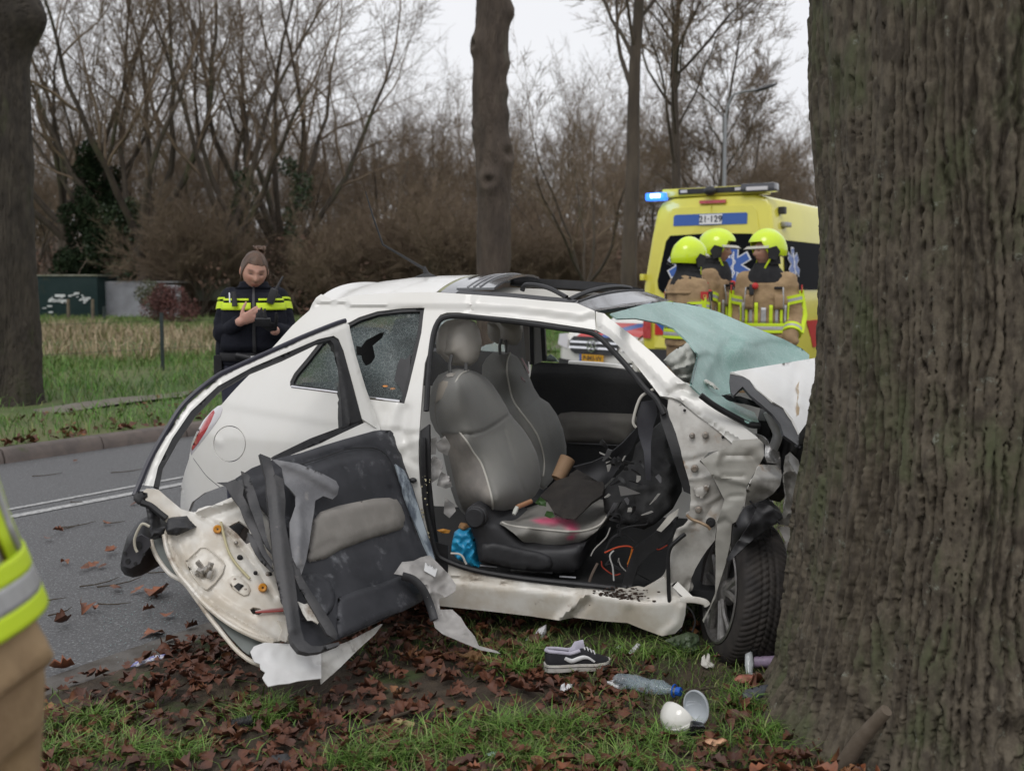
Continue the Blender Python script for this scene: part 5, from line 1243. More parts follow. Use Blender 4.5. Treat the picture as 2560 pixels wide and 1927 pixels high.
pk = np.array([at_y(*T('e', q)[0], cs_(*T('e', q)[0]).y) for q in ((1010, 905), (1080, 900), (1150, 905), (1220, 905), (1265, 930), (1280, 960), (1270, 1050))]); pr_ = np.array([.045, .06, .055, .048, .042, .034, .022])
dd = np.min(np.linalg.norm(vv[:, None] - pk[None], axis=2) / pr_[None], 1); kk = np.clip(1.15 - dd, 0, 1)[:, None]
basec = np.array([.25, .24, .22]) * (1 + .18 * fbm(vv * 14, 3))[:, None]
pigment(cu, basec * (1 - kk * .9) + np.array([.85, .11, .25]) * kk * .9)
ribbon_px('piping', PIPING, st1, cpip, off(cs_, .004), .0042)
for k, (x0_, y0_, x1_, y1_) in enumerate(((480, 1290, 630, 1305), (750, 1325, 1110, 1352), (1130, 1340, 1300, 1330), (1170, 1385, 1310, 1395))):
    ribbon_px('seat_rail', STEEL, car, T('e', (x0_, y0_), ((x0_ + x1_) / 2, (y0_ + y1_) / 2), (x1_, y1_)), at_depth(4.58), .008)
pip2 = T('d', (745, 700), (722, 760), (716, 850), (730, 950), (760, 1080), (812, 1172), (880, 1262), (940, 1342), (990, 1432), (1028, 1560)) + T('e', (1040, 420), (1030, 520))
rt2 = T('d', (800, 728), (860, 792), (902, 880), (950, 1000), (1000, 1080), (1080, 1132), (1150, 1232), (1200, 1352), (1230, 1500)) + T('e', (1230, 330), (1180, 420), (1110, 560), (1030, 640))
lf2 = T('e', (960, 560), (900, 200), (760, 0)) + T('d', (700, 1150), (640, 1060), (590, 990), (556, 900), (560, 820), (592, 760), (650, 705))
bs2 = tps([(*p, 5.18) for p in pip2[2::3]] + [(*p, 5.30) for p in lf2[3:-1:2]] + [(*p, 5.42) for p in rt2[1::3]] + [(*T('d', (740, 700))[0], 5.32), (*T('d', (880, 1100))[0], 5.26)])
st2 = seat('seat', None, 0, [T('d', (740, 697))[0]] + rt2 + lf2, bs2, pip2, T('d', (655, 440), (740, 425), (850, 440), (855, 500), (840, 580), (800, 632), (740, 625), (680, 590), (655, 540)), at_depth(5.28), [T('d', (655, 580), (640, 640), (642, 715)), T('d', (690, 590), (700, 640), (700, 700))], VINYL, SEATD, [ridge(T('d', (820, 1185), (900, 1165), (970, 1100)), 4, -.008), ridge(T('d', (970, 1100), (1040, 1300), (1090, 1500)), 5, -.006)])
st2['label'] = 'far grey front seat with red streaks on its backrest'
BLOOD = M('red_smear', (.16, .03, .03), rough=.5)
for q in (((838, 745), (862, 790), (890, 850), (905, 880), (912, 870), (890, 810), (850, 740)), ((835, 900), (855, 915), (880, 950), (870, 945), (845, 925))):
    panel('red_streak', BLOOD, st2, T('d', *q), off(bs2, .004), (), 5, .001)

# torn dash, trim and litter inside
puff('torn_dashboard', DARK, car, T('e', (1540, 650), (1640, 560), (1800, 380), (1830, 250), (2000, 100), (2110, 180), (2160, 420), (2150, 800), (2000, 930), (1900, 980), (1700, 930), (1560, 830)), tps([(*T('e', q)[0], d) for q, d in (((1540, 650), 4.6), ((1830, 250), 4.72), ((2110, 180), 4.62), ((2150, 800), 4.45), ((1700, 930), 4.5), ((1850, 600), 4.52))]), CN * .4, .04, 40, 9, disp=[lambda q: .03 * np.array([noise.noise(Vector((a / 28, b_ / 28, 1))) for a, b_ in q])])
panel('torn_trim', BROWNK, car, T('e', (1050, 640), (1130, 560), (1250, 520), (1260, 498), (1340, 448), (1420, 480), (1520, 500), (1560, 600), (1540, 680), (1450, 740), (1380, 820), (1300, 892), (1200, 880), (1120, 830), (1060, 730), (1000, 690)), tps([(*T('e', q)[0], d) for q, d in (((1050, 640), 4.72), ((1340, 448), 4.8), ((1560, 600), 4.62), ((1300, 892), 4.5), ((1250, 680), 4.58))]), (), 8, .012, (), .03, 12, seed=3)
rr = random.Random(31)
FRG = [M('fragment_black', (.012, .012, .013), rough=.4), M('fragment_grey', (.10, .10, .105), rough=.5), M('fragment_pale', (.32, .31, .29), rough=.6)]
for k in range(34):
    x_, y_ = rr.uniform(1560, 2060), rr.uniform(260, 960); d_ = rr.uniform(4.40, 4.52); L = rr.uniform(18, 80); a_ = rr.uniform(0, 3.14); w_ = rr.uniform(5, 26)
    if x_ > 1900 and y_ < 420: continue
    ca, sa = math.cos(a_), math.sin(a_); q = [(x_ + ca * L * u - sa * w_ * v, y_ + sa * L * u + ca * w_ * v) for u, v in ((-1, -.6), (-.1, -1), (.9, -.3), (1, .25), (.2, .5), (-.8, .9))]
    panel('trim_fragment', FRG[0 if k % 3 else (1 if k % 2 else 2)] if k % 9 else FRG[2], car, T('e', *q), at_depth(d_), (), 7, .004, (), .015, 20, seed=k)
for k in range(9):
    P_ = [(rr.uniform(1520, 2000), rr.uniform(850, 1350))]
    for j in range(4): P_.append((P_[-1][0] + rr.uniform(-80, 110), P_[-1][1] + rr.uniform(-60, 90)))
    ribbon_px('loose_wire', [RUBBER, FRG[2], M('wire_red_dark', (.3, .04, .02), rough=.5)][k % 3 if k % 4 else 0], car, T('e', *P_), at_depth(4.48), .003, 6)
panel('torn_lining', BLACKP, car, T('e', (1290, 440), (1450, 400), (1600, 330), (1720, 230), (1830, 110), (1855, 150), (1800, 280), (1700, 420), (1620, 540), (1560, 600), (1430, 520)), at_depth(4.66), (), 9, .008, (), .03, 12, seed=6)
panel('bent_plate', M('dull_plate', (.16, .155, .15), rough=.5), car, T('e', (1680, 600), (1700, 690), (1870, 668), (1740, 612)), at_depth(4.46), (), 9, .004)
panel('hanging_strap', M('strap_grey', (.05, .05, .06), (.065, .065, .075), 8, .55), car, T('f', (250, 150), (300, 20), (450, 0), (480, 160), (430, 300), (402, 500), (400, 930), (345, 920), (320, 600), (262, 400), (238, 250)), at_depth(4.44), (), 8, .006, (), .02, 8)
ribbon_px('white_rim_strip', PIPING, car, T('d', (1985, 1012), (1885, 1068), (1842, 1150), (1812, 1260), (1810, 1310), (1832, 1342)), at_depth(4.42), .006)
panel('pillar_lining', RUBBER, car, T('f', (500, 0), (585, 100), (690, 385), (752, 600), (772, 750), (852, 990), (858, 1085), (780, 1050), (700, 800), (610, 520), (525, 260), (500, 150)), off(SK, -.015), (), 8, .02, (), .006, 9)
panel('pillar_lining_lower', RUBBER, car, T('e', (2130, 900), (2195, 880), (2130, 1060), (1960, 1180), (1850, 1300), (1790, 1480), (1700, 1490), (1760, 1290), (1810, 1150), (1900, 1080), (2040, 980)), off(SK, -.03), (), 8, .02, (), .012, 9)
panel('flaked_trim', PIPING, car, T('e', (2010, 985), (2110, 860), (2200, 800), (2190, 850), (2120, 930), (2050, 1000)), off(SK, -.002), (), 8, .004, (), .01, 16)
p_seal = T('d', (20, 1200), (38, 900), (56, 700), (84, 520), (128, 425), (200, 388), (330, 382), (600, 408), (900, 445), (1200, 490), (1400, 515), (1510, 560), (1640, 690), (1780, 845), (1910, 1005), (2010, 1105), (2075, 1230))
ribbon_px('door_seal', RUBBER, car, p_seal, off(SK, .004), .0115)
ribbon_px('door_seal', RUBBER, car, T('c', (1580, 120), (1585, 400), (1605, 700), (1655, 950), (1700, 1110)) + T('e', (180, 1240), (400, 1320), (700, 1378), (1000, 1418), (1400, 1458), (1650, 1485)), off(SK, .004), .0125)
panel('seal_lining', RUBBER, car, T('c', (1552, 60), (1635, 0), (1640, 500), (1680, 900), (1720, 1140), (1690, 1160), (1640, 980), (1600, 780), (1570, 560), (1548, 330)), off(SK, -.012), (), 9, .02)
for n_, col, L in (('red_wire', (.45, .06, .02), ((1560, 1180), (1680, 1130), (1790, 1130), (1800, 1200), (1760, 1300))), ('white_wire', (.5, .5, .48), ((1640, 1160), (1605, 1210), (1630, 1300), (1640, 1420))), ('black_wire', (.015, .015, .016), ((1700, 975), (1790, 950), (1920, 935), (1930, 900))), ('grey_wire', (.13, .10, .08), ((1500, 1270), (1450, 1370), (1430, 1430))), ('orange_wire', (.5, .16, .02), ((1800, 1130), (1790, 1190), (1760, 1280)))):
    ribbon_px(n_, M('wire_' + n_, col, rough=.5), car, T('e', *L), at_depth(4.46), .0035 if n_ != 'grey_wire' else .006, 6)
ribbon_px('black_wire', RUBBER, car, T('e', (1560, 1180), (1620, 1060), (1720, 1015), (1830, 1090)), at_depth(4.5), .005, 6)
b = MB(); rr = random.Random(12)
for k in range(170):
    p = off(SK, .026)(*T('e', (rr.gauss(1690, 120), 1545 + rr.gauss(0, 32)))[0]); s = rr.uniform(.0015, .006); b.ell(p, (s * 1.5, s, s * .6), n=6, m=4)
tag(b.build('soil_crumbs', M('soil_crumb', (.05, .03, .022), rough=.95), car), kind='stuff')
b = MB()
for k in range(80):
    p = off(SK, .012)(*T('c', (1600 + rr.gauss(0, 22), rr.uniform(380, 1180)))[0]) if k < 45 else off(SK, .012)(*T('c', (1400 + rr.gauss(0, 40), rr.uniform(480, 1000)))[0]); s = rr.uniform(.002, .006); b.box(p, (s, s, s * 2), Euler((rr.random() * 3, rr.random() * 3, 0)).to_matrix())
tag(b.build('foam_crumbs', M('foam_crumb', (.55, .50, .33), rough=.9), car), kind='stuff')
for q, d_, sd_ in ((T('e', (40, 400), (90, 345), (150, 380), (165, 450), (120, 540), (60, 580), (40, 520)), 4.62, 1), (T('e', (100, 240), (180, 170), (230, 260), (200, 340), (120, 300)), 4.66, 2), (T('e', (140, 480), (220, 520), (245, 610), (190, 625), (110, 600)), 4.63, 3), (T('e', (180, 700), (260, 760), (275, 820), (220, 880), (170, 840)), 4.66, 4), (T('e', (50, 200), (110, 180), (100, 330), (50, 330)), 4.67, 5)):
    panel('crumpled_plastic', FILM, car, q, at_depth(d_), (), 6, .003, (), .03, 24, seed=sd_)
# --- the torn-open door
DS = tps([(*T('W', q)[0], d) for q, d in (((950, 1285), 4.42), ((690, 1475), 3.72), ((310, 1060), 3.98), ((800, 900), 4.56), ((750, 700), 4.66), ((500, 820), 4.24), ((600, 1200), 3.98), ((820, 1200), 4.32), ((400, 1250), 3.86))])
ip = T('b', (270, 165), (300, 140), (400, 150), (480, 220), (600, 320), (720, 350), (1060, 205), (1130, 250), (1300, 300), (1500, 500), (1600, 900), (1700, 1300), (1560, 1480), (1500, 1445), (1380, 1472), (1200, 1402), (1000, 1292), (800, 1132), (650, 952), (540, 800), (470, 650), (452, 520), (480, 440), (420, 380), (350, 300), (290, 240))
hole1 = T('b', (1005, 468), (1100, 420), (1180, 480), (1205, 600), (1160, 622), (1080, 530))
hole2 = T('b', (1190, 1185), (1220, 1165), (1280, 1175), (1312, 1205), (1270, 1232), (1215, 1225))
dd_ = [ridge(T('b', (680, 340), (900, 450), (1030, 560), (1150, 700), (1290, 900), (1400, 1080)), 7, -.014), ridge(T('b', (740, 330), (1080, 240)), 7, .014), ridge(T('b', (800, 400), (1100, 300)), 6, -.010), ridge(T('b', (500, 600), (600, 820), (740, 1000), (900, 1150), (1200, 1330), (1400, 1440)), 6, .014), ridge(T('b', (560, 570), (660, 800), (800, 970), (960, 1110), (1230, 1270)), 6, -.008)]
door = panel('door', DIRTW, car, ip, DS, [hole1, hole2], 6, .012, dd_, .004, 9, crump=(.003, 10))
door['label'] = 'white door folded back with its torn grey card hanging out'
Lo = T('A', (262, 1340), (275, 1300), (330, 1150), (420, 1000), (520, 860), (690, 712), (800, 650), (1000, 560), (1200, 470), (1400, 393), (1460, 368), (1482, 385), (1490, 430), (1520, 560), (1580, 760), (1645, 935), (1652, 1005))
Li = T('A', (1560, 945), (1500, 720), (1450, 540), (1420, 470), (1390, 450), (1300, 470), (1100, 555), (900, 640), (700, 750), (540, 900), (430, 1060), (345, 1230), (318, 1345))
panel('window_frame', WHITE, door, Lo + Li, off(DS, .004), (), 8, .025, [lambda q: -.012 * np.clip(1 - dist_line(Lo, q) / 7, 0, 1), ridge(T('A', (690, 715), (705, 745)), 5, -.008)])
Li2 = T('A', (350, 1358), (375, 1232), (460, 1082), (570, 922), (720, 772), (900, 667), (1100, 587), (1300, 492), (1370, 477), (1390, 500), (1410, 620), (1430, 800), (1442, 1000))
panel('window_seal', RUBBER, door, Li2 + T('A', (1566, 945)) + [p for p in Li[1:]], off(DS, .0), (), 8, .03, [ridge(T('A', (1400, 500), (1460, 750), (1490, 960)), 6, .015)])
ribbon_px('outer_seal', M('blue_black_seal', (.03, .03, .045), rough=.4), door, T('A', (205, 1400), (235, 1330), (300, 1180), (400, 1005), (505, 850), (680, 702), (800, 640), (1000, 550), (1200, 460), (1390, 383), (1460, 360)), off(DS, -.006), .010)
puff('seal_corner', RUBBER, door, T('b', (185, 200), (215, 170), (300, 180), (305, 215), (270, 240), (280, 275), (225, 280), (185, 240)), off(DS, .012), CN * .02, .008, 8, 6)
ribbon_px('door_edge_seal', RUBBER, door, T('b', (250, 262), (330, 290), (400, 345), (470, 400)), off(DS, .012), .012)
puff('belt_channel', RUBBER, door, T('A', (1440, 990), (1562, 942), (1548, 978), (1300, 1092), (1060, 1188), (1010, 1182), (1030, 1166), (1250, 1060)), off(DS, .006), CN * .03, .008, 8, 7, disp=[ridge(T('A', (1060, 1170), (1300, 1066), (1540, 960)), 4, -.012)])
panel('belt_metal', WHITE, door, T('A', (1548, 978), (1640, 938), (1668, 1000), (1660, 1040), (1500, 1100), (1200, 1200), (1060, 1200), (1300, 1094)), off(DS, -.004), (), 8, .02, (), .008, 10)
card = T('c', (-40, 470), (100, 380), (300, 300), (520, 250), (700, 190), (900, 130), (1150, 60), (1220, 50), (1300, 55), (1342, 92), (1370, 170), (1430, 350), (1480, 500), (1560, 760), (1620, 950), (1680, 1130), (1690, 1190), (1560, 1200), (1480, 1220), (1400, 1300), (1450, 1370), (1535, 1455), (1560, 1540)) + T('B', (1700, 1018), (1500, 1108), (1380, 1158), (1290, 1196), (1200, 1208), (1120, 1100), (1060, 800), (1000, 450))
groove = T('c', (500, 355), (700, 292), (900, 222), (1050, 202), (1180, 212), (1270, 272), (1322, 362), (1380, 500), (1450, 700), (1500, 870), (1545, 1010))
inner_e = T('c', (620, 400), (800, 330), (980, 285), (1120, 280), (1200, 330), (1240, 420))
cdv = [ridge(groove, 3, -.010), step_line(groove[::-1], 5, .006), step_line(inner_e[::-1], 5, .010), lambda q: -.02 * np.clip(1 - dist_line(T('c', (300, 300), (700, 190), (1220, 50), (1342, 92), (1480, 500), (1690, 1190)), q) / 10, 0, 1) ** 1.5, step_line(T('c', (560, 1230), (800, 1160), (1100, 1100), (1500, 950)), 16, -.012)]
dc = panel('door_card', TRIMG, door, card, off(DS, .05), (), 8, .02, cdv, .002, 4)
ribbon_px('card_groove', BLACKP, door, groove, off(DS, .0505), .0022)
puff('armrest', FABRIC, door, T('c', (630, 830), (690, 760), (830, 712), (1000, 676), (1150, 646), (1280, 640), (1332, 660), (1372, 720), (1402, 800), (1416, 880), (1390, 912), (1270, 950), (1100, 1000), (870, 1090), (740, 1170), (600, 1202), (570, 1190), (600, 1030)), off(DS, .082), CN * .03, .03, 22, 7, disp=[step_line(T('c', (600, 1090), (780, 1000), (900, 1000), (1100, 930), (1400, 840)), 7, .010)])
puff('door_pocket', TRIMG, door, T('c', (845, 1505), (1000, 1442), (1200, 1382), (1370, 1318), (1450, 1370), (1535, 1455), (1558, 1538), (1400, 1620)) + T('B', (1700, 1012), (1500, 1102), (1390, 1150), (1380, 1080)), off(DS, .085), CN * .04, .012, 10, 8)
sp = T('b', (1715, 1085))[0]; puff('speaker_cover', TRIMG, door, ellipse(sp, 62, 62, 36), off(DS, .075), CN * .03, .008, 9, 7, disp=[lambda q: .006 * np.exp(-((np.hypot(q[:, 0] - sp[0], q[:, 1] - sp[1]) - 56) / 4) ** 2)])
panel('broken_strip', TORN, door, T('c', (175, 255), (262, 290), (300, 430)) + T('b', (1480, 60), (1500, 250), (1492, 400), (1520, 560), (1560, 800), (1590, 1000), (1612, 1200), (1632, 1350), (1662, 1450), (1720, 1497), (1800, 1502), (1960, 1465), (1965, 1490), (1800, 1552), (1700, 1562), (1620, 1542), (1560, 1472), (1520, 1382), (1500, 1252), (1460, 1102), (1420, 900), (1390, 700), (1370, 500), (1350, 300), (1330, 60)), off(DS, .15), (), 7, .02, [ridge(T('b', (1420, 0), (1450, 400), (1500, 900), (1560, 1350)), 12, .018), ridge(T('c', (300, 330), (330, 500), (360, 600)), 5, -.012)], .008, 10)
panel('torn_inner_skin', M('torn_grey_skin', (.17, .17, .18), (.25, .25, .26), 6, .5, .7, bump=.002, bscale=70, c3=(.34, .32, .30), s3=10, t3=(.6, .78)), door, T('c', (270, 300), (500, 340), (700, 420), (830, 490), (856, 540), (842, 610), (800, 650), (720, 620), (650, 660), (640, 760), (620, 880), (600, 1020), (570, 1180), (530, 1300), (500, 1250), (450, 1150), (430, 1000), (430, 850), (480, 700), (482, 620), (430, 560), (390, 520), (360, 380)), off(DS, .125), (), 7, .006, [ridge(T('c', (380, 330), (600, 420), (820, 560)), 14, .02), ridge(T('c', (500, 700), (520, 900), (500, 1200)), 12, .018)], .014, 9)
panel('broken_strip', TORN, door, T('b', (1528, 560), (1580, 700), (1640, 900), (1700, 1000), (1800, 1150), (1900, 1300), (1952, 1400), (1932, 1442), (1860, 1400), (1740, 1200), (1620, 1000), (1555, 850)), off(DS, .13), (), 7, .015, [ridge(T('b', (1560, 760), (1700, 1050), (1920, 1400)), 8, .012)], .006, 10)
for pts, dd2, sd_ in ((((905, 90), (1000, 85), (1060, 60), (1140, 130), (1130, 200), (1200, 330), (1260, 500), (1340, 700), (1390, 770), (1380, 825), (1300, 720), (1190, 500), (1100, 300), (1030, 200), (980, 120)), .12, 1), (((1120, -10), (1180, 20), (1235, 160), (1295, 350), (1335, 560), (1385, 700), (1330, 640), (1260, 480), (1190, 300), (1150, 130)), .135, 2), (((1040, 90), (1140, 60), (1250, 260), (1320, 480), (1350, 640), (1300, 600), (1200, 420), (1100, 260)), .10, 3), (((1170, 520), (1260, 560), (1330, 720), (1400, 850), (1380, 860), (1280, 760), (1200, 640)), .11, 4)):
    panel('plastic_shard', TORN, door, T('b', *pts), off(DS, dd2), (), 6, .008, (), .018, 16, seed=sd_)
panel('outer_skin', M('skin_backside', (.20, .22, .21), (.16, .175, .165), 5, .5), door, T('b', (338, 590), (450, 560), (485, 700), (565, 860), (665, 990), (800, 1155), (1000, 1315), (1200, 1425), (1370, 1490), (1500, 1480), (1500, 1600), (1300, 1659), (1130, 1540), (1000, 1400), (850, 1210), (735, 1095), (620, 945), (500, 868), (400, 745)), off(DS, -.035), (), 8, .006, (), .006, 9)
ribbon_px('skin_edge', DIRTW, door, T('b', (338, 585), (355, 660), (402, 755), (500, 878), (620, 952), (730, 1095), (830, 1235), (960, 1400), (1070, 1530), (1180, 1620), (1290, 1670)), off(DS, -.025), .008)
ribbon_px('inner_edge', DIRTW, door, T('b', (452, 540), (480, 680), (560, 850), (670, 985), (810, 1145), (1010, 1305), (1210, 1412), (1390, 1478)), off(DS, .006), .009)
panel('white_flap', M('flap_white', (.70, .70, .69), (.62, .61, .60), 6, .35, c3=(.35, .33, .30), s3=14, t3=(.66, .8)), door, T('B', (875, 1230), (895, 1200), (920, 1190), (960, 1176), (1000, 1180), (1200, 1186), (1288, 1190), (1288, 1385), (1200, 1395), (1150, 1402), (1100, 1415), (1040, 1420), (980, 1432), (960, 1405), (945, 1380), (962, 1350), (935, 1330), (930, 1300), (900, 1290), (890, 1270)), off(DS, .03), (), 8, .004, [ridge(T('B', (1230, 1280), (1250, 1305), (1285, 1310)), 4, -.008)], .004, 8, crump=(.006, 9))
panel('skin_bottom', M('flap_dirty', (.62, .61, .58), (.45, .43, .39), 9, .4, c3=(.12, .10, .08), s3=16, t3=(.56, .72)), door, T('B', (1288, 1225), (1450, 1168), (1645, 1070), (1600, 1130), (1500, 1220), (1400, 1320), (1292, 1415), (1288, 1385)), off(DS, .0), (), 8, .01, [step_line(T('B', (1290, 1310), (1450, 1220), (1640, 1080)), 5, .012)], .003, 9, crump=(.006, 8))
panel('white_scrap', DIRTW, door, T('b', (1605, 1115), (1660, 1140), (1700, 1130), (1720, 1180), (1790, 1290), (1780, 1310), (1730, 1280), (1690, 1280), (1650, 1220)), off(DS, .115), (), 7, .003, (), .01, 14)
panel('white_scrap', DIRTW, door, T('b', (1430, 1280), (1500, 1300), (1520, 1400), (1505, 1465), (1440, 1440), (1470, 1360)), off(DS, .06), (), 7, .004, (), .012, 14)
ribbon_px('sealant_bead', M('yellow_sealant', (.50, .45, .27), rough=.6), door, T('b', (940, 430), (970, 560), (1010, 690), (1080, 800), (1190, 920)), off(DS, .014), .005)
for q in ((912, 492), (1303, 997)):
    b = MB(); b.lathe([(.004, .004), (.012, .006), (.016, 0), (.016, -.02)], off(DS, .016)(*T('b', q)[0]), (EYE - DS(*T('b', q)[0])).to_track_quat('Z', 'Y').to_matrix(), 16); b.build('orange_clip', M('orange_clip_plastic', (.60, .25, .02), rough=.45), door)
for q, r_ in (((1105, 738), .011), ((1240, 870), .008), ((1365, 880), .008)):
    b = MB(); b.ell(off(DS, .004)(*T('b', q)[0]), (r_, .006, r_), n=14, m=6); b.build('access_hole', DARK, door)
for q in ((1072, 612), (1345, 878), (1060, 933), (1150, 1020)):
    b = MB(); b.ell(off(DS, .008)(*T('b', q)[0]), (.008, .006, .008), n=12, m=6); b.build('bolt', BOLT, door)
rsq = T('b', (640, 765), (700, 710), (760, 655), (810, 650), (870, 690), (950, 760), (972, 800), (950, 870), (890, 950), (820, 1010), (770, 980), (700, 890))
panel('hinge_recess', DIRTW, door, rsq, off(DS, .012), (), 6, .004, [lambda q: -.010 * np.clip(dist_line(rsq, q, True) / 5, 0, 1)], .002, 20)
b = MB(); hp = off(DS, .03)(*T('b', (795, 830))[0]); rr = random.Random(1)
for k in range(7): b.box(hp + Vector((rr.uniform(-.025, .03), rr.uniform(-.01, .01), rr.uniform(-.02, .022))), (.028, .018, .016), Euler((rr.random(), rr.random() * 2, rr.random())).to_matrix(), .003)
b.tube([hp + Vector((-.03, 0, -.02)), hp + Vector((.03, -.01, .01))], .009, 10); b.build('hinge', M('raw_hinge', (.5, .48, .45), (.35, .32, .28), 30, .4, metal=.7), door)
ov = T('b', (1005, 940), (1030, 900), (1070, 895), (1120, 930), (1170, 975), (1190, 1020), (1180, 1055), (1140, 1065), (1080, 1030), (1030, 990))
puff('check_strap_plate', DIRTW, door, ov, off(DS, .014), CN * .01, .004, 5, 6)
panel('check_strap_slot', DARK, door, T('b', (1050, 985), (1090, 955), (1140, 975), (1095, 1025)), off(DS, .018), (), 6, .002)
for c_, o2 in (((.45, .2, .2), 0), ((.4, .08, .07), 12), ((.55, .45, .4), -8)):
    ribbon_px('wire', M(f'wire_tone_{o2}', c_, rough=.5), door, T('b', (1240, 1205 + o2 * .4), (1330, 1195 + o2), (1480, 1180 + o2 * 1.4)), off(DS, .02), .003, 6)
mir = puff('door_mirror', BLACKP, door, T('b', (72, 800), (88, 700), (130, 560), (200, 460), (260, 402), (312, 385), (332, 420), (346, 560), (392, 720), (396, 780), (330, 850), (250, 895), (180, 910), (110, 888), (76, 840)), tps([(*T('b', q)[0], d) for q, d in (((72, 800), 3.95), ((312, 385), 3.98), ((250, 650), 3.88), ((396, 780), 3.98))]), Vector((.02, .13, 0)), .04, 30, 7)
panel('mirror_base_plate', M('mirror_back_plastic', (.045, .044, .05), rough=.4), mir, T('b', (90, 810), (110, 690), (180, 580), (250, 540), (320, 580), (330, 640), (280, 700), (240, 790), (160, 830)), at_depth(3.862), (), 7, .01, (), .004, 14)
for q in ((135, 770, 20), (200, 790, 14), (110, 700, 14), (275, 710, 12), (225, 630, 32)): panel('mirror_slot', DARK, mir, T('b', *ellipse((q[0], q[1]), q[2], q[2] * 1.1, 12)), at_depth(3.858), (), 5, .002)
ribbon_px('mirror_wire', M('pale_wire', (.45, .42, .34), rough=.5), mir, T('b', (325, 470), (265, 446), (225, 500), (195, 580), (200, 650), (218, 690)), at_depth(3.84), .005, 8)
puff('mirror_arm', RUBBER, door, T('b', (290, 290), (350, 330), (372, 490), (445, 488), (432, 535), (340, 565), (322, 480)), off(DS, .02), CN * .04, .012, 10, 6)
puff('mirror_gasket', BLACKP, door, T('b', (458, 485), (482, 402), (612, 390), (652, 450), (684, 490), (560, 548), (480, 540)), off(DS, .04), CN * .04, .014, 10, 6, disp=[ridge(T('b', (480, 500), (560, 470), (680, 490)), 5, .01)])
film1 = T('c', (1330, 1292), (1400, 1190), (1500, 1180), (1560, 1150), (1640, 1130), (1700, 1190), (1800, 1290), (1870, 1390), (1860, 1442), (1780, 1492), (1722, 1502), (1722, 1560), (1740, 1640), (1700, 1660), (1650, 1590), (1600, 1430), (1520, 1370), (1440, 1312))
fs = tps([(*T('c', q)[0], d) for q, d in (((1330, 1292), 4.2), ((1640, 1130), 4.34), ((1870, 1390), 4.30), ((1720, 1640), 4.2), ((1600, 1400), 4.22))] + [(*T('B', (2200, 1200))[0], 4.0)])
fl = panel('film_sheet', FILM, door, film1, fs, (), 5, .0012, (), .012, 13, crump=(.016, 11))
panel('paper_label', M('label_white', (.72, .72, .72), rough=.5), door, T('c', (1600, 1195), (1706, 1250), (1686, 1320), (1590, 1265)), off(fs, .03), (), 8, .001)
panel('film_sheet', FILM, door, T('B', (1935, 900), (1975, 985), (2050, 985), (2100, 1030), (2130, 1080), (2180, 1140), (2205, 1195), (2310, 1225), (2330, 1240), (2220, 1222), (2100, 1172), (1990, 1125), (1950, 1090), (1925, 1000)), fs, (), 5, .0012, (), .012, 15, seed=4, crump=(.016, 12))
ribbon_px('card_strap', BLACKP, door, T('c', (1400, 1310), (1500, 1345), (1580, 1430), (1640, 1560), (1680, 1690)), off(fs, .012), .016, flat=.3)
panel('seal_remnant', RUBBER, door, T('c', (1690, 1020), (1795, 1050), (1795, 1350), (1760, 1330), (1690, 1180)), off(SK, .01), (), 8, .006)
# scraped latch edge of the card
panel('scraped_edge', M('scraped_grey', (.10, .12, .15), (.35, .40, .44), 20, .5, ramp=(.42, .6), stretch=(1, 1, .25), c3=(.6, .62, .6), s3=14, t3=(.6, .7)), door, T('c', (1345, 345), (1420, 400), (1480, 520), (1550, 740), (1600, 900), (1655, 1060), (1690, 1190), (1655, 1190), (1580, 1010), (1500, 830), (1430, 640), (1380, 480)), off(DS, .062), (), 6, .01, [ridge([T('c', (1420, 520 + 60 * k))[0] for k in range(2)], 3, .006)], .006, 22)
MB().ell(off(DS, .05)(*T('c', (1495, 485))[0]), (.016, .012, .011)).build('latch_pin', BLACKP, door)
# ------------------------------------------------------------------ vehicles behind
def text(name, s, size, org, right, up, mat, parent, ext=.002, align='CENTER', sx=1.0):
    cu = bpy.data.curves.new(name, 'FONT'); cu.body = s; cu.size = size; cu.extrude = ext; cu.align_x = align; cu.align_y = 'CENTER'; cu.offset = size * .012
    tmp = bpy.data.objects.new(name, cu); COL.objects.link(tmp)
    dg = bpy.context.evaluated_depsgraph_get(); me = bpy.data.meshes.new_from_object(tmp.evaluated_get(dg)); bpy.data.objects.remove(tmp)
    r_, u_ = Vector(right).normalized(), Vector(up).normalized(); n_ = r_.cross(u_)
    V = [Vector(org) + r_ * v.co.x * sx + u_ * v.co.y + n_ * v.co.z for v in me.vertices]
    F = [tuple(p.vertices) for p in me.polygons]
    return mesh(name, V, F, mat, parent, smooth=False)
def star_outline(R_, w):
    P = []; ri = w / 2 / math.sin(math.pi / 6)
    for k in range(6):
        a = k * math.pi / 3
        d = Vector((math.sin(a), math.cos(a))); n_ = Vector((d.y, -d.x))
        P += [d * R_ - n_ * w / 2, d * R_ + n_ * w / 2]
        a2 = a + math.pi / 6; P.append(Vector((math.sin(a2), math.cos(a2))) * ri)
    return P
YEL = M('ambulance_yellow', (.74, .68, .085), (.70, .64, .08), 2, .22, coat=.6); BLUE = M('signal_blue', (.03, .10, .36), rough=.3); REDP = M('signal_red', (.52, .02, .015), rough=.3)
BLKG = M('tinted_window', (.008, .009, .011), rough=.5, spec=.02); WHT = M('sign_white', (.72, .72, .72), rough=.4); INK = M('sign_ink', (.02, .025, .05), rough=.4)
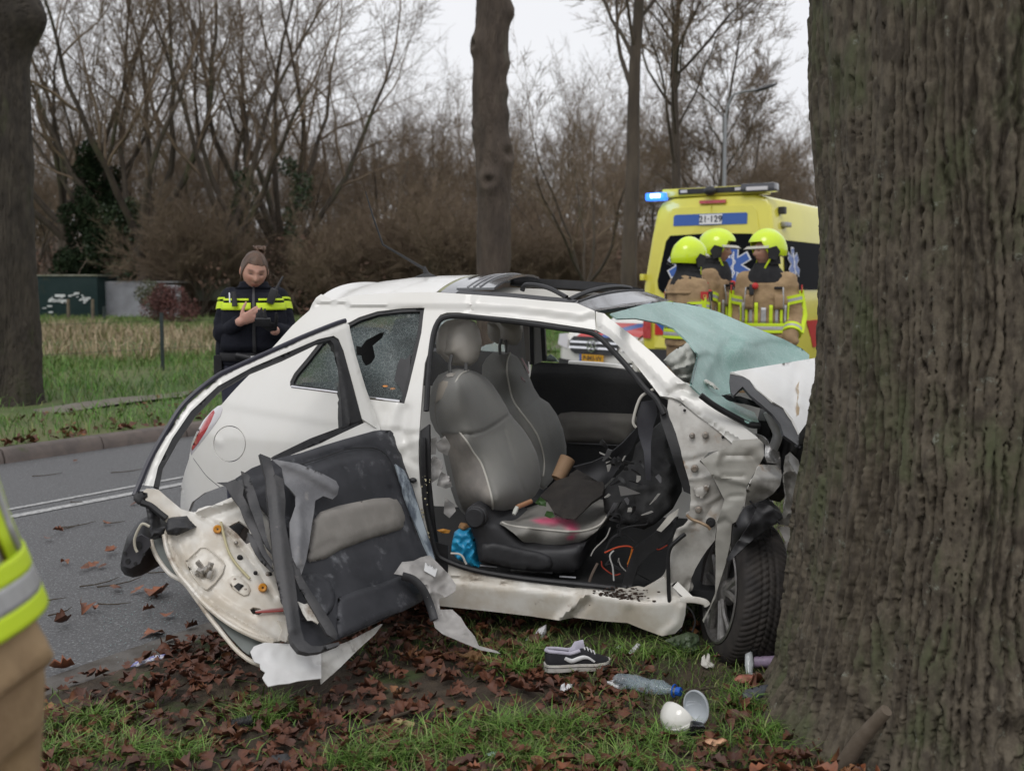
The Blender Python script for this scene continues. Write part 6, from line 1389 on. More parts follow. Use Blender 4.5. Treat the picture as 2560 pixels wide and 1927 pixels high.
def star(parent, org, right, up, R_, name='emblem'):
    r_, u_ = Vector(right).normalized(), Vector(up).normalized(); n_ = r_.cross(u_)
    P = lambda L, z: [Vector(org) + r_ * q.x + u_ * q.y + n_ * z for q in L]
    e = MB().prism(P(star_outline(R_, R_ * .52), .004), n_ * .003).build(name, WHT, parent, smooth=False)
    MB().prism(P(star_outline(R_ * .92, R_ * .40), .008), n_ * .003).build('emblem_star', BLUE, e, smooth=False)
    b = MB(); b.tube([Vector(org) + n_ * .013 + u_ * (R_ * .7 * t) for t in (-1, 0, 1)], R_ * .035, 6)
    b.tube([Vector(org) + n_ * .013 + u_ * (R_ * (.6 * t)) + r_ * (R_ * .11 * math.sin(t * 6.5)) for t in np.linspace(-1, 1, 24)], R_ * .032, 6); b.build('emblem_staff', WHT, e)
    return e
AC = at_y(*T('W', (1531, 620))[0], 15.45); AC.z = 0
af = RD.copy(); ar = Vector((RD.y, -RD.x, 0)); az = Vector((0, 0, 1))
AC = AC + af * 0
amb = empty('ambulance', AC, 'yellow ambulance seen from behind with a lit blue roof lamp', 'ambulance')
def A_(l, a, z): return AC + af * l + ar * a + az * z      # l forward, a to its right, z up
sec = [(-.90, .34), (-.97, .42), (-1.0, .75), (-1.0, 1.2), (-.985, 1.5), (-.90, 2.2), (-.84, 2.56), (-.78, 2.67), (-.60, 2.735), (0, 2.75)]
sec = sec + [(-a, z) for a, z in sec[-2::-1]]
b = MB(); rings = []
for l, k, lean in ((-.02, .955, 0), (0.0, .985, 0), (.05, 1, 0), (4.3, 1, 0), (4.6, .98, 0), (5.3, .93, 1), (6.0, .88, 2)):
    ring = []
    for a, z in sec:
        zz = .34 + (z - .34) * (1 if lean == 0 else (.80 if lean == 1 else .46)); zk = zz if l > 0 else 1.55 + (zz - 1.55) * k
        ring.append(A_(l + .10 * max(0, z - 1.5), a * k, zk))
    rings.append(ring)
b.loft(rings); b.build('body', YEL, amb, ang=30)
def rearp(a, z, o=.03): return A_(.10 * max(0, z - 1.5) - o, a, z)
def rear_poly(name, mat, pts, o, th=.01, parent=amb):
    return MB().prism([rearp(a, z, o) for a, z in pts], -af * th).build(name, mat, parent, smooth=False)
dr = [(-.80, .62), (-.80, 1.5), (-.70, 2.2), (-.64, 2.52), (-.58, 2.58), (-.012, 2.60), (-.012, .62)]
for s in (1, -1):
    d_ = rear_poly('rear_door', YEL, [(s * a, z) for a, z in dr][::s], .022, .012)
    rear_poly('window', BLKG, [(s * a, z) for a, z in ((-.74, 1.46), (-.76, 1.56), (-.66, 2.12), (-.60, 2.2), (-.014, 2.22), (-.014, 1.40), (-.68, 1.40))][::s], .036, .006, d_)
    MB().box(rearp(s * -.98, 1.62, .05), (.10, .06, .09), Matrix.Rotation(math.atan2(RD.y, RD.x), 3, 'Z'), .01).build('hinge', YEL, d_)
    star(d_, rearp(s * -.36, 1.78, .045), ar, az + af * .1, .255)
    rear_poly('tail_light', REDL, [(s * a, z) for a, z in ((-.97, .75), (-.97, 1.25), (-.85, 1.25), (-.85, .75))][::s], .028, .02)
    rear_poly('red_panel', REDP, [(s * a, z) for a, z in ((-.79, .80), (-.79, 1.12), (-.02, 1.12), (-.02, .80))][::s], .036, .004, d_)
    rear_poly('blue_stripe', BLUE, [(s * a, z) for a, z in ((-.79, .98), (-.60, .80), (-.42, .80), (-.79, 1.10))][::s], .041, .003, d_)
rear_poly('blue_band', BLUE, [(-.56, 2.335), (-.56, 2.47), (-.53, 2.49), (.50, 2.49), (.52, 2.47), (.52, 2.335)], .040, .004)
rear_poly('number_plate_white', WHT, [(-.17, 2.345), (-.17, 2.48), (.16, 2.48), (.16, 2.345)], .046, .003)
text('fleet_number', '21·129', .125, rearp(-.005, 2.41, .053), ar, az, INK, amb)
rear_poly('brake_lamp', REDL, [(-.18, 2.63), (-.18, 2.675), (.2, 2.675), (.2, 2.63)], .02, .04)
rear_poly('step_bumper', M('bumper_dark', (.03, .03, .032), rough=.6), [(-.98, .36), (-.98, .60), (.98, .60), (.98, .36)], .0, .14)
rear_poly('licence_plate', M('plate_yellow', (.70, .36, .02), rough=.4), [(-.62, .66), (-.62, .77), (-.10, .77), (-.10, .66)], .038, .006)
rear_poly('plate_blue', BLUE, [(-.62, .66), (-.62, .77), (-.575, .77), (-.575, .66)], .046, .003)
rear_poly('door_handle', BLACKP, [(-.55, .84), (-.50, .93), (-.2, .93), (-.16, .84)], .05, .03)
ROT = Matrix.Rotation(math.atan2(RD.y, RD.x), 3, 'Z')
MB().box(A_(.25, -.02, 2.80), (.30, 1.5, .12), ROT, .03).build('roof_spoiler', YEL, amb)
lb = MB().box(rearp(-.02, 2.81, .02), (.07, .98, .075), ROT, .012).build('work_light_bar', BLACKP, amb)
for a in (-.42, .38): MB().box(rearp(a, 2.81, .06), (.02, .10, .04), ROT, .005).build('work_light', LENS, lb)
MB().ell(rearp(-.02, 2.80, .09), (.09, .09, .065)).build('rear_camera', BLACKP, lb)
BLAMP = M('blue_lamp', (.05, .2, .8), rough=.1, emit=(.03, .20, 1.0), estr=1.6); BCORE = M('blue_lamp_core', (.8, .9, 1), emit=(.62, .82, 1.0), estr=4.0)
bl = MB().box(rearp(-.84, 2.755, .04), (.14, .30, .11), ROT, .03).build('blue_beacon', BLAMP, amb); MB().box(rearp(-.83, 2.765, .115), (.012, .15, .055), ROT, .005).build('beacon_lamp', BCORE, bl)
pl_ = bpy.data.lights.new('beacon_light', 'POINT'); pl_.energy = 2; pl_.color = (.25, .5, 1); pl_.shadow_soft_size = .1; po = bpy.data.objects.new('beacon_light', pl_); COL.objects.link(po); po.parent = amb; po.location = rearp(-.84, 2.80, .30) - AC
MB().box(rearp(.66, 2.815, .01), (.20, .48, .12), ROT, .035).build('corner_beacon', M('dark_beacon', (.05, .05, .06), rough=.08, coat=.8), amb)
MB().box(rearp(.66, 2.80, .115), (.012, .3, .05), ROT, .004).build('beacon_lens', LENS, amb)
def sidep(l, z, o=.012):
    a = float(np.interp(z, [.42, .75, 1.2, 1.5, 2.2, 2.56], [.97, 1.0, 1.0, .985, .90, .84])); return A_(l + .10 * max(0, z - 1.5), a + o, z)
def side_poly(name, mat, pts, o, th=.008):
    return MB().prism([sidep(l, z, o) for l, z in pts], ar * th).build(name, mat, amb, smooth=False)
side_poly('side_window', BLKG, [(.28, 1.44), (.26, 1.55), (.32, 2.05), (.40, 2.12), (2.2, 2.12), (2.2, 1.44)], .008)
star(amb, sidep(.62, 1.79, .03), af, az - ar * .12, .24)
text('fleet_number', '21-129', .19, sidep(.75, 1.17, .012), af, az, INK, amb); text('fleet_number', '-2', .2, sidep(.35, .92, .012), af, az, INK, amb)
side_poly('red_stripe', REDP, [(1.6, .6), (1.2, 1.0), (4.2, 1.0), (4.2, .6)], .006)
for l, z in ((.28, 2.52), (.38, 2.33)): MB().box(sidep(l, z, .05), (.10 if z > 2.4 else .2, .09, .10 if z > 2.4 else .07), ROT, .015).build('side_lamp', BLACKP if z > 2.4 else STEEL, amb)
for l in (.95, 4.9):
    for s in (-1, 1):
        b = MB(); b.lathe([(.18, .1), (.2, .12), (.32, .1), (.345, .06), (.345, -.06), (.32, -.1), (.18, -.1)], A_(l, s * .86, .345), (ar * s).to_track_quat('Z', 'Y').to_matrix(), 28); b.lathe([(0, .06), (.19, .08)], A_(l, s * .86, .345), (ar * s).to_track_quat('Z', 'Y').to_matrix(), 20); b.build('wheel', RUBBER, amb)

# police car, half hidden beyond the wreck
PCF = Vector((-.76, -.65, 0)).normalized(); PCR = Vector((PCF.y, -PCF.x, 0))
PC = at_y(*T('d', (1475, 640))[0], 17.2); pz = PC.z - .66; PC.z = min(pz, .0)
pol = empty('police_car', PC, 'white police car with red and blue stripes and yellow number plate beyond the wreck', 'car')
pcr = Vector((-PCF.y, PCF.x, 0))      # image-right side of its front
def PB(l, a, z): return PC - PCF * l + pcr * a + az * z
b = MB(); prof_ = [(0, .24, .62, .74), (.06, .2, .70, .84), (.3, .2, .86, .89), (.9, .2, .98, .90), (1.15, .2, 1.06, .90), (1.75, .2, 1.50, .90), (2.6, .2, 1.56, .90), (3.7, .2, 1.50, .89), (4.2, .22, 1.05, .88), (4.35, .3, .9, .82)]
rings = []
for l, z0, z1, hw in prof_:
    zm = min(z1, .92); tw_ = hw if z1 < 1.0 else hw * (1 - .22 * (z1 - .95) / .6)
    rings.append([PB(l, a, z) for a, z in ((-hw * .9, z0), (-hw, z0 + .12), (-hw, zm * .8), (-hw * .97, zm), (-tw_ * .9, z1 - .03), (-tw_ * .55, z1), (0, z1 + .015), (tw_ * .55, z1), (tw_ * .9, z1 - .03), (hw * .97, zm), (hw, zm * .8), (hw, z0 + .12), (hw * .9, z0))])
b.loft(rings); b.build('body', WHITE, pol, ang=28)
def front(name, mat, pts, o, th=.01, parent=pol):
    return MB().prism([PB(-o - .015 + .06 * max(0, abs(a) - .56) + max(0, (z - .62)) * .3, a, z) for a, z in pts], PCF * th).build(name, mat, parent, smooth=False)
gr = front('grille', BLACKP, [(-.50, .58), (-.56, .72), (-.48, .80), (.48, .80), (.56, .72), (.50, .58), (.40, .53), (-.40, .53)], .02)
for z in (.615, .70): front('grille_bar', CHROME, [(-.52, z), (-.52, z + .032), (.52, z + .032), (.52, z)], .034, .012, gr)
ec = PB(-.07, 0, .665)
b = MB(); fm = PCF.to_track_quat('Z', 'Y').to_matrix(); b.lathe([(.088, -.008), (.098, 0), (.098, .012), (.084, .012), (.084, 0)], ec, fm, 32)
for k in range(3):
    a = math.pi / 2 + k * 2 * math.pi / 3; d_ = pcr * math.cos(a) + az * math.sin(a); nn = d_.cross(PCF)
    b.prism([ec + d_ * .088, ec + nn * .016, ec - nn * .016], PCF * .012)
b.build('emblem', CHROME, gr, smooth=False)
front('licence_plate', M('plate_yellow', (.70, .36, .02), rough=.4), [(-.26, .415), (-.26, .53), (.26, .53), (.26, .415)], .05, .008)
front('plate_blue', BLUE, [(-.26, .415), (-.26, .53), (-.215, .53), (-.215, .415)], .060, .003)
text('plate_number', 'P-843-VV', .105, PB(-.078, .025, .472), pcr, az, INK, pol, .001)
for s in (-1, 1):
    front('headlight', LENS, [(s * .60, .60), (s * .62, .74), (s * .70, .84), (s * .86, .82), (s * .84, .66)][::s], -.02, .03)
    front('air_intake', BLACKP, [(s * .50, .26), (s * .54, .42), (s * .80, .44), (s * .78, .30)][::s], .0, .02)
front('lower_grille', BLACKP, [(-.46, .24), (-.48, .36), (.48, .36), (.46, .24)], .03)
for a0, a1, m_ in ((-.62, -.10, REDP), (-.10, .22, BLUE), (.22, .7, REDP)):
    V = []; 
    for l in np.linspace(.14, .88, 8):
        zt_ = float(np.interp(l, [.06, .3, .9], [.70, .86, .98]))
        V += [PB(l, a0 + .25 * l, zt_ + .018), PB(l, a1 + .25 * l, zt_ + .018)]
    mesh('bonnet_stripe', V, [(2 * i, 2 * i + 1, 2 * i + 3, 2 * i + 2) for i in range(7)], m_, pol)
for s in (-1, 1):
    MB().prism([PB(l, s * (.91 - .17 * max(0, z - .95) / .6), z) for l, z in ((1.35, 1.0), (1.85, 1.42), (3.4, 1.42), (3.75, 1.0))], pcr * s * .01).build('side_window', BLKG, pol, smooth=False)
    for l in (.75, 3.4):
        b = MB(); b.lathe([(0, .1), (.2, .12), (.31, .1), (.325, .06), (.325, -.08), (0, -.08)], PB(l, s * .78, .325), (pcr * s).to_track_quat('Z', 'Y').to_matrix(), 24); b.build('wheel', RUBBER, pol)
MB().prism([PB(1.15, -.70, 1.07), PB(1.15, .70, 1.07), PB(1.72, .58, 1.475), PB(1.72, -.58, 1.475)], PCF * .015 + az * .02).build('windscreen', BLKG, pol, smooth=False)

# ------------------------------------------------------------------ people
SKIN = attr_mat('skin', .5, spec=.4); SKIN.node_tree.nodes['Principled BSDF'].inputs['Subsurface Weight'].default_value = .08
TAN = M('tan_fire_cloth', (.38, .26, .14), (.28, .185, .10), 6, .8, bump=.006, bscale=22, c3=(.15, .10, .06), s3=9, t3=(.62, .8))
HIVIZ = M('hiviz_yellow', (.60, .78, .03), rough=.55, spec=.3); SILV = M('reflective_silver', (.46, .46, .46), (.38, .38, .38), 30, .4, metal=.2)
NAVY = M('navy_cloth', (.008, .009, .015), (.013, .014, .021), 8, .85, spec=.2, bump=.005, bscale=28); TROU = M('navy_trousers', (.020, .022, .04), (.03, .032, .05), 6, .85, bump=.004, bscale=20)
HELM = M('helmet_yellow', (.66, .85, .02), (.60, .80, .02), 4, .22, coat=.5); VISOR = M('clear_visor', (.72, .70, .6), rough=.06, alpha=.5, spec=.6)
KNIT = M('black_hood', (.012, .012, .014), (.02, .02, .022), 14, .9, bump=.004, bscale=40); BADGE = M('red_badge', (.52, .03, .03), rough=.6); GOLD = M('badge_gold', (.6, .4, .12), rough=.5)
def union(name, mb, mat, parent, vox=.010, it=6):
    o = mesh(name, mb.v, mb.f, mat, parent)
    m1 = o.modifiers.new('u', 'REMESH'); m1.mode = 'VOXEL'; m1.voxel_size = vox
    m2 = o.modifiers.new('s', 'SMOOTH'); m2.iterations = it; m2.factor = .5
    dg = bpy.context.evaluated_depsgraph_get(); me = bpy.data.meshes.new_from_object(o.evaluated_get(dg))
    o.modifiers.clear(); old = o.data; o.data = me; bpy.data.meshes.remove(old)
    if not me.materials: me.materials.append(mat)
    me.polygons.foreach_set('use_smooth', [True] * len(me.polygons)); return o
def limb(mb, pts, rad, n=14):
    mb.tube(pts, rad, n)
    for p, r_ in zip(pts, rad): mb.ell(p, (r_, r_, r_), n=12, m=8)
def head_mesh(c, Rm, sc, look='m'):
    """Skull, face and ears; local -Y is the face. Returns vertices, faces, pigment."""
    n, m = 56, 44; V = []; C = []
    for i in range(m + 1):
        ph = math.pi * i / m
        for k in range(n):
            th = 2 * math.pi * k / n
            x, y, z = math.sin(ph) * math.cos(th), math.sin(ph) * math.sin(th), math.cos(ph)
            X_, Y_, Z_ = x * .077, y * .097, z * .118
            if Z_ < 0: X_ *= 1 - .30 * (-z) ** 1.4; Y_ *= 1 - .22 * (-z) ** 2 if Y_ > 0 else 1 - .06 * (-z)
            if Y_ < 0:                                   # the face
                Y_ = -abs(Y_) ** .9 * .097 ** .1
                g_ = lambda cx, cz, s, sz=None: math.exp(-((X_ - cx) / s) ** 2 - ((Z_ - cz) / (sz or s)) ** 2)
                Y_ -= .024 * g_(0, -.022, .011, .016) + .012 * g_(0, .002, .009, .022)      # nose
                Y_ += .011 * (g_(.031, .010, .015, .010) + g_(-.031, .010, .015, .010))       # sockets
                Y_ -= .005 * g_(0, .030, .045, .008) + .006 * g_(0, -.058, .020, .007) + .004 * g_(0, -.067, .016, .006) + .010 * g_(0, -.098, .022, .016) + .004 * (g_(.042, -.02, .02) + g_(-.042, -.02, .02))
            c_ = np.array([.52, .30, .225])
            if Y_ < -.04:
                e = lambda cx, cz, sx, sz: math.exp(-((X_ - cx) / sx) ** 4 - ((Z_ - cz) / sz) ** 4)
                c_ = c_ * (1 - .25 * e(0, -.062, .024, .009)) * np.array([1, 1 - .3 * e(0, -.062, .024, .009), 1 - .3 * e(0, -.062, .024, .009)])
                c_ = c_ * np.array([1, 1 - .10 * e(.045, -.025, .022, .02) - .10 * e(-.045, -.025, .022, .02), 1 - .12 * e(.045, -.025, .022, .02) - .12 * e(-.045, -.025, .022, .02)])
                br = e(.033, .030, .019, .005) + e(-.033, .030, .019, .005); c_ = c_ * (1 - min(br, 1) * .72)
                ey = e(.031, .010, .013, .0045) + e(-.031, .010, .013, .0045); c_ = c_ * (1 - min(ey, 1) * .85)
                if look == 'm': c_ = c_ * (1 - .18 * e(0, -.085, .06, .03) * 1)
            V.append(Vector((X_, Y_, Z_))); C.append(c_)
    F = [(i * n + k, i * n + (k + 1) % n, (i + 1) * n + (k + 1) % n, (i + 1) * n + k) for i in range(m) for k in range(n)]
    b = MB(); b.add(V, F)
    for s in (-1, 1): b.ell((s * .076, .012, -.008), (.012, .020, .032), Matrix.Rotation(s * .35, 3, 'Z'), 12, 8)
    C += [np.array([.50, .27, .20])] * (len(b.v) - len(C))
    return [Vector(c) + Rm @ (Vector(v) * sc) for v in b.v], b.f, C
def hand(mb, wrist, dirv, palm_n, sc=1.0, curl=.5, thumb=1, spread=.12, curls=None):
    """Palm and five unequal fingers; dirv from wrist to knuckles, palm_n out of the palm."""
    d = Vector(dirv).normalized(); n_ = Vector(palm_n); n_ = (n_ - d * n_.dot(d)).normalized(); s = d.cross(n_)
    W_ = Vector(wrist); pl = .088 * sc
    rings = []
    for t, hw, ht in ((0, .026, .018), (.3, .034, .017), (.7, .041, .015), (1, .040, .012)):
        rings.append([W_ + d * pl * t + s * (math.cos(a) * hw * sc) + n_ * (math.sin(a) * ht * sc) for a in (2 * math.pi * k / 14 for k in range(14))])
    mb.loft(rings)
    for i, (o, L) in enumerate(((-.030, .070), (-.010, .080), (.011, .074), (.030, .058))):
        c_ = (curls[i] if curls else curl); p = W_ + d * pl * .9 + s * o * sc; dd = (d + s * (o * spread * 28)).normalized(); P = [p]
        for f in (.42, .33, .25):
            ang = c_ * .9; dd = (dd * math.cos(ang) + n_ * math.sin(ang)).normalized(); P.append(P[-1] + dd * L * f * sc)
        limb(mb, P, [.0098 * sc, .0092 * sc, .0082 * sc, .007 * sc], 10)
    p = W_ + d * pl * .25 + s * (-.026 * thumb) * sc; dd = (d * .6 - s * thumb * .75 + n_ * .35).normalized(); P = [p]
    for f in (.038, .03, .026):
        P.append(P[-1] + dd * f * sc); dd = (dd + d * .25 + n_ * .2).normalized()
    limb(mb, P, [.0125 * sc, .0115 * sc, .0105 * sc, .008 * sc], 10)
class Body:
    """Frame of a standing person: foot point, facing angle, scale."""
    def __init__(s, x, y, face, sc, z=0, lean=0):
        s.lean = lean
        s.o = Vector((x, y, z)); s.f = Vector((math.sin(face), math.cos(face), 0)); s.r = Vector((s.f.y, -s.f.x, 0)); s.k = sc
    def p(s, a, b, z): return s.o + (s.r * a + s.f * b) * s.k + Vector((s.lean * max(0, z - .9), 0, z * s.k))
    def ring(s, cx, cy, z, rx, ry, n=32, sq=2.4):
        out = []
        for i in range(n):
            t = 2 * math.pi * i / n; c_, d_ = math.cos(t), math.sin(t)
            out.append(s.p(cx + rx * math.copysign(abs(c_) ** (2 / sq), c_), cy + ry * math.copysign(abs(d_) ** (2 / sq), d_), z))
        return out
def torso_fn(B, secs):
    zs = [q[0] for q in secs]
    def f(th, z, o=0):
        cx, cy, rx, ry = (float(np.interp(z, zs, [q[i] for q in secs])) for i in (1, 2, 3, 4)); c_, d_ = math.cos(th), math.sin(th)
        return B.p(cx + (rx + o) * math.copysign(abs(c_) ** .83, c_), cy + (ry + o) * math.copysign(abs(d_) ** .83, d_), z)
    return f
def band(name, mat, parent, tf, t0, t1, z0, z1, o=.012, nt=40, nz=5, th=.006):
    V = []; 
    for k in range(2):
        for i in range(nz + 1):
            for j in range(nt + 1):
                V.append(tf(t0 + (t1 - t0) * j / nt, z0 + (z1 - z0) * i / nz, o - k * th))
    n = nt + 1; m = n * (nz + 1)
    F = [(i * n + j, i * n + j + 1, (i + 1) * n + j + 1, (i + 1) * n + j) for i in range(nz) for j in range(nt)]
    F += [tuple(m + q for q in f[::-1]) for f in F]
    rim_ = [(i * n, (i + 1) * n) for i in range(nz)] + [((i + 1) * n + nt, i * n + nt) for i in range(nz)] + [(j + 1, j) for j in range(nt)] + [(nz * n + j, nz * n + j + 1) for j in range(nt)]
    F += [(a, b_, m + b_, m + a) for a, b_ in rim_]
    return mesh(name, V, F, mat, parent)
def sleeve_band(name, mat, parent, p0, p1, r0, r1, t0, t1, o=.008, n=20):
    p0, p1 = Vector(p0), Vector(p1); b = MB()
    b.tube([p0.lerp(p1, t0), p0.lerp(p1, (t0 + t1) / 2), p0.lerp(p1, t1)], [r0 + (r1 - r0) * t0 + o, r0 + (r1 - r0) * (t0 + t1) / 2 + o, r0 + (r1 - r0) * t1 + o], n)
    return b.build(name, mat, parent)
def rot_head(yaw, pitch, roll=0):
    """Face direction: yaw 0 looks along +Y, positive to the right; pitch down positive."""
    return Matrix.Rotation(-yaw, 3, 'Z') @ Matrix.Rotation(math.pi, 3, 'Z') @ Matrix.Rotation(pitch, 3, 'X') @ Matrix.Rotation(roll, 3, 'Y')

def firefighter(x, y, face, hyaw, label, sc=1.03, helm_tint=None, arms=((.36, .10), (.36, .10)), detail=True, hpitch=.05, lean=0):
    sc *= 1.02
    B = Body(x, y, face, sc, 0, lean); e = empty('person', B.o, label, 'person')
    hd = B.p(0, .02, 1.695); Rm = rot_head(hyaw, hpitch)
    mb = MB(); limb(mb, [B.p(0, -.01, 1.45), B.p(0, .0, 1.56), B.p(0, .01, 1.66)], [.075 * sc, .062 * sc, .058 * sc])
    mb.loft([B.ring(0, 0, z, rx, ry) for z, rx, ry in ((.92, .15, .10), (1.1, .15, .10), (1.3, .18, .11), (1.44, .14, .09), (1.5, .06, .06))])
    hands_ = []
    A = []
    for s, (ox, fw) in zip((-1, 1), arms):
        sh, el, wr = B.p(s * .168, -.01, 1.45), B.p(s * (.175 + .10 * ox * 2), -.04 + fw * .2, 1.16), B.p(s * (.185 + .12 * ox), .04 + fw, .93 + fw * .2)
        A.append((sh, el, wr)); limb(mb, [sh, el, wr], [.05 * sc, .04 * sc, .03 * sc])
        hand(mb, wr, (wr - el).normalized() + Vector((0, 0, -.3)), B.f * .3 - B.r * s, sc, .35, thumb=s)
    for s in (-1, 1): limb(mb, [B.p(s * .09, 0, .95), B.p(s * .10, .01, .50), B.p(s * .11, 0, .10)], [.085 * sc, .06 * sc, .045 * sc])
    body_ = union('body', mb, SKIN, e, .015, 4)
    hv, hf, hc = head_mesh(hd, Rm, sc)
    nb = len(body_.data.vertices); bm = bmesh.new(); bm.from_mesh(body_.data)
    vs2 = [bm.verts.new(v - ROOT[e]) for v in hv]; bm.verts.index_update()
    for f in hf:
        try: bm.faces.new([vs2[i] for i in f]).smooth = True
        except ValueError: pass
    bm.to_mesh(body_.data); bm.free()
    pigment(body_, np.concatenate([np.tile([[.48, .28, .21]], (nb, 1)), np.array(hc)]))
    body_.data.polygons.foreach_set('use_smooth', [True] * len(body_.data.polygons))
    # clothing
    secs = [(.96, 0, 0, .215, .17), (1.0, 0, 0, .212, .165), (1.15, 0, 0, .20, .155), (1.30, 0, 0, .205, .16), (1.44, 0, -.01, .195, .14), (1.50, 0, -.01, .165, .12), (1.56, 0, 0, .115, .105)]
    tf = torso_fn(B, secs)
    mb = MB(); mb.loft([B.ring(cx, cy, z, rx, ry, 36) for z, cx, cy, rx, ry in secs])
    for sh, el, wr in A: limb(mb, [sh + B.r * 0, el, wr + (el - wr).normalized() * .03], [.090 * sc, .078 * sc, .066 * sc])
    jk = union('jacket', mb, TAN, e, .016, 4)
    vj = np.empty(len(jk.data.vertices) * 3, np.float32); jk.data.vertices.foreach_get('co', vj); vj = vj.reshape(-1, 3); nn_ = np.array([v.normal for v in jk.data.vertices])
    vj += nn_ * (fbm((vj + [x, y, 0]) * [9, 9, 14], 3) * .009)[:, None]; jk.data.vertices.foreach_set('co', vj.ravel()); jk.data.update()
    full = 2 * math.pi
    for z0, z1, m_ in ((1.025, 1.05, HIVIZ), (1.05, 1.08, SILV), (1.08, 1.105, HIVIZ)): band('hem_band', m_, e, tf, 0, full, z0, z1, .016)
    for k in range(13):
        t = math.pi * (.08 + .84 * k / 12); 
        for fb in (0, math.pi):
            w = .062
            band('vertical_stripe', HIVIZ if k % 2 else SILV, e, tf, t + fb - w, t + fb + w, 1.105, 1.235 + .02 * (k % 3), .013, 5, 5)
    for s_, (sh, el, wr) in zip((-1, 1), A):
        for t0, t1, m_ in ((.42, .50, HIVIZ), (.50, .58, SILV), (.58, .66, HIVIZ)): sleeve_band('sleeve_band', m_, e, sh, el, .098 * sc, .082 * sc, t0, t1)
        for t0, t1, m_ in ((.45, .53, HIVIZ), (.53, .61, SILV), (.61, .69, HIVIZ)): sleeve_band('cuff_band', m_, e, el, wr, .082 * sc, .068 * sc, t0, t1)
        # long stripe down the outside of the sleeve
        o_ = (sh - B.p(0, 0, 1.43)).normalized() * .088 * sc
        b = MB(); b.tube([sh.lerp(el, .3) + o_ * 1.12, el + o_ * .98, el.lerp(wr, .7) + o_ * .86], .022 * sc, 10, flat=.5); b.build('sleeve_stripe', HIVIZ, e)
        bp = sh.lerp(el, .28) + o_ * 1.16
        r1, u1 = B.f * (-s_), Vector((0, 0, 1)); sh5 = [(-.035, .04), (.035, .04), (.035, -.01), (0, -.045), (-.035, -.01)]
        bd = MB().prism([bp + r1 * a * sc + u1 * b_ * sc for a, b_ in sh5], B.r * s_ * .008).build('badge', BADGE, e, smooth=False)
        MB().lathe([(.010, 0), (.018, .003), (.018, 0)], bp + B.r * s_ * .009, (B.r * s_).to_track_quat('Z', 'Y').to_matrix(), 14).build('badge_crest', GOLD, bd)
    if detail:
        for t0, t1 in ((.9, 1.25), (1.9, 2.25)):
            band('dark_yoke', KNIT, e, tf, t0, t1, 1.385, 1.405, .014, 10, 2)
            band('pocket', TAN, e, tf, t0, t1, 1.22, 1.34, .022, 10, 4, .012)
            band('silver_strip', SILV, e, tf, t0 + (.36 if t0 > 1.5 else -.08), t1 + (.07 if t0 > 1.5 else -.37), 1.22, 1.40, .017, 4, 6)
        band('back_strip', SILV, e, tf, math.pi * 1.15, math.pi * 1.25, 1.20, 1.44, .015, 5, 6)
        band('back_strip', SILV, e, tf, math.pi * 1.02, math.pi * 1.12, 1.30, 1.43, .015, 5, 6)
        band('back_yoke', TAN, e, tf, math.pi * 1.05, math.pi * 1.95, 1.40, 1.425, .016, 16, 2)
        MB().box(B.p(.10, .165, 1.38), (.035 * sc, .035 * sc, .085 * sc), None, .008).build('radio', BLACKP, e)
        MB().ell(B.p(.07, .17, 1.41), (.028 * sc, .02 * sc, .028 * sc)).build('alarm_unit', BADGE, e)
    # trousers and boots
    mb = MB(); mb.loft([B.ring(0, 0, z, rx, ry) for z, rx, ry in ((.86, .185, .135), (.95, .20, .15), (1.05, .20, .15))])
    for s in (-1, 1): limb(mb, [B.p(s * .095, 0, .92), B.p(s * .105, .015, .50), B.p(s * .115, 0, .10)], [.125 * sc, .10 * sc, .092 * sc])
    union('trousers', mb, TAN, e, .018, 3)
    for s in (-1, 1):
        for z0, z1, m_ in ((.30, .325, HIVIZ), (.325, .355, SILV), (.355, .38, HIVIZ)): sleeve_band('leg_band', m_, e, B.p(s * .115, 0, z0), B.p(s * .115, 0, z1), .098 * sc, .098 * sc, 0, 1)
        b = MB(); b.tube([B.p(s * .115, -.09, .05), B.p(s * .115, 0, .06), B.p(s * .12, .12, .045), B.p(s * .12, .19, .035)], [.045 * sc, .055 * sc, .05 * sc, .03 * sc], 12); b.tube([B.p(s * .115, -.03, .04), B.p(s * .115, -.03, .2)], [.055 * sc, .06 * sc], 12); b.build('boot', BLACKP, e)
    # hood round the neck, helmet
    mb = MB()
    for t, z, rx, ry in ((0, 1.44, .15, .125), (1, 1.50, .125, .115), (2, 1.57, .088, .095), (3, 1.63, .082, .10), (4, 1.66, .075, .09)): pass
    mb.loft([B.ring(0, .0, z, rx, ry, 28, 2.0) for z, rx, ry in ((1.44, .175, .14), (1.49, .165, .14), (1.53, .14, .13), (1.565, .11, .115), (1.60, .095, .10))])
    hood = mb.build('hood', KNIT, e)
    b = MB(); g_ = [[hd + Rm @ (Vector((math.sin(a) * (.093 + .012 * t), math.cos(a) * (.108 + .01 * t), .05 - .16 * t)) * sc) for a in np.linspace(-1.75, 1.75, 19)] for t in (0, .35, .7, 1)]
    g2 = [[hd + (p - hd) * .94 for p in r_] for r_ in g_]; b.loft(g_ , False, False); b.loft(g2, False, False); b.build('nape_cloth', KNIT, hood)
    b = MB(); n, m = 44, 22; HV = []
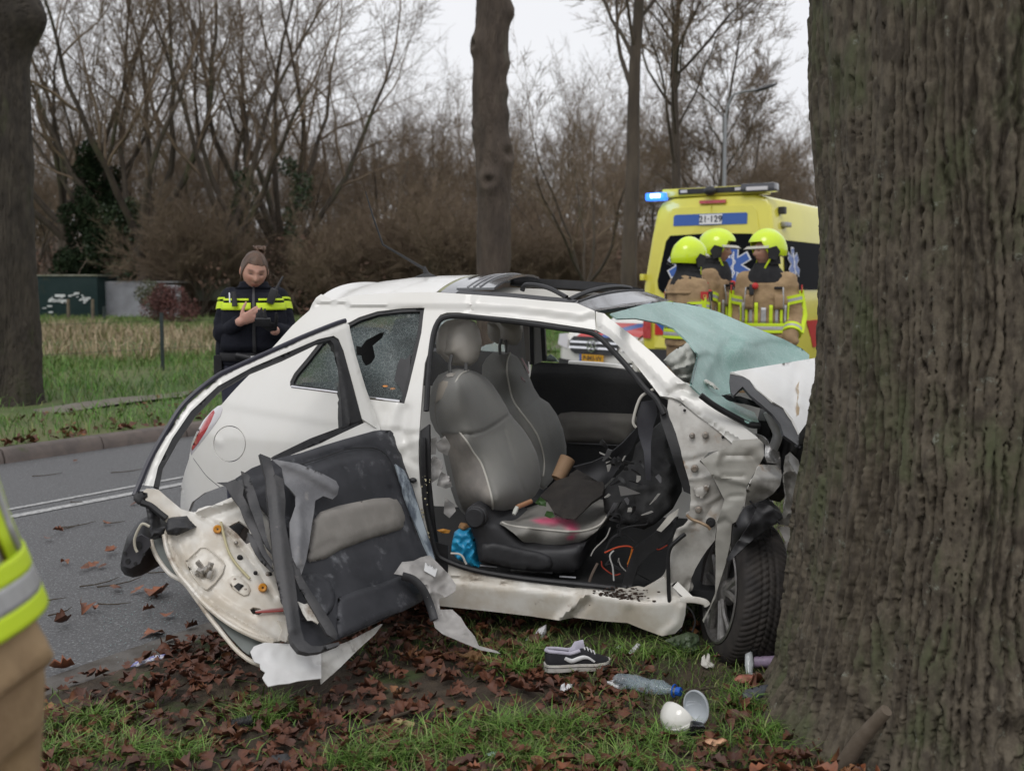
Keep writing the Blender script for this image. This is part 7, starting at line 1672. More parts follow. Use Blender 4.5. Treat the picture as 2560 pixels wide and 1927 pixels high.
    for i in range(m + 1):
        ph = (math.pi * .66) * i / m
        for k in range(n):
            th = 2 * math.pi * k / n; c_, s2 = math.cos(th), math.sin(th)
            lo = 1.0 if s2 > -.30 else 1 - .42 * min(1, (-s2 - .30) / .35)       # cut up over the face, low at the nape
            p_ = ph * lo
            X_, Y_, Z_ = .118 * math.sin(p_) * c_, .142 * math.sin(p_) * s2 + .008, .128 * math.cos(p_)
            Z_ += .010 * math.exp(-(X_ / .02) ** 2) * (1 if p_ < 1.2 else 0)      # comb
            if s2 > .2 and p_ > 1.4: Y_ += .012 * (p_ - 1.4) / .5
            HV.append(hd + Rm @ (Vector((X_, Y_, Z_ + .035)) * (sc * 1.17)) - Vector((0, 0, .012)))
    HV2 = [hd + (v - hd) * .955 for v in HV]; mm = len(HV)
    F = [(i * n + k, i * n + (k + 1) % n, (i + 1) * n + (k + 1) % n, (i + 1) * n + k) for i in range(m) for k in range(n)]
    b.add(HV + HV2, F + [tuple(mm + q for q in f[::-1]) for f in F] + [(m * n + (k + 1) % n, m * n + k, mm + m * n + k, mm + m * n + (k + 1) % n) for k in range(n)])
    hl = b.build('helmet', HELM, e, ang=50)
    W2 = lambda a, b_, c_: hd + Rm @ (Vector((a, b_, c_)) * (sc * 1.17)) - Vector((0, 0, .012))
    rings = []
    for a in np.linspace(-1.25, 1.25, 17):
        rings.append([W2(math.sin(a) * .122, -math.cos(a) * .145 + .008, .050), W2(math.sin(a) * .128, -math.cos(a) * .172 + .006, .032), W2(math.sin(a) * .126, -math.cos(a) * .168 + .006, .028), W2(math.sin(a) * .120, -math.cos(a) * .142 + .008, .043)])
    b = MB(); b.loft(rings, True, True); b.build('visor', VISOR, hl)
    b = MB(); b.tube([W2(math.sin(a) * .129, -math.cos(a) * .173 + .006, .029) for a in np.linspace(-1.25, 1.25, 17)], .003, 6); b.build('visor_rim', BLACKP, hl)
    for s in (-1, 1):
        MB().prism([W2(s * .106, -.045, .03), W2(s * .112, .015, .045), W2(s * .110, .045, .005), W2(s * .100, .02, -.055), W2(s * .098, -.035, -.04)][::s], Rm @ Vector((s * .016, 0, 0))).build('ear_cover', BLACKP, hl, smooth=False)
    b = MB(); b.tube([W2(.10, .05, -.02), W2(.12, .075, -.04), W2(.135, .09, -.03)], .004, 6); b.ell(W2(.137, .092, -.028), (.010, .010, .010), n=10, m=8); b.build('microphone', BLACKP, hl)
    b = MB(); b.tube([W2(.098, -.02, -.04), W2(.07, -.05, -.105), W2(0, -.065, -.128), W2(-.07, -.05, -.105), W2(-.098, -.02, -.04)], .009, 8, flat=.4); b.build('chin_strap', HIVIZ, hl)
    return e
firefighter(X(1484 / .8641, 9.6), 9.6, 1.15, 1.0, 'firefighter seen from behind in tan jacket and bright yellow helmet, leftmost by the ambulance', .995, arms=((.15, .12), (.12, .10)))
firefighter(X(1543 / .8641, 10.3), 10.3, 2.0, 1.85, 'firefighter in the middle looking right, half hidden behind the other', 1.05)
firefighter(X(1652 / .8641, 9.8), 9.8, 3.45, 4.45, 'firefighter facing left with a red badge, nearest the tree trunk', 1.035, arms=((.30, .14), (.15, .06)))
firefighter(-.775, 1.40, -1.57, -1.57, 'firefighter in tan jacket with yellow and silver band, cut off at the left edge', .995, detail=False, arms=((.0, .55), (.0, .55)), lean=-.30)

# police officer
B = Body(X(551 / .8641, 6.7), 6.7, 2.95, 1.045, 0)
off_ = empty('person', B.o, 'police officer in navy jacket with bright yellow chest stripe, looking down at her hands', 'person')
hd = B.p(-.005, .05, 1.507); Rm = rot_head(2.80, .36, .08)
mb = MB(); limb(mb, [B.p(0, -.03, 1.38), B.p(0, -.005, 1.44), B.p(0, .02, 1.48)], [.07, .056, .054])
mb.loft([B.ring(0, 0, z, rx, ry) for z, rx, ry in ((.88, .16, .11), (1.05, .15, .10), (1.2, .16, .11), (1.36, .14, .09), (1.41, .06, .06))])
# her right arm (left in view) bent across the chest; her left hand gloved holding a notebook
shR, elR, wrR = B.p(.128, -.02, 1.35), B.p(.175, .03, 1.155), B.p(.07, .225, 1.225)
shL, elL, wrL = B.p(-.128, -.02, 1.35), B.p(-.180, .04, 1.15), B.p(-.115, .25, 1.175)
for a_ in ((shR, elR, wrR), (shL, elL, wrL)): limb(mb, a_, [.048, .038, .028])
hand(mb, wrR, B.r * -.9 + Vector((0, 0, .45)) + B.f * .1, -B.f + Vector((0, 0, .2)), .95, .3, thumb=-1, spread=.10, curls=[.75, .12, .2, .3])
for s in (-1, 1): limb(mb, [B.p(s * .085, 0, .92), B.p(s * .095, .01, .48), B.p(s * .10, 0, .08)], [.08, .055, .042])
bo = union('body', mb, SKIN, off_, .0062, 3)
hv, hf, hc = head_mesh(hd, Rm, .97, 'f')
nb = len(bo.data.vertices); bm = bmesh.new(); bm.from_mesh(bo.data); vs2 = [bm.verts.new(v - ROOT[off_]) for v in hv]; bm.verts.index_update()
for f in hf:
    try: bm.faces.new([vs2[i] for i in f]).smooth = True
    except ValueError: pass
bm.to_mesh(bo.data); bm.free(); pigment(bo, np.concatenate([np.tile([[.52, .29, .225]], (nb, 1)), np.array(hc) * [1.04, 1.02, 1.02]])); bo.data.polygons.foreach_set('use_smooth', [True] * len(bo.data.polygons))
HAIR = M('brown_hair', (.115, .062, .036), (.065, .036, .022), 30, .5, bump=.004, bscale=90, stretch=(1, 1, .3))
n, m = 40, 26; HV = []
for i in range(m + 1):
    for k in range(n):
        th = 2 * math.pi * k / n; c_, s2 = math.cos(th), math.sin(th)
        lim = 2.05 if s2 > -.15 else 2.05 - 1.05 * min(1, (-s2 - .15) / .55) + .10 * max(0, c_) * (-s2)
        ph = lim * i / m; wv = 1 + .02 * math.sin(th * 9 + ph * 5) * math.sin(ph)
        p = Vector((.084 * math.sin(ph) * c_ * wv, .104 * math.sin(ph) * s2 * wv + .004, .126 * math.cos(ph) * wv))
        HV.append(hd + Rm @ (p * .97))
F = [(i * n + k, i * n + (k + 1) % n, (i + 1) * n + (k + 1) % n, (i + 1) * n + k) for i in range(m) for k in range(n)]
mm = len(HV); HV2 = [hd + (v - hd) * .95 for v in HV]
b = MB(); b.add(HV + HV2, F + [tuple(mm + q for q in f[::-1]) for f in F] + [(m * n + (k + 1) % n, m * n + k, mm + m * n + k, mm + m * n + (k + 1) % n) for k in range(n)])
hr_ = b.build('hair', HAIR, off_, ang=80)
b = MB(); rr = random.Random(6)
for k in range(26):
    c0 = hd + Rm @ Vector((.03 + rr.gauss(0, .010), .070 + rr.gauss(0, .008), .098)); a = rr.uniform(0, 6.28)
    P = [c0 + Rm @ Vector((math.cos(a + t) * .018 * (1 - .2 * t / 4), math.sin(a + t) * .018, .018 * math.sin(t * 1.1 + k) + .012)) for t in np.linspace(0, rr.uniform(2.5, 5), 9)]
    b.tube(P, [.006] * 8 + [.003], 6)
b.build('hair_bun', HAIR, hr_)
secs = [(.97, 0, 0, .20, .15), (1.03, 0, 0, .195, .15), (1.15, 0, .01, .182, .155), (1.27, 0, .015, .178, .155), (1.345, 0, 0, .165, .135), (1.39, 0, -.01, .125, .10), (1.425, 0, 0, .075, .075), (1.455, 0, .01, .066, .068)]
tf = torso_fn(B, secs); mb = MB(); mb.loft([B.ring(cx, cy, z, rx, ry, 36) for z, cx, cy, rx, ry in secs])
for sh, el, wr in ((shR, elR, wrR), (shL, elL, wrL)): limb(mb, [sh, el, wr + (el - wr).normalized() * .045], [.074, .064, .048])
jk = union('jacket', mb, NAVY, off_, .011, 5)
vj = np.empty(len(jk.data.vertices) * 3, np.float32); jk.data.vertices.foreach_get('co', vj); vj = vj.reshape(-1, 3); nn_ = np.array([v.normal for v in jk.data.vertices])
vj += nn_ * (fbm(vj * [11, 11, 15], 3) * .007)[:, None]; jk.data.vertices.foreach_set('co', vj.ravel()); jk.data.update()
band('vest', NAVY, off_, tf, .42, 2.72, 1.06, 1.385, .016, 30, 10, .012)
for t0, t1 in ((.50, 1.53), (1.62, 2.64)):
    band('chest_stripe', HIVIZ, off_, tf, t0, t1, 1.288, 1.328, .028, 16, 3)
    band('thin_stripe', HIVIZ, off_, tf, t0 + .05, t1 - .05, 1.340, 1.352, .028, 14, 2)
band('zip', BLACKP, off_, tf, 1.55, 1.60, 1.05, 1.42, .024, 3, 8)
for i, (sh, el) in enumerate(((shR, elR), (shL, elL))):
    sleeve_band('sleeve_stripe', HIVIZ, off_, sh, el, .074, .064, .20, .40, .006); sleeve_band('sleeve_thin_stripe', HIVIZ, off_, sh, el, .074, .064, .08, .13, .006)
band('collar', NAVY, off_, tf, 0, 2 * math.pi, 1.41, 1.448, .010, 30, 3)
MB().box(B.p(-.105, .175, 1.365), (.045, .03, .09), Matrix.Rotation(.35, 3, 'Y'), .008).build('radio', BLACKP, off_)
b = MB(); b.tube([B.p(-.125, .175, 1.40), B.p(-.165, .15, 1.475)], [.009, .006], 8); b.build('radio_aerial', BLACKP, off_)
b = MB(); b.tube([B.p(.105, .175, 1.39), B.p(.10, .185, 1.31)], [.013, .017], 10); b.build('torch', BLACKP, off_)
b = MB(); b.tube([B.p(.128, .18, 1.385), B.p(.126, .185, 1.33)], .005, 8); b.build('pen', CHROME, off_)
mb = MB(); hand(mb, wrL, B.r * .55 + Vector((0, 0, .45)) + B.f * .4, Vector((0, 0, 1)) - B.f * .3, 1.08, .6, thumb=1); union('glove', mb, KNIT, off_, .0062, 3)
tag(MB().box(B.p(-.055, .31, 1.225), (.09, .02, .05), Matrix.Rotation(.5, 3, 'X'), .006).build('phone', BLACKP, None), 'dark phone held in the gloved hand of the police officer', 'phone')
mb = MB(); mb.loft([B.ring(0, 0, z, rx, ry) for z, rx, ry in ((.80, .17, .13), (.92, .19, .145), (1.0, .185, .14))])
for s in (-1, 1): limb(mb, [B.p(s * .09, 0, .88), B.p(s * .10, .01, .47), B.p(s * .105, 0, .08)], [.115, .085, .075])
union('trousers', mb, TROU, off_, .013, 4)
for s in (-1, 1):
    b = MB(); b.tube([B.p(s * .105, -.08, .05), B.p(s * .105, 0, .06), B.p(s * .11, .12, .04), B.p(s * .11, .17, .03)], [.04, .05, .045, .03], 12); b.build('boot', BLACKP, off_)
band('duty_belt', KNIT, off_, tf, 0, 2 * math.pi, 1.0, 1.045, .010, 40, 2)
MB().box(B.p(.20, .04, .95), (.05, .09, .17), None, .015).build('holster', KNIT, off_)
hg = MB(); hg.loft([B.ring(.185, 0, z, rx, .06, 16, 2) for z, rx in ((1.16, .02), (1.10, .035), (1.04, .04), (1.0, .03))]); hg.build('jacket_flap', NAVY, off_)
b = MB(); b.tube([B.p(.10, .165, 1.035), B.p(.02, .178, 1.02)], [.018, .016], 10); b.build('spray_canister', BLACKP, off_)
MB().box(B.p(.005, .18, 1.018), (.028, .024, .026), None, .004).build('canister_cap', WHT, off_)
# ------------------------------------------------------------------ airbags and litter in the car
BAGM = M('airbag_cloth', (.60, .61, .56), (.50, .51, .47), 6, .8, bump=.003, bscale=30)
def folds(q): return .03 * np.array([noise.noise(Vector((a / 22 + b_ / 60, b_ / 40, 4))) + .5 * noise.noise(Vector((a / 9, b_ / 16, 9))) for a, b_ in q])
puff('airbag', BAGM, car, T('E', (585, 560), (640, 500), (720, 440), (800, 395), (860, 430), (910, 510), (900, 560), (880, 650), (840, 770), (760, 760), (690, 690), (620, 600)), at_depth(4.62), CN * .12, .04, 22, 5, disp=[folds, ridge(T('E', (660, 650), (760, 620), (880, 580)), 5, .02), ridge(T('E', (700, 690), (800, 690), (860, 660)), 4, -.02)])
puff('airbag_corner', BAGM, car, T('E', (935, 745), (980, 738), (1040, 770), (1100, 830), (1060, 825), (1000, 790), (950, 775)), at_depth(4.5), CN * .03, .01, 8, 5, disp=[folds])
GR = []
BLUEBAG = M('blue_bag', (.02, .27, .50), (.03, .36, .60), 8, .3, bump=.004, bscale=40, c3=(.5, .42, .33), s3=9, t3=(.62, .68))
def thing_at(o, label, cat): return tag(o, label, cat)
def car_thing(fn, name, mat, pts, surf, label, cat, **k):
    o = fn(name, mat, None, pts, surf, **k)
    c = sum((Vector(v.co) for v in o.data.vertices), Vector()) / len(o.data.vertices)
    zmin = min(v.co.z for v in o.data.vertices); c.z = zmin
    for v in o.data.vertices: v.co -= c
    o.location = c; ROOT[o] = c.copy()
    return tag(o, label, cat)
car_thing(puff, 'plastic_bag', BLUEBAG, T('e', (240, 1100), (262, 1000), (300, 975), (340, 990), (390, 985), (420, 1040), (440, 1110), (460, 1200), (458, 1270), (478, 1300), (455, 1318), (380, 1280), (290, 1240), (235, 1170)), at_depth(4.53), 'crumpled blue plastic bag on the door sill behind the near seat', 'bag', vec=CN * .05, bulge=.03, R_px=18, step=5, disp=[lambda q: .03 * np.array([.5 - 1.6 * abs(noise.noise(Vector((a / 24, b_ / 24, 2)))) - .6 * abs(noise.noise(Vector((a / 11, b_ / 9, 7)))) for a, b_ in q])])
car_thing(puff, 'orange_peel', M('orange_wrapper', (.45, .20, .03), rough=.5), T('e', (110, 985), (160, 975), (225, 990), (215, 1010), (160, 1012)), at_depth(4.56), 'orange scrap of wrapper beside the blue bag', 'wrapper', vec=CN * .01, bulge=.006, R_px=6, step=5)
car_thing(puff, 'tan_wrapper', M('tan_wrapper', (.38, .22, .10), (.28, .14, .06), 20, .6), T('e', (295, 960), (310, 925), (360, 935), (378, 965), (350, 990), (310, 985)), at_depth(4.55), 'crumpled tan wrapper on top of the blue bag', 'wrapper', vec=CN * .02, bulge=.015, R_px=8, step=4, disp=[lambda q: .01 * np.array([noise.noise(Vector((a / 6, b_ / 6, 2))) for a, b_ in q])])
c0 = at_y(*T('e', (1200, 450))[0], 4.86)
b = MB(); b.lathe([(.030, -.055), (.036, .05), (.033, .05), (.028, -.05)], c0, Matrix.Rotation(.5, 3, 'Y') @ Matrix.Rotation(-.4, 3, 'X'), 28)
tag(b.build('paper_cup', M('brown_card', (.30, .19, .11), (.26, .16, .09), 8, .75), None, loc=c0 - Vector((0, 0, .06))), 'brown paper cup lying between the two seats', 'cup')
a0, a1 = at_y(*T('e', (925, 735))[0], 4.70), at_y(*T('e', (805, 785))[0], 4.64); a2 = at_y(*T('e', (775, 850))[0], 4.62)
b = MB(); b.tube([a0, a1], .0105, 14); tag(b.build('lipstick', M('tan_tube', (.42, .22, .12), rough=.35), None, loc=a1), 'tan cosmetic tube lying on the near seat cushion', 'tube')
b = MB(); b.tube([a1, a1.lerp(a2, .5), a2], [.009, .011, .008], 10); tag(b.build('tissue', BAGM, None, loc=a2), 'small white tissue at the end of the tan tube on the seat', 'tissue')
LEAFG = M('green_leaf', (.035, .085, .02), (.05, .11, .03), 9, .5)
for k, pts in enumerate((((1040, 860), (1060, 820), (1110, 830), (1130, 870), (1090, 882)), ((960, 750), (1000, 700), (1050, 730), (1055, 780), (1000, 770)))):
    car_thing(panel, 'green_leaf', LEAFG, T('e', *pts), at_depth(4.56 + .05 * k), ['green leaf under the edge of the torn black felt', 'green leaves beside the tan tube on the seat'][k], 'leaf', step=5, thick=.002, disp=[lambda q: .01 * np.array([noise.noise(Vector((a / 8, b_ / 8, 5))) for a, b_ in q])])
ribbon_px('bent_white_tube', PIPING, car, T('e', (230, 1185), (300, 1190), (335, 1215), (352, 1250), (366, 1278)), at_depth(4.44), .0045, 8)

# ------------------------------------------------------------------ litter on the verge
def vz(x, y): return float(verge_z(x, y)[0])
def ground_px(px, py):
    p = at_z(px, py, .03)
    for _ in range(3): p = at_z(px, py, vz(p.x, p.y) + .012)
    return p
# shoe
g0 = ground_px(*T('D', (1225, 1585))[0]); XA = Vector((.985, .17, 0)).normalized(); YA = Vector((-XA.y, XA.x, 0))
sh_e = empty('shoe', g0, 'black low skate shoe with white sole and wavy white side stripe lying on the grass', 'shoe')
Ls = .255
def SP_(l, a, z): return g0 + XA * (l * Ls) + YA * a + Vector((0, 0, z + .004))
def so(l): return float(np.interp(l, [-.5, -.46, -.3, 0, .2, .38, .47, .5], [.012, .028, .036, .034, .043, .042, .026, .008]))
n_ = 26; ls = np.linspace(-.5, .5, n_)
def ringz(z, k=1.0): return [SP_(l, so(l) * k, z + .010 * max(0, l - .25) * 2) for l in ls] + [SP_(l, -so(l) * k, z + .010 * max(0, l - .25) * 2) for l in ls[::-1]]
b = MB(); b.loft([ringz(0, .97), ringz(.004, 1.0), ringz(.026, 1.0), ringz(.029, .96)]); sole = b.build('sole', M('sole_white', (.62, .60, .56), (.48, .45, .40), 25, .6), sh_e)
b = MB(); V = [SP_(l, s * (so(l) + .0008), .018 + .010 * max(0, l - .25) * 2) for s in (1,) for l in ls] ; b.tube(V, .0012, 5); V = [SP_(l, -(so(l) + .0008), .018 + .010 * max(0, l - .25) * 2) for l in ls]; b.tube(V, .0012, 5); b.build('sole_line', BLACKP, sole)
UPP = M('black_suede', (.014, .014, .017), (.022, .022, .026), 30, .9, bump=.001, bscale=200)
def hgt(l): return float(np.interp(l, [-.5, -.45, -.3, -.12, .05, .15, .3, .42, .5], [.060, .078, .074, .066, .078, .070, .048, .038, .030]))
b = MB(); rings = []
for l in np.linspace(-.48, .47, 24):
    h, w = hgt(l), so(l) * .95; op = 1 if l < .0 else 0; tw_ = float(np.interp(l, [-.5, -.3, 0, .15, .3, .47], [.55, .62, .55, .45, .6, .7]))
    rings.append([SP_(l, w, .027), SP_(l, w * 1.02, .027 + (h - .027) * .4), SP_(l, w * (tw_ + .2), .027 + (h - .027) * .85), SP_(l, w * tw_, h)] + ([SP_(l, w * tw_ * .75, h - .012), SP_(l, 0, .034), SP_(l, -w * tw_ * .75, h - .012)] if op else [SP_(l, w * tw_ * .5, h + .003), SP_(l, 0, h + .004), SP_(l, -w * tw_ * .5, h + .003)]) + [SP_(l, -w * tw_, h), SP_(l, -w * (tw_ + .2), .027 + (h - .027) * .85), SP_(l, -w * 1.02, .027 + (h - .027) * .4), SP_(l, -w, .027)])
b.loft(rings); b.build('upper', UPP, sh_e, ang=60)
LIN = M('lilac_lining', (.52, .50, .58), (.42, .40, .48), 20, .8)
b = MB(); b.tube([SP_(l, -so(l) * .66, hgt(l) + .001) for l in np.linspace(.02, -.44, 10)] + [SP_(-.475, 0, .078)] + [SP_(l, so(l) * .66, hgt(l) + .001) for l in np.linspace(-.44, .02, 10)], .007, 8); b.build('collar', LIN, sh_e)
b = MB(); b.tube([SP_(-.08, 0, .05), SP_(.02, 0, .088), SP_(.10, .0, .092)], [.022, .024, .020], 10, flat=.35); b.build('tongue', LIN, sh_e)
st_ = [(-.22, .062), (-.12, .050), (-.02, .056), (.06, .062), (.14, .058), (.22, .044)]
b = MB(); P = [SP_(l, -(so(l) * 1.02 + .002), z - .006) for l, z in [tuple(q) for q in smooth_line(st_, 5)]]; b.tube(P, [.004 + .005 * math.sin(math.pi * min(1, .15 + i / len(P))) for i in range(len(P))], 8, flat=.45); b.build('side_stripe', WHT, sh_e)
b = MB()
for l in (.10, .15, .20, .25): b.tube([SP_(l, -so(l) * .45, hgt(l) + .004), SP_(l, 0, hgt(l) + .010), SP_(l, so(l) * .45, hgt(l) + .004)], .0028, 6)
b.build('laces', WHT, sh_e)
# bottle
CLEAR = M('clear_plastic', (.50, .60, .66), (.32, .42, .48), 22, .10, alpha=.34, spec=.7, bump=.003, bscale=40)
p0, p1 = ground_px(*T('O', (700, 650))[0]) + Vector((0, .03, .028)), ground_px(*T('O', (1150, 725))[0]) + Vector((0, .02, .024))
bt = empty('water_bottle', (p0 + p1) / 2 - Vector((0, 0, .028)), 'squashed clear plastic bottle with a blue cap lying in the grass', 'bottle')
ax_ = (p1 - p0).normalized(); bm_ = ax_.to_track_quat('Z', 'Y').to_matrix(); LB = (p1 - p0).length; b = MB(); V = []
pr_ = [(.004, 0), (.026, .003), (.031, .012), (.030, .05), (.027, .06), (.031, .07), (.031, .12), (.026, .13), (.031, .14), (.029, .17), (.020, .195), (.0125, .21), (.0125, .225)]
nn2 = 28
for r_, z in pr_:
    for k in range(nn2):
        th = 2 * math.pi * k / nn2; q = r_ * (1 + .16 * math.sin(3 * th + z * 60) * (z < .18)); V.append(p0 + bm_ @ Vector((q * math.cos(th), q * math.sin(th) * .85, z * LB / .225)))
b.add(V, [(i * nn2 + k, i * nn2 + (k + 1) % nn2, (i + 1) * nn2 + (k + 1) % nn2, (i + 1) * nn2 + k) for i in range(len(pr_) - 1) for k in range(nn2)]); b.build('bottle_body', CLEAR, bt)
b = MB(); b.lathe([(0, -.004), (.0155, -.004), (.0160, .012), (.014, .014), (0, .014)], p1, bm_, 24); b.build('cap', M('cap_blue', (.01, .10, .48), rough=.3), bt)
b = MB(); b.tube([p1 + bm_ @ Vector((.0215 * math.cos(t), .0215 * math.sin(t), -.012)) for t in np.linspace(0, 6.28, 17)], .003, 6, False); b.build('neck_ring', MATS['cap_blue'], bt)
def scrap(name, mat, pts, h, label, cat, bulge=.02, seed=0, step=5, vec=None, fold=.015):
    """A traced scrap lying on the ground: its outline is laid on a plane leaning back from its lowest point."""
    low = max(pts, key=lambda q: q[1]); g = ground_px(*low); n_ = Vector((0, -.75, .66))
    o = puff(name, mat, None, pts, on_plane(g + Vector((0, 0, .004)), n_), vec if vec is not None else Vector((0, .010, -.004)), bulge, 14, step, disp=[lambda q: fold * np.array([noise.noise(Vector((a / 9, b_ / 9, seed))) for a, b_ in q])])
    for v in o.data.vertices: v.co -= g
    o.location = g; ROOT[o] = g.copy(); return tag(o, label, cat)
TIS = M('tissue_white', (.70, .70, .70), (.58, .58, .60), 30, .8)
scrap('paper_tissue', TIS, T('D', (865, 1385), (885, 1352), (925, 1345), (960, 1300), (1012, 1272), (1012, 1330), (985, 1370), (930, 1378)), 0, 'crumpled white tissue in the grass under the car sill', 'tissue')
scrap('paper_tissue', TIS, T('D', (1572, 1480), (1600, 1440), (1640, 1402), (1662, 1410), (1645, 1455), (1600, 1495)), 0, 'small white paper scrap between the shoe and the front wheel', 'paper', seed=3)
scrap('paper_tissue', TIS, T('D', (1488, 1440), (1510, 1418), (1545, 1425), (1535, 1442)), 0, 'tiny white paper scrap right of the shoe heel, beside the larger scrap', 'paper', .006, 4)
scrap('paper_tissue', TIS, T('O', (285, 672), (300, 615), (325, 598), (330, 640), (345, 606), (380, 610), (378, 640), (350, 650), (330, 680), (305, 685)), 0, 'torn white scrap in front of the shoe among dead leaves', 'paper', .010, 5)
scrap('paper_label', TIS, T('O', (632, 590), (700, 572), (772, 590), (770, 650), (700, 655), (650, 625)), 0, 'white paper at the bottom end of the squashed bottle', 'paper', .006, 6)
MIRW = M('mirror_cap_white', (.72, .71, .66), rough=.15, coat=.5); MIRI = M('mirror_cap_inside', (.58, .62, .66), rough=.4)
g1 = ground_px(*T('O', (1150, 985))[0]); mc = empty('mirror_cap', g1, 'broken white mirror cap lying on bare soil near the tree foot', 'mirror cap')
def bowl(c, rx, ry, rz, Rm, ph0, ph1, th0, th1, mat, name, parent, t=.93):
    n, m = 30, 14; V = []
    for k in (1, t):
        for i in range(m + 1):
            ph = ph0 + (ph1 - ph0) * i / m
            for j in range(n + 1):
                th = th0 + (th1 - th0) * j / n; V.append(Vector(c) + Rm @ Vector((rx * k * math.sin(ph) * math.cos(th), ry * k * math.sin(ph) * math.sin(th), rz * k * math.cos(ph))))
    w = n + 1; q = w * (m + 1); F = [(i * w + j, i * w + j + 1, (i + 1) * w + j + 1, (i + 1) * w + j) for i in range(m) for j in range(n)]
    F += [tuple(q + a for a in f[::-1]) for f in F]; F += [(m * w + j, m * w + j + 1, q + m * w + j + 1, q + m * w + j) for j in range(n)] + [(i * w, (i + 1) * w, q + (i + 1) * w, q + i * w) for i in range(m)] + [((i + 1) * w + n, i * w + n, q + i * w + n, q + (i + 1) * w + n) for i in range(m)]
    return MB().add(V, F).build(name, mat, parent)
bowl(g1 + Vector((.012, .035, .055)), .064, .058, .070, Vector((-.62, -.55, -.35)).to_track_quat('Z', 'Y').to_matrix(), .0, 1.45, 0, 6.283, MIRW, 'cap_shell', mc)
bowl(g1 + Vector((.060, .030, .080)), .045, .062, .040, Vector((.55, .80, .15)).to_track_quat('Z', 'Y').to_matrix(), .0, 1.5, 0, 6.283, MIRI, 'cap_inside', mc)
b = MB(); c1 = g1 + Vector((.052, -.028, .028))
b.box(c1, (.045, .035, .055), Euler((.2, .25, .2)).to_matrix(), .010)
for k in range(4): b.tube([c1 + Vector((-.018 + .012 * k, -.02, .024)), c1 + Vector((-.014 + .012 * k, -.021, -.022))], .0045, 6)
tag(b.build('black_clip', M('gloss_black', (.012, .012, .014), rough=.15, coat=.4), None, loc=c1 - Vector((0, 0, .03))), 'glossy black ribbed plastic clip beside the broken white mirror cap', 'clip')
PEACH = M('peach_sponge', (.68, .40, .24), (.60, .33, .20), 12, .6)
scrap('sponge', PEACH, T('O', (1338, 1060), (1350, 1020), (1395, 1005), (1440, 1020), (1480, 1003), (1502, 1015), (1480, 1048), (1440, 1060), (1420, 1108), (1380, 1122), (1350, 1105)), 0, 'peach coloured sponge lying in front of the black clip', 'sponge', .02, 2, 5, Vector((0, .03, -.01)), .003)
q0, q1 = ground_px(*T('O', (1700, 490))[0]) + Vector((0, 0, .024)), ground_px(*T('O', (1900, 490))[0]) + Vector((0, 0, .024))
b = MB(); b.tube([q0, q0.lerp(q1, .95), q1], [.022, .022, .020], 20); tag(b.build('purple_handle', M('lilac_plastic', (.42, .32, .46), (.30, .24, .34), 60, .4), None, loc=q0), 'lilac cylinder lying at the foot of the big tree beside the tyre', 'handle')
scrap('clear_lid', M('clear_lid', (.6, .63, .64), rough=.12, alpha=.75, spec=.7), T('O', (1640, 480), (1642, 400), (1665, 355), (1690, 370), (1700, 440), (1692, 545), (1650, 540)), 0, 'pale clear plastic lid standing against the lilac cylinder', 'lid', .01, 3, 4, Vector((0, .012, 0)), .004)
scrap('grey_plastic', M('dark_grey_panel', (.05, .055, .065), rough=.45), T('O', (1590, 720), (1640, 650), (1750, 618), (1812, 610), (1810, 660), (1720, 740), (1600, 775)), 0, 'dark grey plastic panel piece leaning by the tree foot', 'plastic piece', .005, 2, 6, Vector((0, .012, -.005)), .004)
scrap('hairbrush', M('brush_pink', (.45, .16, .12), (.2, .08, .05), 30, .6), T('O', (1560, 580), (1600, 548), (1680, 545), (1755, 565), (1745, 600), (1690, 628), (1640, 632), (1660, 605), (1600, 600)), 0, 'pinkish broken brush in the grass below the lilac cylinder', 'brush', .012, 2, 5, Vector((0, .012, 0)), .012)
scrap('white_clip', M('dirty_white', (.55, .53, .48), rough=.5), T('O', (1318, 470), (1325, 420), (1345, 400), (1352, 440), (1368, 390), (1380, 395), (1385, 450), (1415, 470), (1410, 490), (1350, 492)), 0, 'broken white plastic clip on the soil in front of the tyre', 'clip', .006, 2, 4, Vector((0, .01, 0)), .006)
GRB = M('crumpled_green', (.05, .075, .04), (.08, .11, .06), 14, .4, bump=.004, bscale=40)
scrap('green_wrapper', GRB, T('O', (1060, 300), (1140, 270), (1230, 240), (1300, 260), (1315, 330), (1280, 385), (1210, 400), (1130, 350)), 0, 'crumpled dark green wrapper under the end of the car sill', 'wrapper', .03, 8, 5, Vector((0, .02, 0)), .03)
BIGL = M('big_tan_leaf', (.26, .14, .06), (.18, .09, .04), 16, .7, bump=.002, bscale=50)
scrap('big_leaf', BIGL, T('D', (380, 1462), (440, 1478), (500, 1448), (560, 1470), (600, 1490), (680, 1505), (705, 1520), (640, 1530), (560, 1560), (500, 1530), (430, 1545), (470, 1510), (400, 1490)), 0, 'large curled tan leaf with a long stalk under the hanging film', 'leaf', .012, 4, 5, Vector((0, .004, -.002)), .03)
s0_, s1_ = ground_px(*T('D', (240, 1520))[0]) + Vector((0, 0, .01)), ground_px(*T('D', (420, 1490))[0]) + Vector((0, 0, .02)); b = MB(); b.tube([s0_, s0_.lerp(s1_, .5) + Vector((0, 0, .006)), s1_], [.002, .003, .003], 6); b.build('stalk', BIGL, bpy.data.objects['big_leaf'])
h0, h1 = ground_px(*T('N', (150, 725))[0]) + Vector((0, 0, .016)), ground_px(*T('N', (290, 690))[0]) + Vector((0, 0, .018)); b = MB()
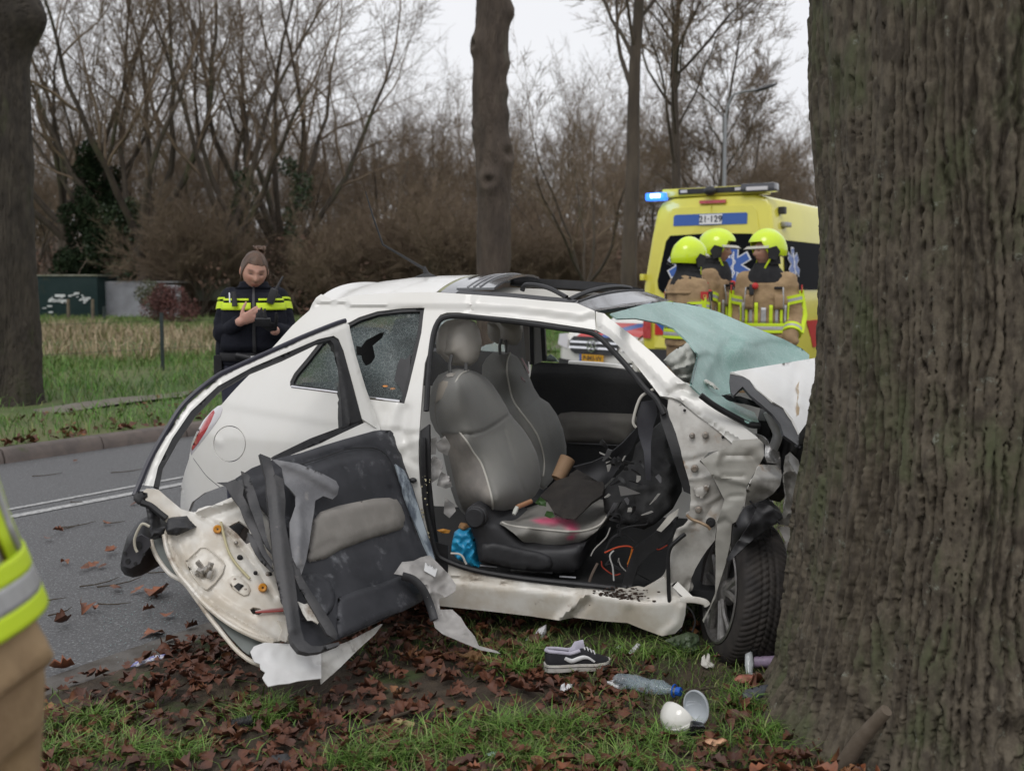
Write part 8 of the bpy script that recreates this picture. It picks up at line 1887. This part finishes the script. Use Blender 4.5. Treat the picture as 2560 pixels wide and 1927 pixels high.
nseg = 40; b.tube([h0.lerp(h1, i / nseg) for i in range(nseg + 1)], [.017 + .0028 * (i % 4 in (1, 2)) for i in range(nseg + 1)], 16); tag(b.build('rubber_hose', BLACKP, None, loc=h0), 'short black ribbed rubber bellows lying among dead leaves', 'hose')
scrap('plastic_flap', BLACKP, T('N', (370, 900), (400, 855), (480, 845), (515, 890), (500, 940), (390, 945)), 0, 'flat black plastic flap at the bottom edge in the leaves', 'plastic piece', .006, 1, 6, Vector((0, .008, -.004)), .006)
scrap('plastic_flap', M('dark_sheet', (.05, .05, .055), rough=.5), T('N', (1090, 770), (1150, 755), (1215, 790), (1190, 815), (1120, 805)), 0, 'dark grey plastic sheet scrap half under grass below the door', 'plastic piece', .004, 2, 6, Vector((0, .006, -.004)), .006)
scrap('bark_piece', M('pale_bark', (.42, .32, .17), (.34, .24, .12), 30, .8), T('N', (1035, 660), (1080, 650), (1150, 668), (1188, 680), (1180, 702), (1110, 692), (1060, 680)), 0, 'pale yellow bark strip lying in the dead leaves', 'bark', .008, 2, 4, Vector((0, .006, 0)), .006)
scrap('glass_piece', M('greenish_glass', (.25, .38, .30), rough=.1, alpha=.7), T('N', (1580, 850), (1620, 838), (1690, 835), (1730, 855), (1690, 868), (1610, 865)), 0, 'greenish broken glass piece in bright grass at the bottom', 'glass', .004, 2, 5, Vector((0, .004, 0)), .008)
scrap('candy_wrapper', M('blue_white_wrapper', (.16, .17, .40), (.55, .55, .62), 60, .3, ramp=(.45, .55)), T('M', (655, 1140), (680, 1115), (720, 1110), (770, 1085), (830, 1078), (815, 1100), (750, 1112), (690, 1138)), 0, 'blue and white sweet wrapper at the road edge', 'wrapper', .006, 5, 4, Vector((0, .006, 0)), .008)
k0, k1 = ground_px(2105, 1918), at_y(*T('Q', (512, 1418))[0], 3.08)
b = MB(); b.tube([k0 + Vector((0, 0, .0)), k0.lerp(k1, .5) + Vector((-.01, 0, .0)), k1], [.026, .023, .018], 12); tag(b.build('broken_branch', M('stick_bark', (.11, .085, .06), (.15, .12, .09), 12, .85, bump=.002, bscale=70), None, loc=k0), 'short broken branch leaning against the foot of the big tree', 'branch')
rs = random.Random(21)
for k, (px, py, qx, qy) in enumerate(((1040, 1783, 845, 1850), (1285, 1650, 1170, 1720), (1700, 1738, 1790, 1728))):
    a0, a1 = ground_px(px, py) + Vector((0, 0, .01)), ground_px(qx, qy) + Vector((0, 0, .012)); b = MB()
    b.tube([a0.lerp(a1, t) + Vector((0, rs.uniform(-.012, .012), rs.uniform(0, .008))) for t in np.linspace(0, 1, 6)], [.006, .006, .005, .005, .004, .002], 7)
    tag(b.build('twig', MATS['twig'], None, loc=a0), ['dark thin twig lying across the dead leaves below the door', 'dark twig standing out below the big tan leaf', 'thin dark twig left of the grey plastic panel by the tree'][k], 'twig')
